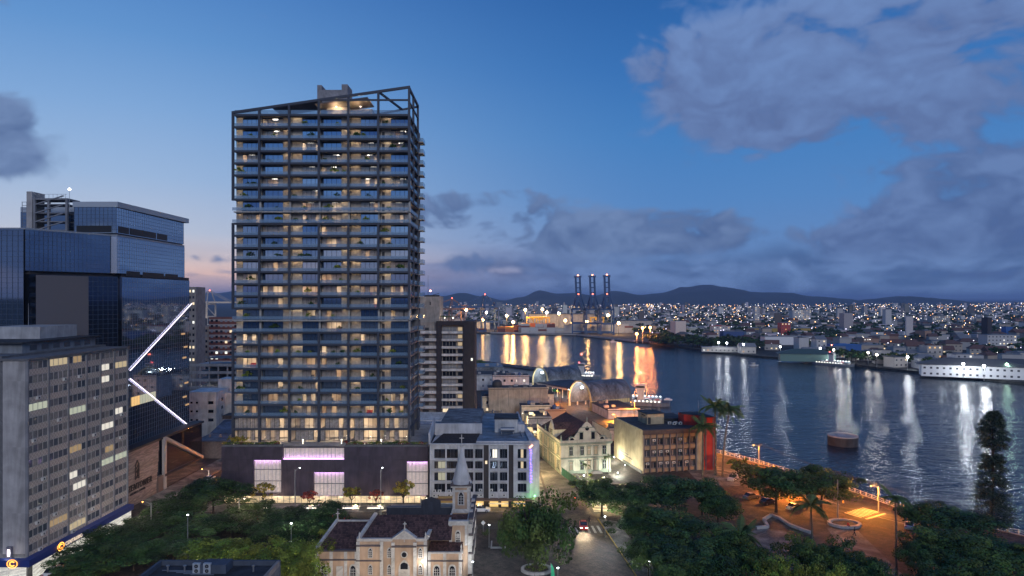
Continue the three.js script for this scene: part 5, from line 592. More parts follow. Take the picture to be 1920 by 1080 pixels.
// ---------------------------------------------------------------- roofs behind the hotel toward the ferry quay
{ const q = rng(83); const flat = (px, d, w, dep, h, m, label, o = {}) => { const t = thing(o.name ?? 'town_building', label, 'building', [X(px, d), 0, -d], o.turn ?? .07); part(t, 'wall', mb().box(-w / 2, w / 2, 0, h, -dep, 0), m); part(t, 'roof', mb().box(-w / 2 - .2, w / 2 + .2, h, h + .25, -dep - .2, .2), o.roof ?? mt.roofD); if (w > 7) { for (let k = 0; k < 3; k++) { const x = rr(-w * .4, w * .35, q), z = -rr(dep * .2, dep * .85, q), s = rr(.5, 1.3, q); part(t, 'roof_box', mb().box(x - s, x + s, h + .25, h + .25 + s * rr(.7, 1.4, q), z - s, z + s), pick([mt.conc, mt.white, mt.concD], q)); } const x = rr(-w * .4, w * .4, q), z = -rr(dep * .3, dep * .8, q); part(t, 'water_tank', mb().cyl([x, h + .25, z], [x, h + 1.7, z], .8, .7, 10), pick([M([.04, .1, .25], .6), mt.conc], q)); part(t, 'roof_parapet', mb().box(-w / 2 - .2, w / 2 + .2, h + .25, h + .7, .0, .2), m); }
    if (o.win) windowsOn(t, 'window', 'z', -w / 2 + .4, w / 2 - .4, o.win[0], .8, h - .4, o.win[1], .02, 1.1, 1.2, dg, q, o.lit ?? .1); return t; };
  const cb = flat(972, 298, 26, 12, 11.5, M([.4, .36, .33], .85, { map: T.streak }), 'beige concrete building with framed end windows above the old roofs'); for (let k = 0; k < 3; k++) part(cb, 'end_frame', mb().box(-13.1, -12.6 + .0, 2 + k * 3.2, 4.6 + k * 3.2, -10, -2), dg[0]); part(cb, 'water_tower', mb().lathe([[2.2, 0], [2.2, 1.4], [2, 2.4], [1.2, 3.2], [.01, 3.4]], -9, 11.7, -6, 12), mt.dark); for (let k = 0; k < 5; k++) part(cb, 'wall_seam', mb().box(-9 + k * 4.6, -8.8 + k * 4.6, 4, 11, 0, .03), mt.concD);
  flat(930, 300, 12, 20, 7.4, mt.cream, 'pale house with small windows left of the beige concrete building', { win: [3, 2] }); flat(1028, 300, 5, 10, 9, mt.cream, 'narrow cream house at the right of the beige concrete building', { win: [1, 3] });
  flat(958, 232, 27, 16, 4.4, mt.white, 'low white building with dark flat roof behind the hotel', { roof: M([.06, .085, .12], .6, { map: T.roofdirt }) }); flat(1003, 226, 8, 22, 5.2, mt.cream, 'dark-roofed house beside the narrow yellow-lit street', { roof: M([.04, .05, .07], .7, { map: T.roofdirt }) }); flat(1012, 262, 9, 16, 5, mt.pale, 'small pale house further up the narrow lit street');
  flat(920, 380, 22, 24, 8, mt.white, 'white stepped house below the long pier shed', { win: [5, 2], lit: .15 }); flat(946, 350, 12, 14, 11, mt.white, 'taller white house with an annex by the ferry quay', { win: [3, 3] }); flat(905, 430, 26, 30, 7.4, mt.roofG, 'grey shed roof next to the riverside trees', { roof: M([.2, .26, .32], .5, { map: T.roofdirt }) }); flat(975, 372, 10, 12, 8.6, mt.white, 'small white house with lit gable by the first arched roof', { win: [2, 2], lit: .3 }); flat(1040, 283, 9, 9, 4.4, M([.5, .32, .2], .85), 'small orange-lit kiosk by the quay street', { roof: mt.tileM }); flat(1005, 284, 12, 9, 6, mt.pale, 'low grey house with plain front below the beige concrete building');
  flat(1170, 290, 14, 26, 3.6, mt.white, 'low white quay shed beyond the ornate gabled house', { roof: M([.05, .065, .09], .7, { map: T.roofdirt }), turn: .2 }); flat(1178, 246, 14, 20, 3.8, mt.pale, 'dark flat shed roof between the gabled house and the quay', { roof: M([.04, .05, .065], .7, { map: T.roofdirt }), turn: .2 });
  const pg = thing('pergola', 'open timber roof frame beside the charcoal-framed tower', 'pergola', [X(915, 262), 0, -262]); for (let k = 0; k < 6; k++) part(pg, 'rafter', mb().box(-6, 5, 5.2, 5.5, -2 - k * 2.6, -1.6 - k * 2.6), mt.concD); for (let k = 0; k < 4; k++) part(pg, 'beam', mb().box(-5.6 + k * 3.4, -5.2 + k * 3.4, 5.5, 5.8, -16, -1), mt.concD); for (const [x, z] of [[-5, -2], [4, -2], [-5, -15], [4, -15]]) part(pg, 'post', mb().box(x - .2, x + .2, 0, 5.2, z - .2, z + .2), mt.concD); part(pg, 'hanging_lamp', mb().ball(0, 4.6, -6, .2, 6).cyl([0, 4.8, -6], [0, 5.3, -6], .02, .02, 4), mt.lampO); point(X(915, 262), 4.6, -268, SODIUM, 60, .2); }
// ---------------------------------------------------------------- ornate gabled house
{ const q = rng(91), t = thing('ornate_gabled_house', 'ornate two-storey white house with scrolled gables and dark red roof', 'house', [14.2, 0, -198], .213), W = 15.2, DP = 27, wm = M([.62, .6, .5], .85, { map: T.streak, bumpMap: T.bumpf, bumpScale: .01 }), grn = M([.3, .36, .3], .8, { map: T.grime }), tan = M([.5, .44, .33], .85, { map: T.streak });
  part(t, 'wall', mb().box(0, W, 0, 8.6, -DP, 0), wm); part(t, 'plinth', mb().box(-.12, W + .12, 0, .8, -DP - .1, .12), grn); part(t, 'string_course', mb().box(-.15, W + .15, 4.35, 4.6, -DP, .15).box(-.22, W + .22, 4.6, 4.8, -DP, .22), grn); part(t, 'cornice', mb().box(-.3, W + .3, 8.4, 8.75, -DP, .3).box(-.5, W + .5, 8.75, 9.05, -DP, .5), grn); part(t, 'parapet', mb().box(-.3, W + .3, 9.05, 9.75, -.1, .25), wm); part(t, 'parapet', mb().box(-.3, -.02, 9.05, 9.75, -DP, -.1), wm); for (const [x, z] of [[0, .1], [W, .1], [-.1, -DP], [-.1, -9], [-.1, -17]]) part(t, 'finial', mb().lathe([[.35, 0], [.3, .5], [.14, .7], [.26, 1], [.16, 1.4], [.02, 1.9]], x, 9.7, z, 8), grn);
  const win = (cx, y0, y1, w, face, lit) => { const m = mb(), z = 0, put = (g, x0, x1, a, b, d0, d1) => face === 'z' ? g.box(x0, x1, a, b, d0, d1) : g.box(-d1, -d0, a, b, -x1, -x0); put(m, cx - w / 2 - .2, cx - w / 2, y0 - .1, y1 + .1, -.05, .12); put(m, cx + w / 2, cx + w / 2 + .2, y0 - .1, y1 + .1, -.05, .12); put(m, cx - w / 2 - .35, cx + w / 2 + .35, y1 + .1, y1 + .38, -.05, .22); put(m, cx - w / 2 - .3, cx + w / 2 + .3, y0 - .3, y0 - .1, -.05, .25); const o = part(t, 'window', m, grn); const g = mb(); put(g, cx - w / 2, cx + w / 2, y0 - .1, y1 + .1, -.04, .02); part(o, 'pane', g, lit ? glow([1, .7, .4], .28) : dg[1]); const s = mb(); put(s, cx - .04, cx + .04, y0, y1, .02, .06); put(s, cx - w / 2, cx + w / 2, mix(y0, y1, .62), mix(y0, y1, .62) + .07, .02, .06); part(o, 'sash', s, mt.white); };
  [.2, .42, .56, .70, .87].forEach((f, i) => { win(f * W, 5.5, 7.7, .95, 'z', i === 2 || i === 3); if (i !== 3) win(f * W, 1.2, 3.5, .95, 'z', i === 2 || i === 0); }); part(t, 'door', mb().box(.70 * W - .55, .70 * W + .55, .2, 3.6, -.02, .08), M([.35, .33, .26], .6)); part(t, 'door_surround', mb().box(.70 * W - .85, .70 * W - .56, .2, 3.8, -.02, .16).box(.70 * W + .56, .70 * W + .85, .2, 3.8, -.02, .16).box(.70 * W - 1, .70 * W + 1, 3.8, 4.1, -.02, .25), grn); for (let k = 0; k < 3; k++) part(t, 'step', mb().box(.70 * W - 1.6 + k * .2, .70 * W + 1.6 - k * .2, .0, .18 + k * .17, .13, 1.4 - k * .35), mt.conc);
  for (const z of [2, 3.6, 7.6, 9.8, 12, 16, 18, 22, 24]) { win(z, 5.4, 7.7, .9, 'x', false); win(z, 1.2, 3.6, .9, 'x', false); } for (const z of [.3, 5.5, 14, 20, 26.6]) part(t, 'pilaster', mb().box(-.18, 0, 0, 8.6, -z - .3, -z + .3), tan);
  const gable = (pts, depth) => { const s = new THREE.Shape(); s.moveTo(...pts[0]); for (const p of pts.slice(1)) p.length === 2 ? s.lineTo(...p) : s.quadraticCurveTo(...p); const g = new THREE.ExtrudeGeometry(s, { depth, bevelEnabled: false, curveSegments: 5 }); return g; };
  const gf = gable([[1.4, 0], [2.2, .2, 2.6, 1.5], [4.1, 1.5], [4.4, 2.4, 5.0, 2.7], [5.3, 2.9], [5.4, 3.9, 6.1, 4.2], [6.4, 4.2], [6.6, 5.2, 8.0, 5.9], [9.4, 5.2, 9.6, 4.2], [9.9, 4.2], [10.6, 3.9, 10.7, 2.9], [11, 2.7], [11.6, 2.4, 11.9, 1.5], [13.4, 1.5], [13.8, .2, 14.6, 0]], .5); gf.translate(0, 9.05, -.62); part(t, 'front_gable', gf, wm);
  for (const [x0, x1, y] of [[2.4, 4.3, 10.6], [4.9, 6.3, 13.25 - 1.25], [11.7, 13.6, 10.6], [9.7, 11.1, 12], [6.1, 9.9, 13.3]]) part(t, 'gable_moulding', mb().box(x0, x1, y - .1, y + .12, -.6, .06), grn); part(t, 'finial', mb().lathe([[.3, 0], [.16, .4], [.28, .7], [.02, 1.6]], 8, 14.9, -.35, 8), grn);
  for (const x of [6.2, 9.8]) { part(t, 'gable_window', mb().box(x - .5, x + .5, 9.9, 11.9, -.12, -.06), dg[1]); part(t, 'gable_moulding', mb().box(x - .75, x + .75, 11.95, 12.2, -.12, .06).box(x - .62, x - .5, 9.8, 11.95, -.12, .02).box(x + .5, x + .62, 9.8, 11.95, -.12, .02), grn); } for (const x of [3.4, 8, 12.6]) part(t, 'lunette', mb().cyl([x, x === 8 ? 13.0 : 9.8, -.14], [x, x === 8 ? 13.0 : 9.8, -.06], .62, .62, 12), dg[1]);
  const gs = gable([[0, 0], [0, 2.6], [.8, 3.0, 1, 3.8], [1.6, 4.0, 2.5, 5.0], [3.4, 4, 4, 3.8], [4.2, 3, 5, 2.6], [5, 0]], .4); gs.rotateY(-Math.PI / 2); gs.translate(.35, 9.05, -13.0); part(t, 'side_gable', gs, wm); for (const z of [-9.2, -10.5, -11.8]) part(t, 'gable_window', mb().box(-.12, -.06, 9.6, 11.4, z - .32, z + .32), dg[1]); part(t, 'dormer_wall', mb().box(.3, 6, 9, 11.6, -13, -8), wm); part(t, 'dormer_roof', mb().quad([.2, 11.5, -7.8], [7, 11.5, -7.8], [7, 13.2, -10.5], [.2, 13.2, -10.5]).quad([7, 11.5, -13.2], [.2, 11.5, -13.2], [.2, 13.2, -10.5], [7, 13.2, -10.5]), mt.tileR);
  const rd = M([.13, .045, .04], .85, { map: T.tile, bumpMap: T.tileb, bumpScale: .05 }), rx = W / 2 + .4; part(t, 'roof', mb().poly([[.6, 9.0, -1], [.6, 9.0, -DP], [rx, 14.3, -DP + 5], [rx, 14.3, -1]]).poly([[W - .2, 9, -DP], [W - .2, 9, -1], [rx, 14.3, -1], [rx, 14.3, -DP + 5]]).poly([[.6, 9, -DP], [W - .2, 9, -DP], [rx, 14.3, -DP + 5]]).box(.4, W - .2, 8.7, 9.0, -DP, -.7), rd);
  for (const [x, z, k] of [[30.6, -197.5, 260], [20.5, -194.6, 120]]) { const f = thing('floodlight', k > 200 ? 'bright ground floodlight at the right corner of the ornate house' : 'ground floodlight in the front garden of the ornate house', 'floodlight', [x, 0, z]); part(f, 'stand', mb().cyl([0, 0, 0], [0, .5, 0], .08, .08, 6), mt.dark); part(f, 'lamp_head', mb().ball(0, .62, 0, .17, 6), mt.lampC); point(x, .62, z, new THREE.Color(.95, 1, .82), k, .15); }
  const gd = thing('garden_fence', 'dark green mesh fence between the ornate house garden and the street', 'fence', [0, 0, 0]); const A = [14.4, -196.8], Bf = [20.6, -173.5]; for (let i = 0; i < 12; i++) { const a = [mix(A[0], Bf[0], i / 12), mix(A[1], Bf[1], i / 12)], b = [mix(A[0], Bf[0], (i + .94) / 12), mix(A[1], Bf[1], (i + .94) / 12)]; part(gd, 'fence_panel', mb().bar([a[0], 1.25, a[1]], [b[0], 1.25, b[1]], .06, 2.2), M([.015, .1, .075], .7)); part(gd, 'fence_post', mb().box(a[0] - .06, a[0] + .06, 0, 2.5, a[1] - .06, a[1] + .06), mt.dark); }
  const pp = thing('utility_pole', 'grey concrete pole standing at the street corner by the green fence', 'pole', [19.6, 0, -177]); part(pp, 'post', mb().cyl([0, 0, 0], [0, 9.6, 0], .2, .13, 8), mt.poleC); part(pp, 'crossarm', mb().box(-.8, .8, 9, 9.15, -.08, .08), mt.trunk);
  for (const [x, z, s] of [[19.2, -174.6, .9], [20.2, -173.4, 1.1], [21.4, -172.8, .9], [17.6, -194.5, .8], [19.5, -194, .7], [22.5, -196, .9], [16.4, -184, .7]]) shrub(x, .02, z, s, LM.lime, 'bright low shrub around the ornate house garden and corner', 'low shrubs by the ornate house', 'low_shrub', .5);
}
// ---------------------------------------------------------------- beige office with red stair tower
{ const q = rng(95), t = thing('beige_office_building', 'beige office block with blank lit side wall and red stair tower', 'building', [38.4, 0, -199], .22), W = 17, DP = 23, H0 = 12.6, bm = M([.56, .46, .3], .85, { map: T.streak, bumpMap: T.bumpf, bumpScale: .01 }), pan = M([.4, .3, .2], .85, { map: T.streak }), fin = M([.13, .12, .13], .85);
  part(t, 'side_wall', mb().box(-.3, .1, 0, H0, -DP, -.2), bm, 'blank beige side wall lit from below'); part(t, 'wall', mb().box(.1, W + 4, 0, H0 - .6, -DP, -1), pan); part(t, 'roof', mb().box(-.1, W + 3.8, H0 - .6, H0 - .1, -DP, -.6), mt.roofD); part(t, 'roof_fascia', mb().box(-.28, W + .6, H0 - 1.3, H0 + .05, -1, .4), M([.12, .09, .08], .9, { map: T.streak }));
  const nb = 8, rowY = [8.1, 4.7, 1.3]; for (let i = 0; i <= nb; i++) part(t, 'fin', mb().box(.2 + i * (W - .4) / nb - .14, .2 + i * (W - .4) / nb + .14, 0, H0 - 1.3, -1, -.1), fin);
  for (const y of rowY) for (let i = 0; i < nb; i++) { const x0 = .36 + i * (W - .4) / nb, x1 = .2 + (i + 1) * (W - .4) / nb - .16; part(t, 'panel', mb().box(x0, x1, y + 2.0, y + 3.1, -1, -.5), pan); part(t, 'dark_slot', mb().box(x0, x1, y + 1.6, y + 1.95, -1, -.9), mt.black); const w = part(t, 'window', mb().box(x0, x1, y, y + 1.55, -1, -.92), q() < .5 ? dg[0] : pane0([.16, .2, .26], .7, .1)); part(w, 'sill', mb().box(x0, x1, y - .16, y, -1, -.55), fin); part(w, 'sash', mb().box((x0 + x1) / 2 - .04, (x0 + x1) / 2 + .04, y, y + 1.55, -.92, -.86), mt.pale); }  // slot is a plain black strip between panel and window
  part(t, 'end_wall', mb().box(W + .02, W + 2.1, 0, H0 - 1.3, -6, -.3), bm); part(t, 'red_stair_tower', mb().prism([[W + 2.1, .3], [W + 5.6, .3], [W + 5.6, -10], [W - 1.2, -10], [W - 1.2, -6.4], [W + 2.1, -4.2]], 0, 15.6), mt.red, 'red stair tower'); for (const x of [W + 2.6, W + 5]) part(t, 'tower_rib', mb().box(x - .14, x + .14, 0, 15.4, .3, .48), fin); part(t, 'tower_roof', mb().prism([[W + 2.3, .1], [W + 5.4, .1], [W + 5.4, -9.8], [W - 1, -9.8], [W - 1, -6.2], [W + 2.3, -4]], 15.62, 15.8), mt.roofD); part(t, 'mast', mb().cyl([W + 3, 15.8, -5], [W + 3, 20, -5], .05, .03, 4), mt.metal);
  const rh = part(t, 'roof_house', mb().box(5, 10.6, H0 - .1, H0 + 3, -16, -9), bm); part(rh, 'roof_house_top', mb().box(4.8, 10.8, H0 + 3, H0 + 3.2, -16.2, -8.8), mt.roofD); part(rh, 'roof_house_door', mb().box(5.3, 6.2, H0, H0 + 2, -9, -8.95), mt.dark); part(rh, 'vent', mb().box(4.95, 5, H0 + 2.1, H0 + 2.6, -13, -10.4), mt.dark); part(t, 'roof_hump', mb().box(11, 19, H0 - .1, H0 + 1.1, -20, -11), mt.roofD); part(t, 'antenna', mb().cyl([8.6, H0 + 3.2, -13], [8.6, H0 + 7, -13], .09, .05, 5), mt.dark);
  for (let k = 0; k < 2; k++) for (let i = 0; i < (k ? 9 : 6); i++) part(t, 'wall_letter', mb().box(-.34, -.3, 2.9 - k * .75, 3.25 - k * .75, -16.2 + i * 1.05 - .75 + (i % 2) * .1, -16.2 + i * 1.05), mt.dark);
  part(t, 'foundation', mb().box(-.6, -.32, 0, .7, -16, -.2), mt.concD);
  const loc = (x, y, z) => { const c = Math.cos(.22), s = Math.sin(.22); return [38.4 + x * c + z * s, y, -199 - x * s + z * c]; };
  for (const [i, r] of [[1, 0], [5, 0], [1, 1], [2, 1], [3, 1], [5, 1], [2, 2], [3, 2], [4, 2], [6, 2], [0, 2]]) airCon(...loc(1.2 + i * 2.08 + .3, rowY[r] + 1.0, -.9), .22, 'white air conditioner in a window bay of the beige office', 'air conditioners in the beige office windows', 1.15);
  for (let i = 0; i < 6; i++) airCon(...loc(12 + i * 1.0, H0 - .1 + (i % 2 ? 0 : 0), -8.4 + (i % 2) * 1.2), .22, 'white air conditioner on the beige office roof', 'air conditioners on the beige office roof', 1.3);
  const L = loc(-2.6, 0, -17); const f = thing('floodlight', 'ground floodlight washing the blank beige office wall', 'floodlight', L); part(f, 'stand', mb().cyl([0, 0, 0], [0, 1, 0], .07, .07, 6), mt.dark); part(f, 'lamp_head', mb().ball(0, 1.1, 0, .2, 6), mt.lampC); point(L[0], 1.1, L[2], new THREE.Color(1, .96, .7), 230, .15); const L2 = loc(-3, 0, -7); point(L2[0], 1.0, L2[2], new THREE.Color(1, .94, .7), 90, .15); const f2 = thing('floodlight', 'second ground floodlight nearer the corner of the beige wall', 'floodlight', L2); part(f2, 'stand', mb().cyl([0, 0, 0], [0, .9, 0], .07, .07, 6), mt.dark); part(f2, 'lamp_head', mb().ball(0, 1, 0, .16, 6), mt.lampC);
}
// ================================================================ the church
{ const q = rng(101), D = 122, CX = -22, t = thing('church', 'peach and white church with pointed windows, tiled roofs and white spire', 'church', [CX, 0, -D]), u = (px, d = D) => X(px, d) - CX, Z = (d) => D - d, wh = M([.74, .70, .64], .8, { map: T.grime }), pe = mt.peach, tr = M([.15, .12, .12], .85, { map: T.streak });
  const arch = (w, h, pt) => { const s = new THREE.Shape(); s.moveTo(-w / 2, 0); s.lineTo(w / 2, 0); s.lineTo(w / 2, h * .62); if (pt) { s.quadraticCurveTo(w / 2, h * .86, 0, h); s.quadraticCurveTo(-w / 2, h * .86, -w / 2, h * .62); } else { s.quadraticCurveTo(w / 2, h, 0, h); s.quadraticCurveTo(-w / 2, h, -w / 2, h * .62); } s.closePath(); return s; };
  const ext = (s, dep, x, y, z) => { const g = new THREE.ExtrudeGeometry(s, { depth: dep, bevelEnabled: false, curveSegments: 4 }); g.translate(x, y, z); return g; };
  const dark = pane0([.05, .055, .07], .7, .12);
  const win = (x, y, w, h, z, pt = true, name = 'window') => { const o = part(t, name, ext(arch(w * 1.5, h * 1.2, pt), .12, x, y - h * .08, z), wh); part(o, 'pane', ext(arch(w, h, pt), .04, x, y, z + .1), dark); const m = mb(); for (const f of [-.17, .17]) m.box(x + f * w - .035, x + f * w + .035, y, y + h * .8, z + .13, z + .18); for (const f of [.22, .45, .66]) m.box(x - w / 2, x + w / 2, y + h * f - .03, y + h * f + .03, z + .13, z + .175); part(o, 'muntin', m, wh); return o; };
  const cross = (x, y, z, s = 1) => part(t, 'cross', mb().box(x - .08 * s, x + .08 * s, y, y + 1.1 * s, z - .08 * s, z + .08 * s).box(x - .36 * s, x - .08 * s, y + .62 * s, y + .78 * s, z - .07 * s, z + .07 * s).box(x + .08 * s, x + .36 * s, y + .62 * s, y + .78 * s, z - .07 * s, z + .07 * s).cyl([x, y - .5 * s, z], [x, y, z], .24 * s, .1 * s, 8), wh);
  // left wing
  const lx0 = u(592), lx1 = u(671); part(t, 'left_wall', mb().box(lx0, lx1, 0, 5.9, Z(138), 0), pe); part(t, 'left_cornice', mb().box(lx0 - .25, lx1, 4.25, 4.5, -.1, .25).box(lx0 - .3, lx1, 5.8, 6.05, -.6, .12), tr); for (const px of [594, 621, 648, 668]) part(t, 'pilaster', mb().box(u(px) - .28, u(px) + .28, 0, 5.8, 0, .1), wh); part(t, 'left_roof', mb().poly([[lx0, 5.95, -.3], [lx1 + .4, 5.95, -.3], [lx1 + 2.6, 8.65, Z(130)], [lx0 + 1.9, 8.65, Z(130)]]).poly([[lx1 + .4, 5.95, Z(138)], [lx0, 5.95, Z(138)], [lx0 + 1.9, 8.65, Z(130)], [lx1 + 2.6, 8.65, Z(130)]]).poly([[lx0, 5.95, Z(138)], [lx0, 5.95, -.3], [lx0 + 1.9, 8.65, Z(130)]]), mt.tileM); part(t, 'roof_coping', mb().bar([lx0 - .1, 6.1, -.3], [lx0 + 1.8, 8.85, Z(130)], .5, .4).bar([lx0 + 1.8, 8.75, Z(130)], [lx1 + 2.4, 8.75, Z(130)], .4, .25), wh); cross(lx0 + 1.9, 9.4, Z(130));
  win(u(608), 1.2, .9, 2.1, 0, false); win(u(662), 1.2, .9, 2.1, 0, false); part(t, 'side_door', mb().box(u(637) - .6, u(637) + .6, 0, 3.2, 0, .1), wh);
  // nave flank with portal
  const nx0 = u(670), nx1 = u(800); part(t, 'nave_wall', mb().box(nx0, nx1 + .1, 0, 7.7, Z(134), .25), pe); part(t, 'string_course', mb().box(nx0 - .15, u(716), 4.2, 4.42, .25, .5).box(nx0 - .15, u(714), 6.85, 7.1, .2, .5).box(u(776), nx1 + .2, 6.85, 7.1, .2, .5), tr); part(t, 'parapet', mb().box(nx0 - .05, u(738), 7.72, 8.2, -.25, .3), wh); part(t, 'parapet', mb().box(u(780), nx1 + .1, 7.72, 8.2, -.25, .3), wh);
  const cxp = u(759); part(t, 'portal_bay', mb().box(u(737), u(780), 0, 8.2, .25, .6), pe); part(t, 'pediment', mb().poly([[u(737), 8.2, .6], [u(780), 8.2, .6], [cxp, 9.7, .6]]).poly([[u(780), 8.2, -.4], [u(737), 8.2, -.4], [cxp, 9.7, -.4]]).bar([u(736), 8.2, .1], [cxp, 9.75, .1], 1.2, .22).bar([cxp, 9.75, .1], [u(781), 8.2, .1], 1.2, .22), wh); cross(cxp, 10.15, .1, .9); part(t, 'relief_cross', mb().box(cxp - .05, cxp + .05, 7.7, 8.6, .6, .66).box(cxp - .3, cxp + .3, 8.2, 8.3, .6, .65), wh); part(t, 'portal_cornice', mb().box(u(735), u(782), 6.8, 7.1, .6, .85), tr);
  for (const px of [672, 716, 738, 779, 798]) part(t, 'pilaster', mb().box(u(px) - .3, u(px) + .3, 0, 7.65, px > 730 && px < 785 ? .6 : .25, px > 730 && px < 785 ? .72 : .37), wh); for (const px of [674, 798]) part(t, 'pinnacle', mb().lathe([[.22, 0], [.2, .3], [.08, .45], [.15, .7], [.01, 1.2]], u(px), 8.2, .1, 8), wh);
  for (const px of [695, 730.5, 788.5]) { win(u(px), 4.9, .55, 1.6, px === 730.5 || px === 788.5 ? .25 : .25); win(u(px), 1.9, .55, 1.6, .25); } part(t, 'rose_window', mb().cyl([cxp, 5.5, .6], [cxp, 5.5, .72], .62, .62, 16), wh); part(t, 'rose_pane', mb().cyl([cxp, 5.5, .72], [cxp, 5.5, .76], .45, .45, 14), dark); { const o = part(t, 'portal_door', ext(arch(2.0, 4.6, true), .14, cxp, 0, .6), wh); part(o, 'fanlight', ext(arch(1.3, 1.2, true), .05, cxp, 2.95, .74), dark); part(o, 'door_leaf', mb().box(cxp - .66, cxp - .03, 0, 2.8, .74, .79).box(cxp + .03, cxp + .66, 0, 2.8, .74, .79), mt.cream); }
  part(t, 'nave_roof', mb().poly([[nx0 + .3, 7.75, -.2], [u(846), 7.75, -.2], [u(850, 128), 10.5, Z(128)], [u(705, 128), 10.5, Z(128)]]).poly([[u(850, 134), 7.7, Z(134)], [nx0, 7.7, Z(134)], [u(705, 128), 10.5, Z(128)], [u(850, 128), 10.5, Z(128)]]).poly([[nx0 + .3, 7.75, Z(134)], [nx0 + .3, 7.75, -.2], [u(705, 128), 10.5, Z(128)]]), mt.tileM); part(t, 'roof_coping', mb().bar([nx0 + .1, 7.95, -.2], [u(705, 128), 10.75, Z(128)], .55, .45), wh); part(t, 'rear_parapet', mb().box(u(725, 131), u(850, 131), 8.8, 10.9, Z(131.4), Z(131)).box(u(790, 131), u(826, 131), 10.9, 12.2, Z(131.4), Z(131)).poly([[u(790, 131), 12.2, Z(131)], [u(826, 131), 12.2, Z(131)], [u(808, 131), 12.9, Z(131)]]).poly([[u(826, 131), 12.2, Z(131.4)], [u(790, 131), 12.2, Z(131.4)], [u(808, 131), 12.9, Z(131.4)]]), M([.055, .06, .078], .9, { map: T.streak })); part(t, 'parapet_coping', mb().box(u(724, 131), u(789.5, 131), 10.9, 11.1, Z(131.5), Z(130.9)).box(u(826.5, 131), u(851, 131), 10.9, 11.1, Z(131.5), Z(130.9)), mt.concD);
  // right wing, chapel and tower base
  const rx0 = u(803), rx1 = u(866); part(t, 'right_wall', mb().box(rx0, rx1, 0, 5.5, Z(127), .1), pe); part(t, 'right_cornice', mb().box(rx0 - .1, rx1 + .25, 4.1, 4.35, .1, .35), tr); part(t, 'right_parapet', mb().box(rx0 - .1, rx1 + .2, 5.5, 5.75, -.3, .25), wh); part(t, 'right_roof', mb().quad([rx0, 5.6, -.2], [rx1, 5.6, -.2], [rx1, 6.4, Z(125.6)], [rx0, 6.4, Z(125.6)]), mt.tileR); for (const px of [805, 834, 863]) part(t, 'pilaster', mb().box(u(px) - .28, u(px) + .28, 0, 5.5, .1, .2), wh); win(u(819), 1.2, .95, 2.1, .1, false); win(u(848), 1.2, .95, 2.1, .1, false); part(t, 'pinnacle', mb().lathe([[.25, 0], [.22, .4], [.1, .6], [.18, .9], [.01, 1.5]], rx1 - .1, 5.7, 0, 8), wh);
  part(t, 'recess_wall', mb().box(u(800), u(846), 0, 8.4, Z(133), Z(126)), pe); part(t, 'recess_parapet', mb().box(u(800), u(846), 8.4, 8.8, Z(127), Z(125.9)).bar([u(800), 8.35, 0], [u(806), 8.6, Z(126)], .6, .8), wh); part(t, 'recess_course', mb().box(u(800), u(845), 7.2, 7.45, Z(126), Z(125.8)), tr);
  const bx0 = u(843, 126), bx1 = u(877, 126); part(t, 'tower_base', mb().box(bx0, bx1, 0, 9.4, Z(134), Z(125.4)), pe); part(t, 'tower_base_parapet', mb().box(bx0 - .15, bx1 + .2, 9.4, 10.2, Z(126), Z(125.2)).box(bx1 - .1, bx1 + .2, 9.4, 10.2, Z(134), Z(126)).box(bx0 - .15, bx0 + .2, 9.4, 10.2, Z(130), Z(126)), wh); part(t, 'porch_roof', mb().quad([bx0 + .2, 9.6, Z(126.1)], [bx1 - .2, 9.6, Z(126.1)], [bx1 - .2, 10.3, Z(129)], [bx0 + .2, 10.3, Z(129)]), mt.tileM); win(u(858.5, 125.4), 6.4, .7, 1.9, Z(125.4), false); for (const x of [bx0 + .25, bx1 - .25]) part(t, 'pilaster', mb().box(x - .25, x + .25, 5.7, 9.35, Z(125.4), Z(125.3)), wh);
  // street front on the right side
  const fx = u(875, 125.5); part(t, 'front_wall', mb().box(bx1, fx + .3, 0, 10.4, Z(141), Z(126.4)), wh); for (const d of [127, 130, 133.4, 136.8, 140.4]) part(t, 'front_buttress', mb().box(fx + .3, fx + .9, 0, d > 129 && d < 138 ? 10.8 : 9.2, Z(d + .5), Z(d - .5)), wh); for (const y of [3.8, 7.2, 10.2]) part(t, 'front_cornice', mb().box(fx + .3, fx + 1.15, y, y + .3, Z(141.2), Z(126)), tr); for (const d of [128.5, 131.7, 135.1, 138.6]) part(t, 'front_window', mb().box(fx + .3, fx + .36, 4.6, 6.6, Z(d + .4), Z(d - .4)), dark); part(t, 'nave_rear', mb().box(u(700), bx1, 0, 8.6, Z(141), Z(134)), pe);
  // bell tower and spire
  const td = 130.2, tx0 = u(848.5, td), tx1 = u(880.5, td), tw = tx1 - tx0, tc = (tx0 + tx1) / 2, tz = Z(td) - tw / 2; part(t, 'tower_shaft', mb().box(tx0, tx1, 8, 10.9, tz - tw / 2, tz + tw / 2), pe); part(t, 'tower_course', mb().box(tx0 - .2, tx1 + .2, 10.2, 10.5, tz - tw / 2 - .2, tz + tw / 2 + .2).box(tx0 - .12, tx1 + .12, 10.5, 10.9, tz - tw / 2 - .12, tz + tw / 2 + .12), wh); const b0 = 10.9, b1 = 15.0; part(t, 'belfry', mb().box(tx0 + .08, tx1 - .08, b0, b1, tz - tw / 2 + .08, tz + tw / 2 - .08), pe); for (const [sx, sz] of [[0, 1], [1, 1], [1, 0], [0, 0]]) part(t, 'belfry_pilaster', mb().box(tx0 + sx * (tw - .5), tx0 + .5 + sx * (tw - .5), b0, b1, tz - tw / 2 + sz * (tw - .5), tz - tw / 2 + .5 + sz * (tw - .5)), wh);
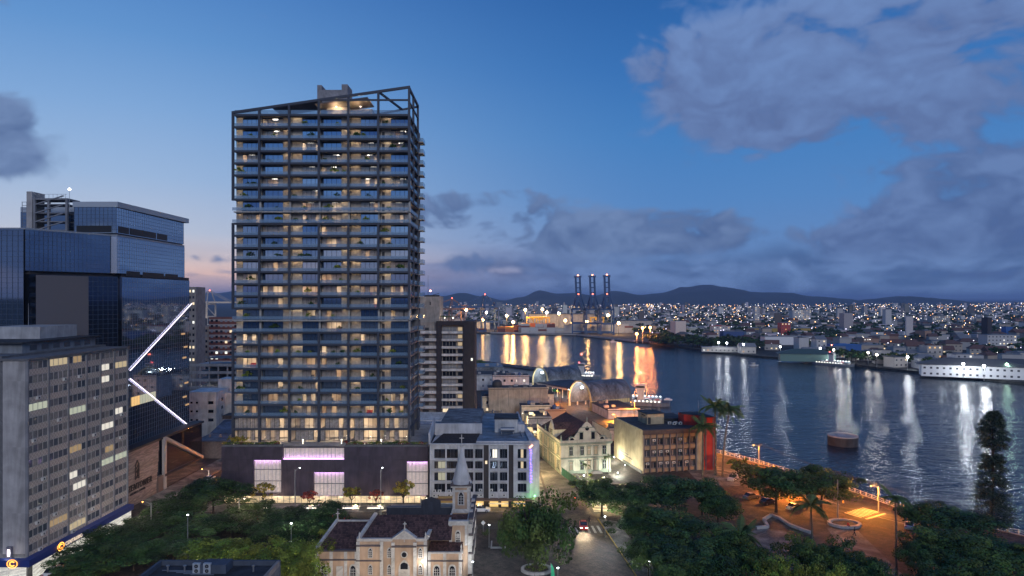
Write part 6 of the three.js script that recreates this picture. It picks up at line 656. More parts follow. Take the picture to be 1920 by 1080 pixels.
  part(t, 'belfry_cornice', mb().box(tx0 - .12, tx1 + .12, b1 - .9, b1 - .5, tz - tw / 2 - .12, tz + tw / 2 + .12).box(tx0 - .3, tx1 + .3, b1, b1 + .3, tz - tw / 2 - .3, tz + tw / 2 + .3), wh); part(t, 'spire_skirt', mb().box(tx0 - .42, tx1 + .42, b1 + .3, b1 + .55, tz - tw / 2 - .42, tz + tw / 2 + .42), tr); win(tc, b0 + .9, .85, 2.3, tz + tw / 2 - .02, true, 'belfry_window'); { const g = ext(arch(.85, 2.3, true), .05, 0, 0, 0); g.rotateY(Math.PI / 2); g.translate(tx1 + .0, b0 + .9, tz); part(t, 'belfry_window', g, dark); }
  part(t, 'spire', mb().cyl([tc, b1 + .55, tz], [tc, b1 + 1.1, tz], tw * .66, tw * .53, 8).cyl([tc, b1 + 1.1, tz], [tc, 22.4, tz], tw * .53, .1, 8), M([.7, .71, .73], .7, { map: T.streak })); part(t, 'spire_finial', mb().ball(tc, 22.55, tz, .26, 6).cyl([tc, 22.6, tz], [tc, 23.2, tz], .1, .07, 6).box(tc - .07, tc + .07, 23.1, 24.8, tz - .07, tz + .07).box(tc - .45, tc - .07, 24.0, 24.16, tz - .06, tz + .06).box(tc + .07, tc + .45, 24.0, 24.16, tz - .06, tz + .06), wh); for (const [sx, sz] of [[0, 1], [1, 1], [1, 0], [0, 0]]) part(t, 'corner_finial', mb().lathe([[.2, 0], [.16, .25], [.02, .7]], tx0 + sx * tw, b1 + .55, tz - tw / 2 + sz * tw, 6), tr);
  part(t, 'wall_lamp', mb().box(u(792.5), u(794.5), 4.3, 4.5, .37, .9).ball(u(793.5), 4.35, .95, .16, 6), mt.lampC); point(CX + u(793.5), 4.3, -D + 1.2, WHITE, 13, .12);
  part(t, 'wall_lamp', mb().box(u(597), u(599), 3.3, 3.45, .0, .9), mt.pole);
}
{ // dark roof in the foreground with two air-conditioning boxes
  const t = thing('foreground_building', 'flat dark roof with parapet and pipes at the bottom of the view', 'building', [-44.5, 0, -88]); part(t, 'wall', mb().box(-7, 10.6, 0, 12, -12, 10), mt.concD); part(t, 'roof', mb().box(-6.6, 10.2, 12, 12.05, -11.6, 9.6), mt.roofD); const par = M([.09, .115, .16], .8, { map: T.streak }); part(t, 'parapet', mb().box(-7, 10.6, 12, 12.75, -12, -11.6), par); part(t, 'parapet', mb().box(-7, -6.6, 12, 12.75, -11.6, 10), par); part(t, 'parapet', mb().box(10.2, 10.6, 12, 12.75, -11.6, 10), M([.4, .34, .3], .8, { map: T.streak }));
  part(t, 'roof_hatch', mb().box(.4, 4.0, 12.06, 13.3, -11, -8.6), par); for (let k = 0; k < 5; k++) part(t, 'pipe', mb().cyl([-5.5 + k * 1.2, 12.16, -9.6 + k * .4], [.2 + k * .6, 12.16, -9.4 + k * .35], .05, .05, 6), mt.metal); for (const x of [-4.6, -2.2, 7.6]) part(t, 'vent_pipe', mb().cyl([x, 12.05, -9.4], [x, 12.8, -9.4], .14, .14, 8).cyl([x, 12.8, -9.4], [x, 12.95, -9.4], .24, .24, 8), mt.metal);
  for (const [x, lb] of [[-.15, 'left'], [1.35, 'right']]) { const a = thing('roof_cooling_unit', `tall double-fan cooling unit on the foreground roof, the ${lb} one of two`, 'cooling unit', [-44.5 + x, 12.05, -96.6]); part(a, 'case', mb().box(-.52, .52, .08, 1.5, -.35, .1), M([.5, .55, .6], .6, { map: T.grime })); for (const y of [.45, 1.1]) { const f = part(a, 'fan', mb().cyl([0, y, .1], [0, y, .13], .27, .27, 14), mt.dark); part(f, 'fan_guard', mb().cyl([0, y, .13], [0, y, .15], .1, .1, 8), mt.metal); } part(a, 'foot', mb().box(-.5, .5, 0, .08, -.3, 0), mt.dark); }
}
// ================================================================ lamps, vehicles, people, park pieces
function lampPost(x, z, h, label, o = {}) {
  const t = thing(o.name ?? 'lamp_post', label, 'lamp post', [x, o.y ?? 0, z], o.turn ?? 0, o.group), arm = o.arm ?? 0;
  part(t, 'post', mb().cyl([0, 0, 0], [0, h * .98, 0], o.r ?? .09, (o.r ?? .09) * .7, 8), o.pm ?? mt.pole); part(t, 'foot', mb().cyl([0, 0, 0], [0, .25, 0], .18, .14, 8), o.pm ?? mt.pole);
  if (arm) part(t, 'arm', mb().cyl([0, h * .93, 0], [arm * .6, h * 1.01, 0], .05, .045, 6).cyl([arm * .6, h * 1.01, 0], [arm, h * 1.03, 0], .045, .04, 6), o.pm ?? mt.pole);
  part(t, 'lamp_head', arm ? mb().box(arm - .35, arm + .35, h * 1.03 - .06, h * 1.03 + .1, -.14, .14) : mb().cyl([0, h * .98, 0], [0, h * 1.02, 0], .12, .2, 8).cyl([0, h * 1.02 + .26, 0], [0, h * 1.02 + .34, 0], .24, .1, 8), mt.dark);
  part(t, 'lamp_glass', arm ? mb().ball(arm, h * 1.03 - .12, 0, .15, 6) : mb().ball(0, h * 1.02 + .13, 0, .17, 6), o.glass ?? mt.lampC);
  const a = o.turn ?? 0; point(x + Math.cos(a) * arm, (o.y ?? 0) + (arm ? h * 1.03 - .12 : h * 1.02 + .13), z - Math.sin(a) * arm, o.color ?? COOL, o.k ?? 40, .16); return t;
}
lampPost(-4.7, -140, 4.4, 'white plaza lamp between the church front and the lone tree', { k: 121 });
lampPost(-7.0, -121.5, 4.0, 'white plaza lamp at the church corner beside its front', { k: 88 });
lampPost(8.0, -119, 3.9, 'white plaza lamp at the bottom of the avenue beside the planter', { k: 92 });
lampPost(19.9, -146, 4.2, 'white lamp post on the pavement by the striped crossing', { k: 240 });
lampPost(24.4, -121, 4.2, 'white lamp post on the pavement at the bottom edge of the park', { k: 88 });
lampPost(X(352, 133), -133, 8.6, 'white lamp shining out of the dense grove', { k: 60, r: .1 });
lampPost(X(546, 133), -133, 7.0, 'white lamp shining among the trees left of the church', { k: 132 });
for (const [px, d] of [[640, 113.5], [715, 113], [772, 112], [835, 113]]) lampPost(X(px, d), -d, 3.6, 'unseen low forecourt lamp below the view, lighting the church flank', { k: 60, color: new THREE.Color(1, .86, .66), glass: mt.lampW, group: 'unseen forecourt lamps before the church' });  // lamps out of view below the frame, placed to light the church
lampPost(X(428, 115), -115, 4, 'unseen lamp placed to light the yellow-green trees', { k: 150, color: WARM, group: 'garden lamps under the trees' }); lampPost(X(530, 108), -108, 4, 'unseen lamp placed to light the yellow-green trees', { k: 150, color: WARM, group: 'garden lamps under the trees' }); lampPost(X(330, 112), -112, 4, 'unseen lamp placed to light the yellow-green trees', { k: 120, color: WARM, group: 'garden lamps under the trees' });  // lamps out of view under the crowns, placed to brighten the leaves
for (const [px, hx, d, lb] of [[553, 562, 160, 'left'], [714, 717, 160, 'right']]) lampPost(X(px, d), -d, 11.2, `tall arched street lamp before the purple podium, the ${lb} one`, { arm: X(hx, d) - X(px, d), k: 26, r: .13, color: WHITE });
const con = { pm: mt.poleC, r: .17, color: SODIUM, glass: mt.lampO };
lampPost(87.2, -162.4, 6.4, 'concrete pole with glowing orange lamp beside the striped waterfront crossing', { ...con, arm: -1.8, k: 1700 });
lampPost(75.4, -208.5, 6.2, 'concrete pole with orange lamp at the sea wall beyond the broad tree', { ...con, arm: -1.6, k: 1200 });
lampPost(70.5, -176, 6.4, 'unseen orange lamp pole under the broad waterfront trees, lighting the ground', { ...con, arm: 1.4, k: 2280 });  // lamp hidden by the crowns, placed to light the ground around the trunks
lampPost(96, -121, 4.6, 'unseen orange lamp pole lighting the thicket by the tall pine', { ...con, arm: -1.2, k: 700 });  // lamp out of view in the thicket, placed to light its gaps
lampPost(66, -226, 6.2, 'orange lamp pole behind the royal palms', { ...con, arm: -1.4, k: 1824 });
lampPost(X(1190, 290), -290, 7, 'orange-lit concrete pole by the ferry ramp water', { ...con, arm: -1.6, k: 1748 });
lampPost(X(1128, 318), -316, 6.5, 'orange lamp at the street before the ferry terminal', { ...con, arm: -1.4, k: 1672 }); lampPost(X(1050, 330), -330, 6.5, 'orange lamp left of the second arched roof', { ...con, arm: -1.4, k: 1672 });
lampPost(40, -262, 6.5, 'orange street lamp behind the ornate house on the quay street', { ...con, arm: -1.4, k: 1520 });
for (const [x, z] of [[4.6, -196], [3.8, -228], [2.6, -262], [21.2, -168]]) lampPost(x + (z === -168 ? 0 : 0), z, 7, 'warm street lamp along the narrow yellow-lit street', { ...con, color: new THREE.Color(1, .72, .34), glass: mt.lampW, arm: 1.5, k: 1150, group: 'lamps of the narrow lit street' });
for (const [d, k, w] of [[174, 230, 1], [200, 520, 0], [228, 700, 0], [146, 90, 1]]) lampPost(-77.2, -d, 7.5, 'unseen street lamp behind the grove, lighting the left street', { ...con, color: w ? new THREE.Color(1, .84, .68) : SODIUM, arm: -1.8, k, group: 'unseen lamps of the left street' });  // lamps out of view, placed to light the street and sign wall
for (const [x, z] of [[-60, -150], [-20, -150.4]]) lampPost(x, z, 7, 'warm street lamp on the cross street behind the church', { ...con, color: WARM, glass: mt.lampW, arm: 1.2, k: 130, group: 'lamps of the cross street' });
{ const p = thing('utility_pole', 'dark utility pole beside the striped waterfront crossing', 'pole', [75.6, 0, -158.5]); part(p, 'post', mb().cyl([0, 0, 0], [0, 9, 0], .18, .12, 8), mt.poleC); part(p, 'crossarm', mb().box(-.7, .7, 8.4, 8.55, -.07, .07), mt.trunk);
  const w = thing('overhead_wires', 'sagging overhead wires along the waterfront poles', 'wires'); const pts = [[75.4, 6.5, -208.5], [87.2, 6.6, -162.4], [99, 6.6, -141], [128, 6.6, -100]]; for (let k = 0; k < 3; k++) for (let i = 0; i < 3; i++) { const a = pts[i], b = pts[i + 1], m = mb(); let c = null; for (let j = 0; j <= 8; j++) { const f = j / 8, v = [mix(a[0], b[0], f), mix(a[1], b[1], f) + .2 * k - Math.sin(f * Math.PI) * .7, mix(a[2], b[2], f)]; if (c) m.cyl(c, v, .022, .022, 4, false); c = v; } part(w, 'wire', m, mt.dark); } }
{ // white rail on the sea wall, post by post
  const t = thing('seawall_railing', 'white post-and-rail fence along the sea wall', 'railing'), pts = [[66.6, -228], [75.6, -212.6], [89.6, -181.2], [93.6, -166.4], [109.4, -147.4], [140, -104]], m1 = M([.5, .48, .45], .8);
  for (let i = 0; i + 1 < pts.length; i++) { const [a, b] = [pts[i], pts[i + 1]], l = Math.hypot(b[0] - a[0], b[1] - a[1]), n = Math.round(l / 1.9); for (let j = 0; j < n; j++) { const x = mix(a[0], b[0], j / n), z = mix(a[1], b[1], j / n), x2 = mix(a[0], b[0], (j + 1) / n), z2 = mix(a[1], b[1], (j + 1) / n); part(t, 'post', mb().box(x - .1, x + .1, .14, 1.2, z - .1, z + .1), m1); part(t, 'rail', mb().bar([x, 1.05, z], [x2, 1.05, z2], .08, .1).bar([x, .6, z], [x2, .6, z2], .07, .08), m1); } } }
{ // park: winding kerb wall, ring bed, planters
  const t = thing('winding_wall', 'low pale winding seat wall in the park', 'wall'), c = [[1418, 992], [1440, 990], [1432, 976], [1446, 968], [1462, 974], [1480, 986], [1500, 994], [1520, 1001]].map(([px, py]) => { const d = GD(py); return [X(px, d), -d]; }); for (let i = 0; i + 1 < c.length; i++) part(t, 'wall_segment', mb().bar([c[i][0], .3, c[i][1]], [c[i + 1][0], .3, c[i + 1][1]], .6, .6), mt.conc);
  const r = thing('ring_bench', 'round pale ring bench around a planted bed by the waterfront road', 'bench', [X(1583, 154), 0, -154]); for (let i = 0; i < 20; i++) { const a = i / 20 * 6.283, b = (i + 1) / 20 * 6.283; part(r, 'seat_segment', mb().bar([Math.cos(a) * 3.3, .28, Math.sin(a) * 2.6], [Math.cos(b) * 3.3, .28, Math.sin(b) * 2.6], .7, .56), mt.conc); } part(r, 'soil', mb().cyl([0, 0, 0], [0, .3, 0], 2.6, 2.4, 16), gm.dirt);
  const pl = thing('tree_planter', 'round stone planter ring under the lone plaza tree', 'planter', [4.6, 0, -128]); for (let i = 0; i < 18; i++) { const a = i / 18 * 6.283, b = (i + .96) / 18 * 6.283; part(pl, 'stone', mb().bar([Math.cos(a) * 2.7, .25, Math.sin(a) * 2.2], [Math.cos(b) * 2.7, .25, Math.sin(b) * 2.2], .5, .5), mt.conc); } part(pl, 'soil', mb().cyl([0, 0, 0], [0, .35, 0], 2.3, 2.2, 16), gm.dirt); for (let i = 0; i < 6; i++) shrub(4.6 + Math.cos(i * 1.05) * 1.5, .35, -128 + Math.sin(i * 1.05) * 1.2, .6, LM.lime, 'low green plant in the round planter of the lone tree', 'plants in the lone tree planter', 'low_plant', .6);
  const bed = thing('flower_bed', 'low kerbed bed with spiky plant beside the church plaza lamp', 'planter', [-4.2, 0, -143]); part(bed, 'kerb', mb().box(-.2, 4.2, 0, .3, 3.4, 3.7).box(-.2, .1, 0, .3, 0, 3.4), mt.white); part(bed, 'soil', mb().box(.1, 4.2, 0, .18, .2, 3.4), gm.dirt);
  const sg = thing('traffic_sign', 'white diamond sign on a post at the church front', 'sign', [X(906, 147), 0, -147]); part(sg, 'post', mb().cyl([0, 0, 0], [0, 2.6, 0], .04, .04, 6), mt.pole); part(sg, 'plate', mb().poly([[0, 2.2, .06], [.5, 2.75, .06], [0, 3.3, .06], [-.5, 2.75, .06]]).poly([[-.5, 2.75, .03], [0, 3.3, .03], [.5, 2.75, .03], [0, 2.2, .03]]), mt.white);
  const fl = thing('banner', 'green and white feather banner beside the round tree planter', 'banner', [7.0, 0, -123.5]); part(fl, 'pole', mb().cyl([0, 0, 0], [0, 3.2, 0], .03, .03, 5), mt.pole); part(fl, 'cloth', mb().poly([[.05, .6, 0], [.75, .6, 0], [.6, 2.2, 0], [.1, 3.1, 0]]).poly([[.1, 3.1, -.02], [.6, 2.2, -.02], [.75, .6, -.02], [.05, .6, -.02]]), M([.02, .3, .14], .7)); }
// ---------------------------------------------------------------- cars
const tyreG = mb().cyl([0, 0, -.11], [0, 0, .11], .33, .33, 14).geo(), rimG = mb().cyl([0, 0, -.12], [0, 0, .12], .2, .2, 8).geo();
function sideShape(pts, w) { const s = new THREE.Shape(); s.moveTo(...pts[0]); for (const p of pts.slice(1)) p.length === 2 ? s.lineTo(...p) : s.quadraticCurveTo(...p); const g = new THREE.ExtrudeGeometry(s, { depth: w - .16, bevelEnabled: true, bevelSize: .08, bevelThickness: .08, bevelSegments: 2, curveSegments: 4 }); g.translate(0, 0, -(w - .16) / 2); return g; }
const CARG = { sedan: [sideShape([[-2.1, .3], [2.1, .3], [2.15, .62], [1.9, .82, 1.1, .9], [-1.7, .95], [-2.12, .9, -2.1, .6]], 1.72), sideShape([[-1.75, .92], [1.15, .9], [.5, 1.36, .2, 1.4], [-.9, 1.42], [-1.4, 1.3, -1.75, .92]], 1.5)], pickup: [sideShape([[-2.5, .4], [2.4, .4], [2.45, .8], [2.2, 1, 1.3, 1.05], [-2.5, 1.08]], 1.82), sideShape([[-.6, 1.05], [1.4, 1.03], [.8, 1.6, .5, 1.66], [-.45, 1.66], [-.6, 1.5, -.6, 1.05]], 1.6)] };
const paint = [M([.5, .5, .52], .35, { metalness: .5 }), M([.7, .7, .7], .35), M([.03, .03, .035], .3, { metalness: .3 }), M([.4, .03, .03], .35), M([.12, .14, .18], .35, { metalness: .5 })], tint = pane0([.06, .07, .09], .6, .06);
function car(x, z, turn, m, label, o = {}) {
  const t = thing(o.kind === 'pickup' ? 'pickup_truck' : 'car', label, o.kind === 'pickup' ? 'pickup' : 'car', [x, o.y ?? .03, z], turn, o.group), [b, c] = CARG[o.kind ?? 'sedan'], L = o.kind === 'pickup' ? 2.42 : 2.08; part(t, 'body', b, m); part(t, 'cabin', c, tint); part(t, 'roof', mb().box(o.kind === 'pickup' ? -.35 : -.85, o.kind === 'pickup' ? .5 : .25, o.kind === 'pickup' ? 1.69 : 1.44, o.kind === 'pickup' ? 1.76 : 1.51, -.62, .62), m);
  for (const [wx, wz] of [[1.32, .78], [1.32, -.78], [-1.32, .78], [-1.32, -.78]]) { const w = part(t, 'wheel', tyreG, mt.black); w.position.set(wx, .33, wz); const r = part(w, 'rim', rimG, mt.metal); } const hl = o.on ? glow([1, .95, .85], 30) : M([.6, .6, .6], .2), tl = o.on || o.tail ? glow([1, .06, .03], 9) : M([.3, .02, .02], .3);
  for (const s of [-.6, .6]) { part(t, 'headlight', mb().box(L + .02, L + .1, .58, .74, s - .2, s + .2), hl); part(t, 'taillight', mb().box(-L - .1, -L - .03, .7, .86, s - .2, s + .2), tl); }
  if (o.on) { for (const s of [-.6, .6]) { const p = new THREE.Vector3(L + .2, .66, s).applyAxisAngle(new THREE.Vector3(0, 1, 0), turn).add(t.position), q = new THREE.Vector3(L + 14, -.4, s).applyAxisAngle(new THREE.Vector3(0, 1, 0), turn).add(t.position), l = new THREE.SpotLight(WARM, 170, 0, .5, .9); l.position.copy(p); l.target.position.copy(q); l.castShadow = true; l.shadow.radius = 6; l.name = 'headlight'; scene.add(l, l.target); } } return t;
}
car(15.9, -151.8, -Math.PI / 2 - .05, paint[3], 'car with bright headlights driving over the striped crossing', { on: true });
car(X(1378, 190), -191.5, -2.2, paint[0], 'silver pickup parked by the palms and the red wall', { kind: 'pickup' });
car(-7.4, -165.6 + 2.2, 0, paint[1], 'white car at the kerb before the hotel shops', {});
for (const [px, py, a, c, lb] of [[118, 1062, 1.57, 0, 'silver car with red tail lights at the blue shop front'], [60, 1078, 1.57, 1, 'white car parked at the shop corner'], [300, 912, 1.57, 2, 'dark car on the left street under orange light'], [350, 902, 1.57, 1, 'pale car further up the left street']]) { const d = GD(py); car(Math.max(-84.6, Math.min(-77.8, X(px, d))), -d, a, paint[c], lb, { tail: c === 0 || c === 2 }); }
for (const [px, py, a, c, lb] of [[1705, 990, 1.0, 1, 'white car parked behind the thicket on the waterfront road'], [1745, 1003, 1.0, 0, 'silver car parked beside the white one on the waterfront'], [1408, 935, .5, 4, 'dark car parked under the broad waterfront tree'], [1440, 945, .5, 2, 'black car parked near the trunk of the broad tree'], [1130, 768, .3, 2, 'dark car with lit tail lights at the ferry terminal'], [1490, 955, .5, 0, 'grey car parked right of the broad tree trunk']]) { const d = GD(py); car(X(px, d), -d, a, paint[c], lb, { tail: px === 1130 }); }
for (const [px, py, c] of [[470, 975, 3], [520, 978, 1], [560, 976, 2], [600, 975, 0], [640, 977, 3]]) { const d = GD(py); car(X(px, d), -Math.min(161, Math.max(153, d)), 0, paint[c], 'car with red tail lights on the cross street behind the trees', { tail: true, group: 'cars on the cross street' }); }
{ const d = GD(937), t = thing('motorcycle', 'dark motorcycle at the mouth of the narrow lit street', 'motorcycle', [X(1079, d), .03, -d], 1.3); for (const x of [-.62, .62]) { const w = part(t, 'wheel', tyreG, mt.black); w.position.set(x, .31, 0); w.scale.set(.94, .94, .5); } part(t, 'frame', mb().bar([-.5, .4, 0], [.3, .75, 0], .2, .25).bar([.62, .35, 0], [.4, 1.0, 0], .1).box(.32, .42, 1, 1.05, -.35, .35), mt.dark); part(t, 'seat', mb().box(-.6, .1, .72, .84, -.14, .14), mt.black); part(t, 'tail_light', mb().box(-.72, -.66, .62, .72, -.08, .08), mt.redL); }
// ---------------------------------------------------------------- people: one continuous body each
function bodyGeo(pose, top, legs) {
  const J = pose === 'sit' ? { hip: [0, .5, 0], chest: [0, .95, -.02], neck: [0, 1.12, 0], head: [0, 1.27, .02], kneeL: [-.12, .5, .42], footL: [-.12, .06, .45], kneeR: [.12, .5, .42], footR: [.12, .06, .45], elbL: [-.26, .78, .08], hanL: [-.16, .6, .3], elbR: [.26, .78, .08], hanR: [.16, .6, .3] } : { hip: [0, .92, 0], chest: [0, 1.32, .02], neck: [0, 1.5, .02], head: [0, 1.65, .04], kneeL: [-.1, .5, .12], footL: [-.1, .06, .2], kneeR: [.1, .5, -.02], footR: [.1, .08, -.3], elbL: [-.27, 1.12, -.1], hanL: [-.27, .88, -.02], elbR: [.27, 1.12, .06], hanR: [.26, .9, .2] };
  const sh = (s) => [s * .2, J.chest[1] + .1, J.chest[2]], hp = (s) => [s * .1, J.hip[1] - .04, J.hip[2]];
  const bones = [[J.hip, J.chest, .15, .17], [J.chest, J.neck, .15, .06], [J.neck, J.head, .06, .1], [J.head, [J.head[0], J.head[1] + .06, J.head[2] - .01], .1, .095], [[J.head[0], J.head[1], J.head[2] + .08], [J.head[0], J.head[1] - .02, J.head[2] + .115], .02, .014]]; for (const [s, k] of [[-1, 'L'], [1, 'R']]) bones.push([hp(s), J['knee' + k], .095, .065], [J['knee' + k], J['foot' + k], .062, .042], [J['foot' + k], [J['foot' + k][0], J['foot' + k][1] - .01, J['foot' + k][2] + .15], .045, .035], [sh(s), J['elb' + k], .06, .045], [J['elb' + k], J['han' + k], .043, .033], [J['han' + k], [J['han' + k][0], J['han' + k][1] - .08, J['han' + k][2] + .02], .035, .02]);
  const N = 62, S = 1.0, mc = new MarchingCubes(N, new THREE.MeshBasicMaterial(), false, false, 60000); mc.isolation = 0; const dist = (p, [a, b, r0, r1]) => { const ab = [b[0] - a[0], b[1] - a[1], b[2] - a[2]], t = clamp(((p[0] - a[0]) * ab[0] + (p[1] - a[1]) * ab[1] + (p[2] - a[2]) * ab[2]) / (ab[0] ** 2 + ab[1] ** 2 + ab[2] ** 2)); return Math.hypot(p[0] - a[0] - ab[0] * t, p[1] - a[1] - ab[1] * t, p[2] - a[2] - ab[2] * t) - mix(r0, r1, t); };
  for (let k = 0; k < N; k++) for (let j = 0; j < N; j++) for (let i = 0; i < N; i++) { const p = [(i / N * 2 - 1) * S, (j / N * 2 - 1) * S + .92, (k / N * 2 - 1) * S]; let e = 0; for (const b of bones) e += Math.exp(-dist(p, b) * 38); mc.field[i + j * N + k * N * N] = Math.log(Math.max(e, 1e-30)) / 38; } mc.update();
  const n = mc.count, P = mc.positionArray.slice(0, n * 3), Nn = mc.normalArray.slice(0, n * 3), C = new Float32Array(n * 3); for (let v = 0; v < n; v++) { P[v * 3] *= S; P[v * 3 + 1] = P[v * 3 + 1] * S + .92; P[v * 3 + 2] *= S; const y = P[v * 3 + 1], x = P[v * 3], sit = pose === 'sit', c = y > J.neck[1] ? (y > J.head[1] + .03 || P[v * 3 + 2] < J.head[2] - .02 ? [.02, .015, .012] : [.4, .24, .16]) : Math.abs(x) > .21 && y < (sit ? .68 : .97) ? [.4, .24, .16] : y > (sit ? .58 : .95) ? top : y < .1 ? [.03, .03, .03] : legs; C.set(c, v * 3); }
  const g = new THREE.BufferGeometry(); g.setAttribute('position', new THREE.BufferAttribute(P, 3)); g.setAttribute('normal', new THREE.BufferAttribute(Nn, 3)); g.setAttribute('color', new THREE.BufferAttribute(C, 3)); return g;
}
const bodyM = new THREE.MeshStandardMaterial({ vertexColors: true, roughness: .8 });
const PB = [bodyGeo('walk', [.02, .02, .025], [.02, .022, .03]), bodyGeo('walk', [.5, .36, .06], [.05, .05, .07]), bodyGeo('walk', [.3, .3, .32], [.04, .05, .09]), bodyGeo('sit', [.45, .04, .03], [.03, .03, .04])];
const person = (px, py, k, turn, label, dd, y = .03) => { const d = dd ?? GD(py); const o = solo('person', PB[k], bodyM, label, 'person', [X(px, d), y, -d], turn); return o; };
person(1105, 983, 0, 2.6, 'person in dark clothes walking over the junction');
person(1581, 950, 1, 1, 'person in a yellow top walking on the waterfront road');
person(1192, 1045, 2, .4, 'person in a grey top standing by the avenue kerb under the trees', 137); person(1186, 1035, 0, 2, 'person in black beside the kerb under the park trees', 139);
person(1590, 998, 3, .3, 'person in a red top sitting on the ring bench', 151.6, .1); person(1602, 1006, 0, 1.2, 'dark-clothed person standing next to the ring bench', 147); person(1098, 946, 0, 1, 'person standing at the corner of the narrow lit street', 170);
// ================================================================ ferry quay, river, port, far town
{ const arch = (x, z, turn, w, len, h, label, back) => { const t = thing('arched_shed', label, 'shed', [x, 0, z], turn), m = M([.24, .28, .33], .5, { bumpMap: T.corr, bumpScale: .06, metalness: .3, map: T.roofdirt }), n = 18, g = mb(), pt = (i, o = 0) => { const a = i / n * Math.PI; return [-Math.cos(a) * (w / 2 + o), Math.pow(Math.sin(a), .8) * (h - 1.6) + 1.6 + o]; };
    for (let i = 0; i < n; i++) { const a = pt(i), b = pt(i + 1), l = i * .9; g.quad([a[0], a[1], 0], [a[0], a[1], -len], [b[0], b[1], -len], [b[0], b[1], 0], [0, l, len, l, len, l + .9, 0, l + .9]); } part(t, 'roof', g, m);
    const r = mb(); for (let i = 0; i < n; i++) { const a = pt(i, .1), b = pt(i + 1, .1); r.bar([a[0], a[1], .1], [b[0], b[1], .1], .6, .7); } r.box(-w / 2 - .4, -w / 2 + .4, 0, 1.8, -.3, .5).box(w / 2 - .4, w / 2 + .4, 0, 1.8, -.3, .5); part(t, 'rim', r, M([.5, .42, .2], .7)); for (let k = 1; k < 6; k++) for (const s of [-1, 1]) part(t, 'post', mb().box(s * w / 2 - .25, s * w / 2 + .25, 0, 1.7, -k * len / 5 + .0, -k * len / 5 + .5), mt.cream); part(t, 'floodlight', mb().ball(-w * .12, h - 3.2, -2.5, .6, 6), glow([.9, 1, 1], 20)); const c = new THREE.Vector3(-w * .12, h - 4, -2.5).applyAxisAngle(new THREE.Vector3(0, 1, 0), turn); point(x + c.x, c.y, z + c.z, COOL, 420, .6); return t; };
  const s2 = arch(X(1086, 322), -318, -1.05, 17, 24, 12.5, 'large arched metal shed with lit mouth at the ferry ramp'); for (let i = 0; i < 16; i++) part(s2, 'window_strip', mb().box(8.3, 8.46, 1.9, 4.2, -1.2 - i * 1.42, -.1 - i * 1.42), glow([1, .78, .42], .32)); part(s2, 'sign_light', mb().box(8.5, 8.6, 1.5, 2.4, -7.4, -3.4), glow([1, .5, .12], 2)); arch(X(1012, 400), -392, -1.05, 16, 24, 11.5, 'smaller arched metal shed behind the low dark roof');
  const l = thing('ferry_hall', 'long low hall with dark roof linking the two arched sheds', 'building', [X(1042, 360), 0, -356], -1.05), lw = 30; part(l, 'roof', mb().quad([-10, 5.6, 0], [-10, 5.6, -lw * .0 - 22], [-10, 5.6, -22], [-10, 5.6, 0]).box(-19, 11, 5.2, 5.6, -22, 0), M([.055, .07, .1], .7, { map: T.roofdirt })); part(l, 'fascia', mb().box(-19, 11, 4.4, 5.2, 0, .3), mt.cream); part(l, 'rear_wall', mb().box(-18.5, 10.5, 0, 5.2, -21.6, -21.2), mt.white); for (let i = 0; i < 7; i++) part(l, 'post', mb().box(-18 + i * 4.7, -17.6 + i * 4.7, 0, 4.4, -.3, .1), mt.cream); for (let i = 0; i < 5; i++) { part(l, 'hall_lamp', mb().box(-16 + i * 6 - .9, -16 + i * 6 + .9, 4.2, 4.34, -3.2, -2.8), mt.lampC); const c = new THREE.Vector3(-16 + i * 6, 3.9, -3).applyAxisAngle(new THREE.Vector3(0, 1, 0), -1.05); point(X(1042, 360) + c.x, 3.9, -356 + c.z, COOL, 90, .5); } for (const x of [-15, -4]) part(l, 'green_banner', mb().box(x, x + 6, 2.4, 3.6, -.1, .0), M([.02, .35, .12], .7));
  const s = thing('pier_shed', 'long low riverside pier shed with dark roof and white wall', 'building', [X(905, 505), 0, -500], .0), A = [0, 0], Bp = [X(1057, 430) - X(905, 505), 70]; const g = (o, y0, y1, w) => mb().bar([A[0], (y0 + y1) / 2, A[1] + o], [Bp[0], (y0 + y1) / 2, Bp[1] + o], w, y1 - y0); part(s, 'wall', g(0, 0, 4.2, 11), mt.white); part(s, 'roof', g(0, 4.2, 4.7, 13), M([.04, .05, .065], .8, { map: T.roofdirt })); part(s, 'pier_deck', g(-3, -1.2, .1, 26), mt.concD); for (let i = 0; i < 12; i++) { const f = (i + .5) / 12, x = Bp[0] * f, z = Bp[1] * f; part(s, 'roof_vent', mb().box(x - .8, x + .8, 4.7, 5.6, z - .8, z + .8), mt.concD); } for (let i = 0; i < 3; i++) part(s, 'mast', mb().cyl([Bp[0] * (.5 + i * .12), 4.7, Bp[1] * (.5 + i * .12) - 6], [Bp[0] * (.5 + i * .12), 11, Bp[1] * (.5 + i * .12) - 6], .12, .06, 5), mt.dark);
}
const simpleCar = mb().box(-2, 2, .25, .8, -.85, .85).box(-1.2, .9, .8, 1.35, -.75, .75).geo();
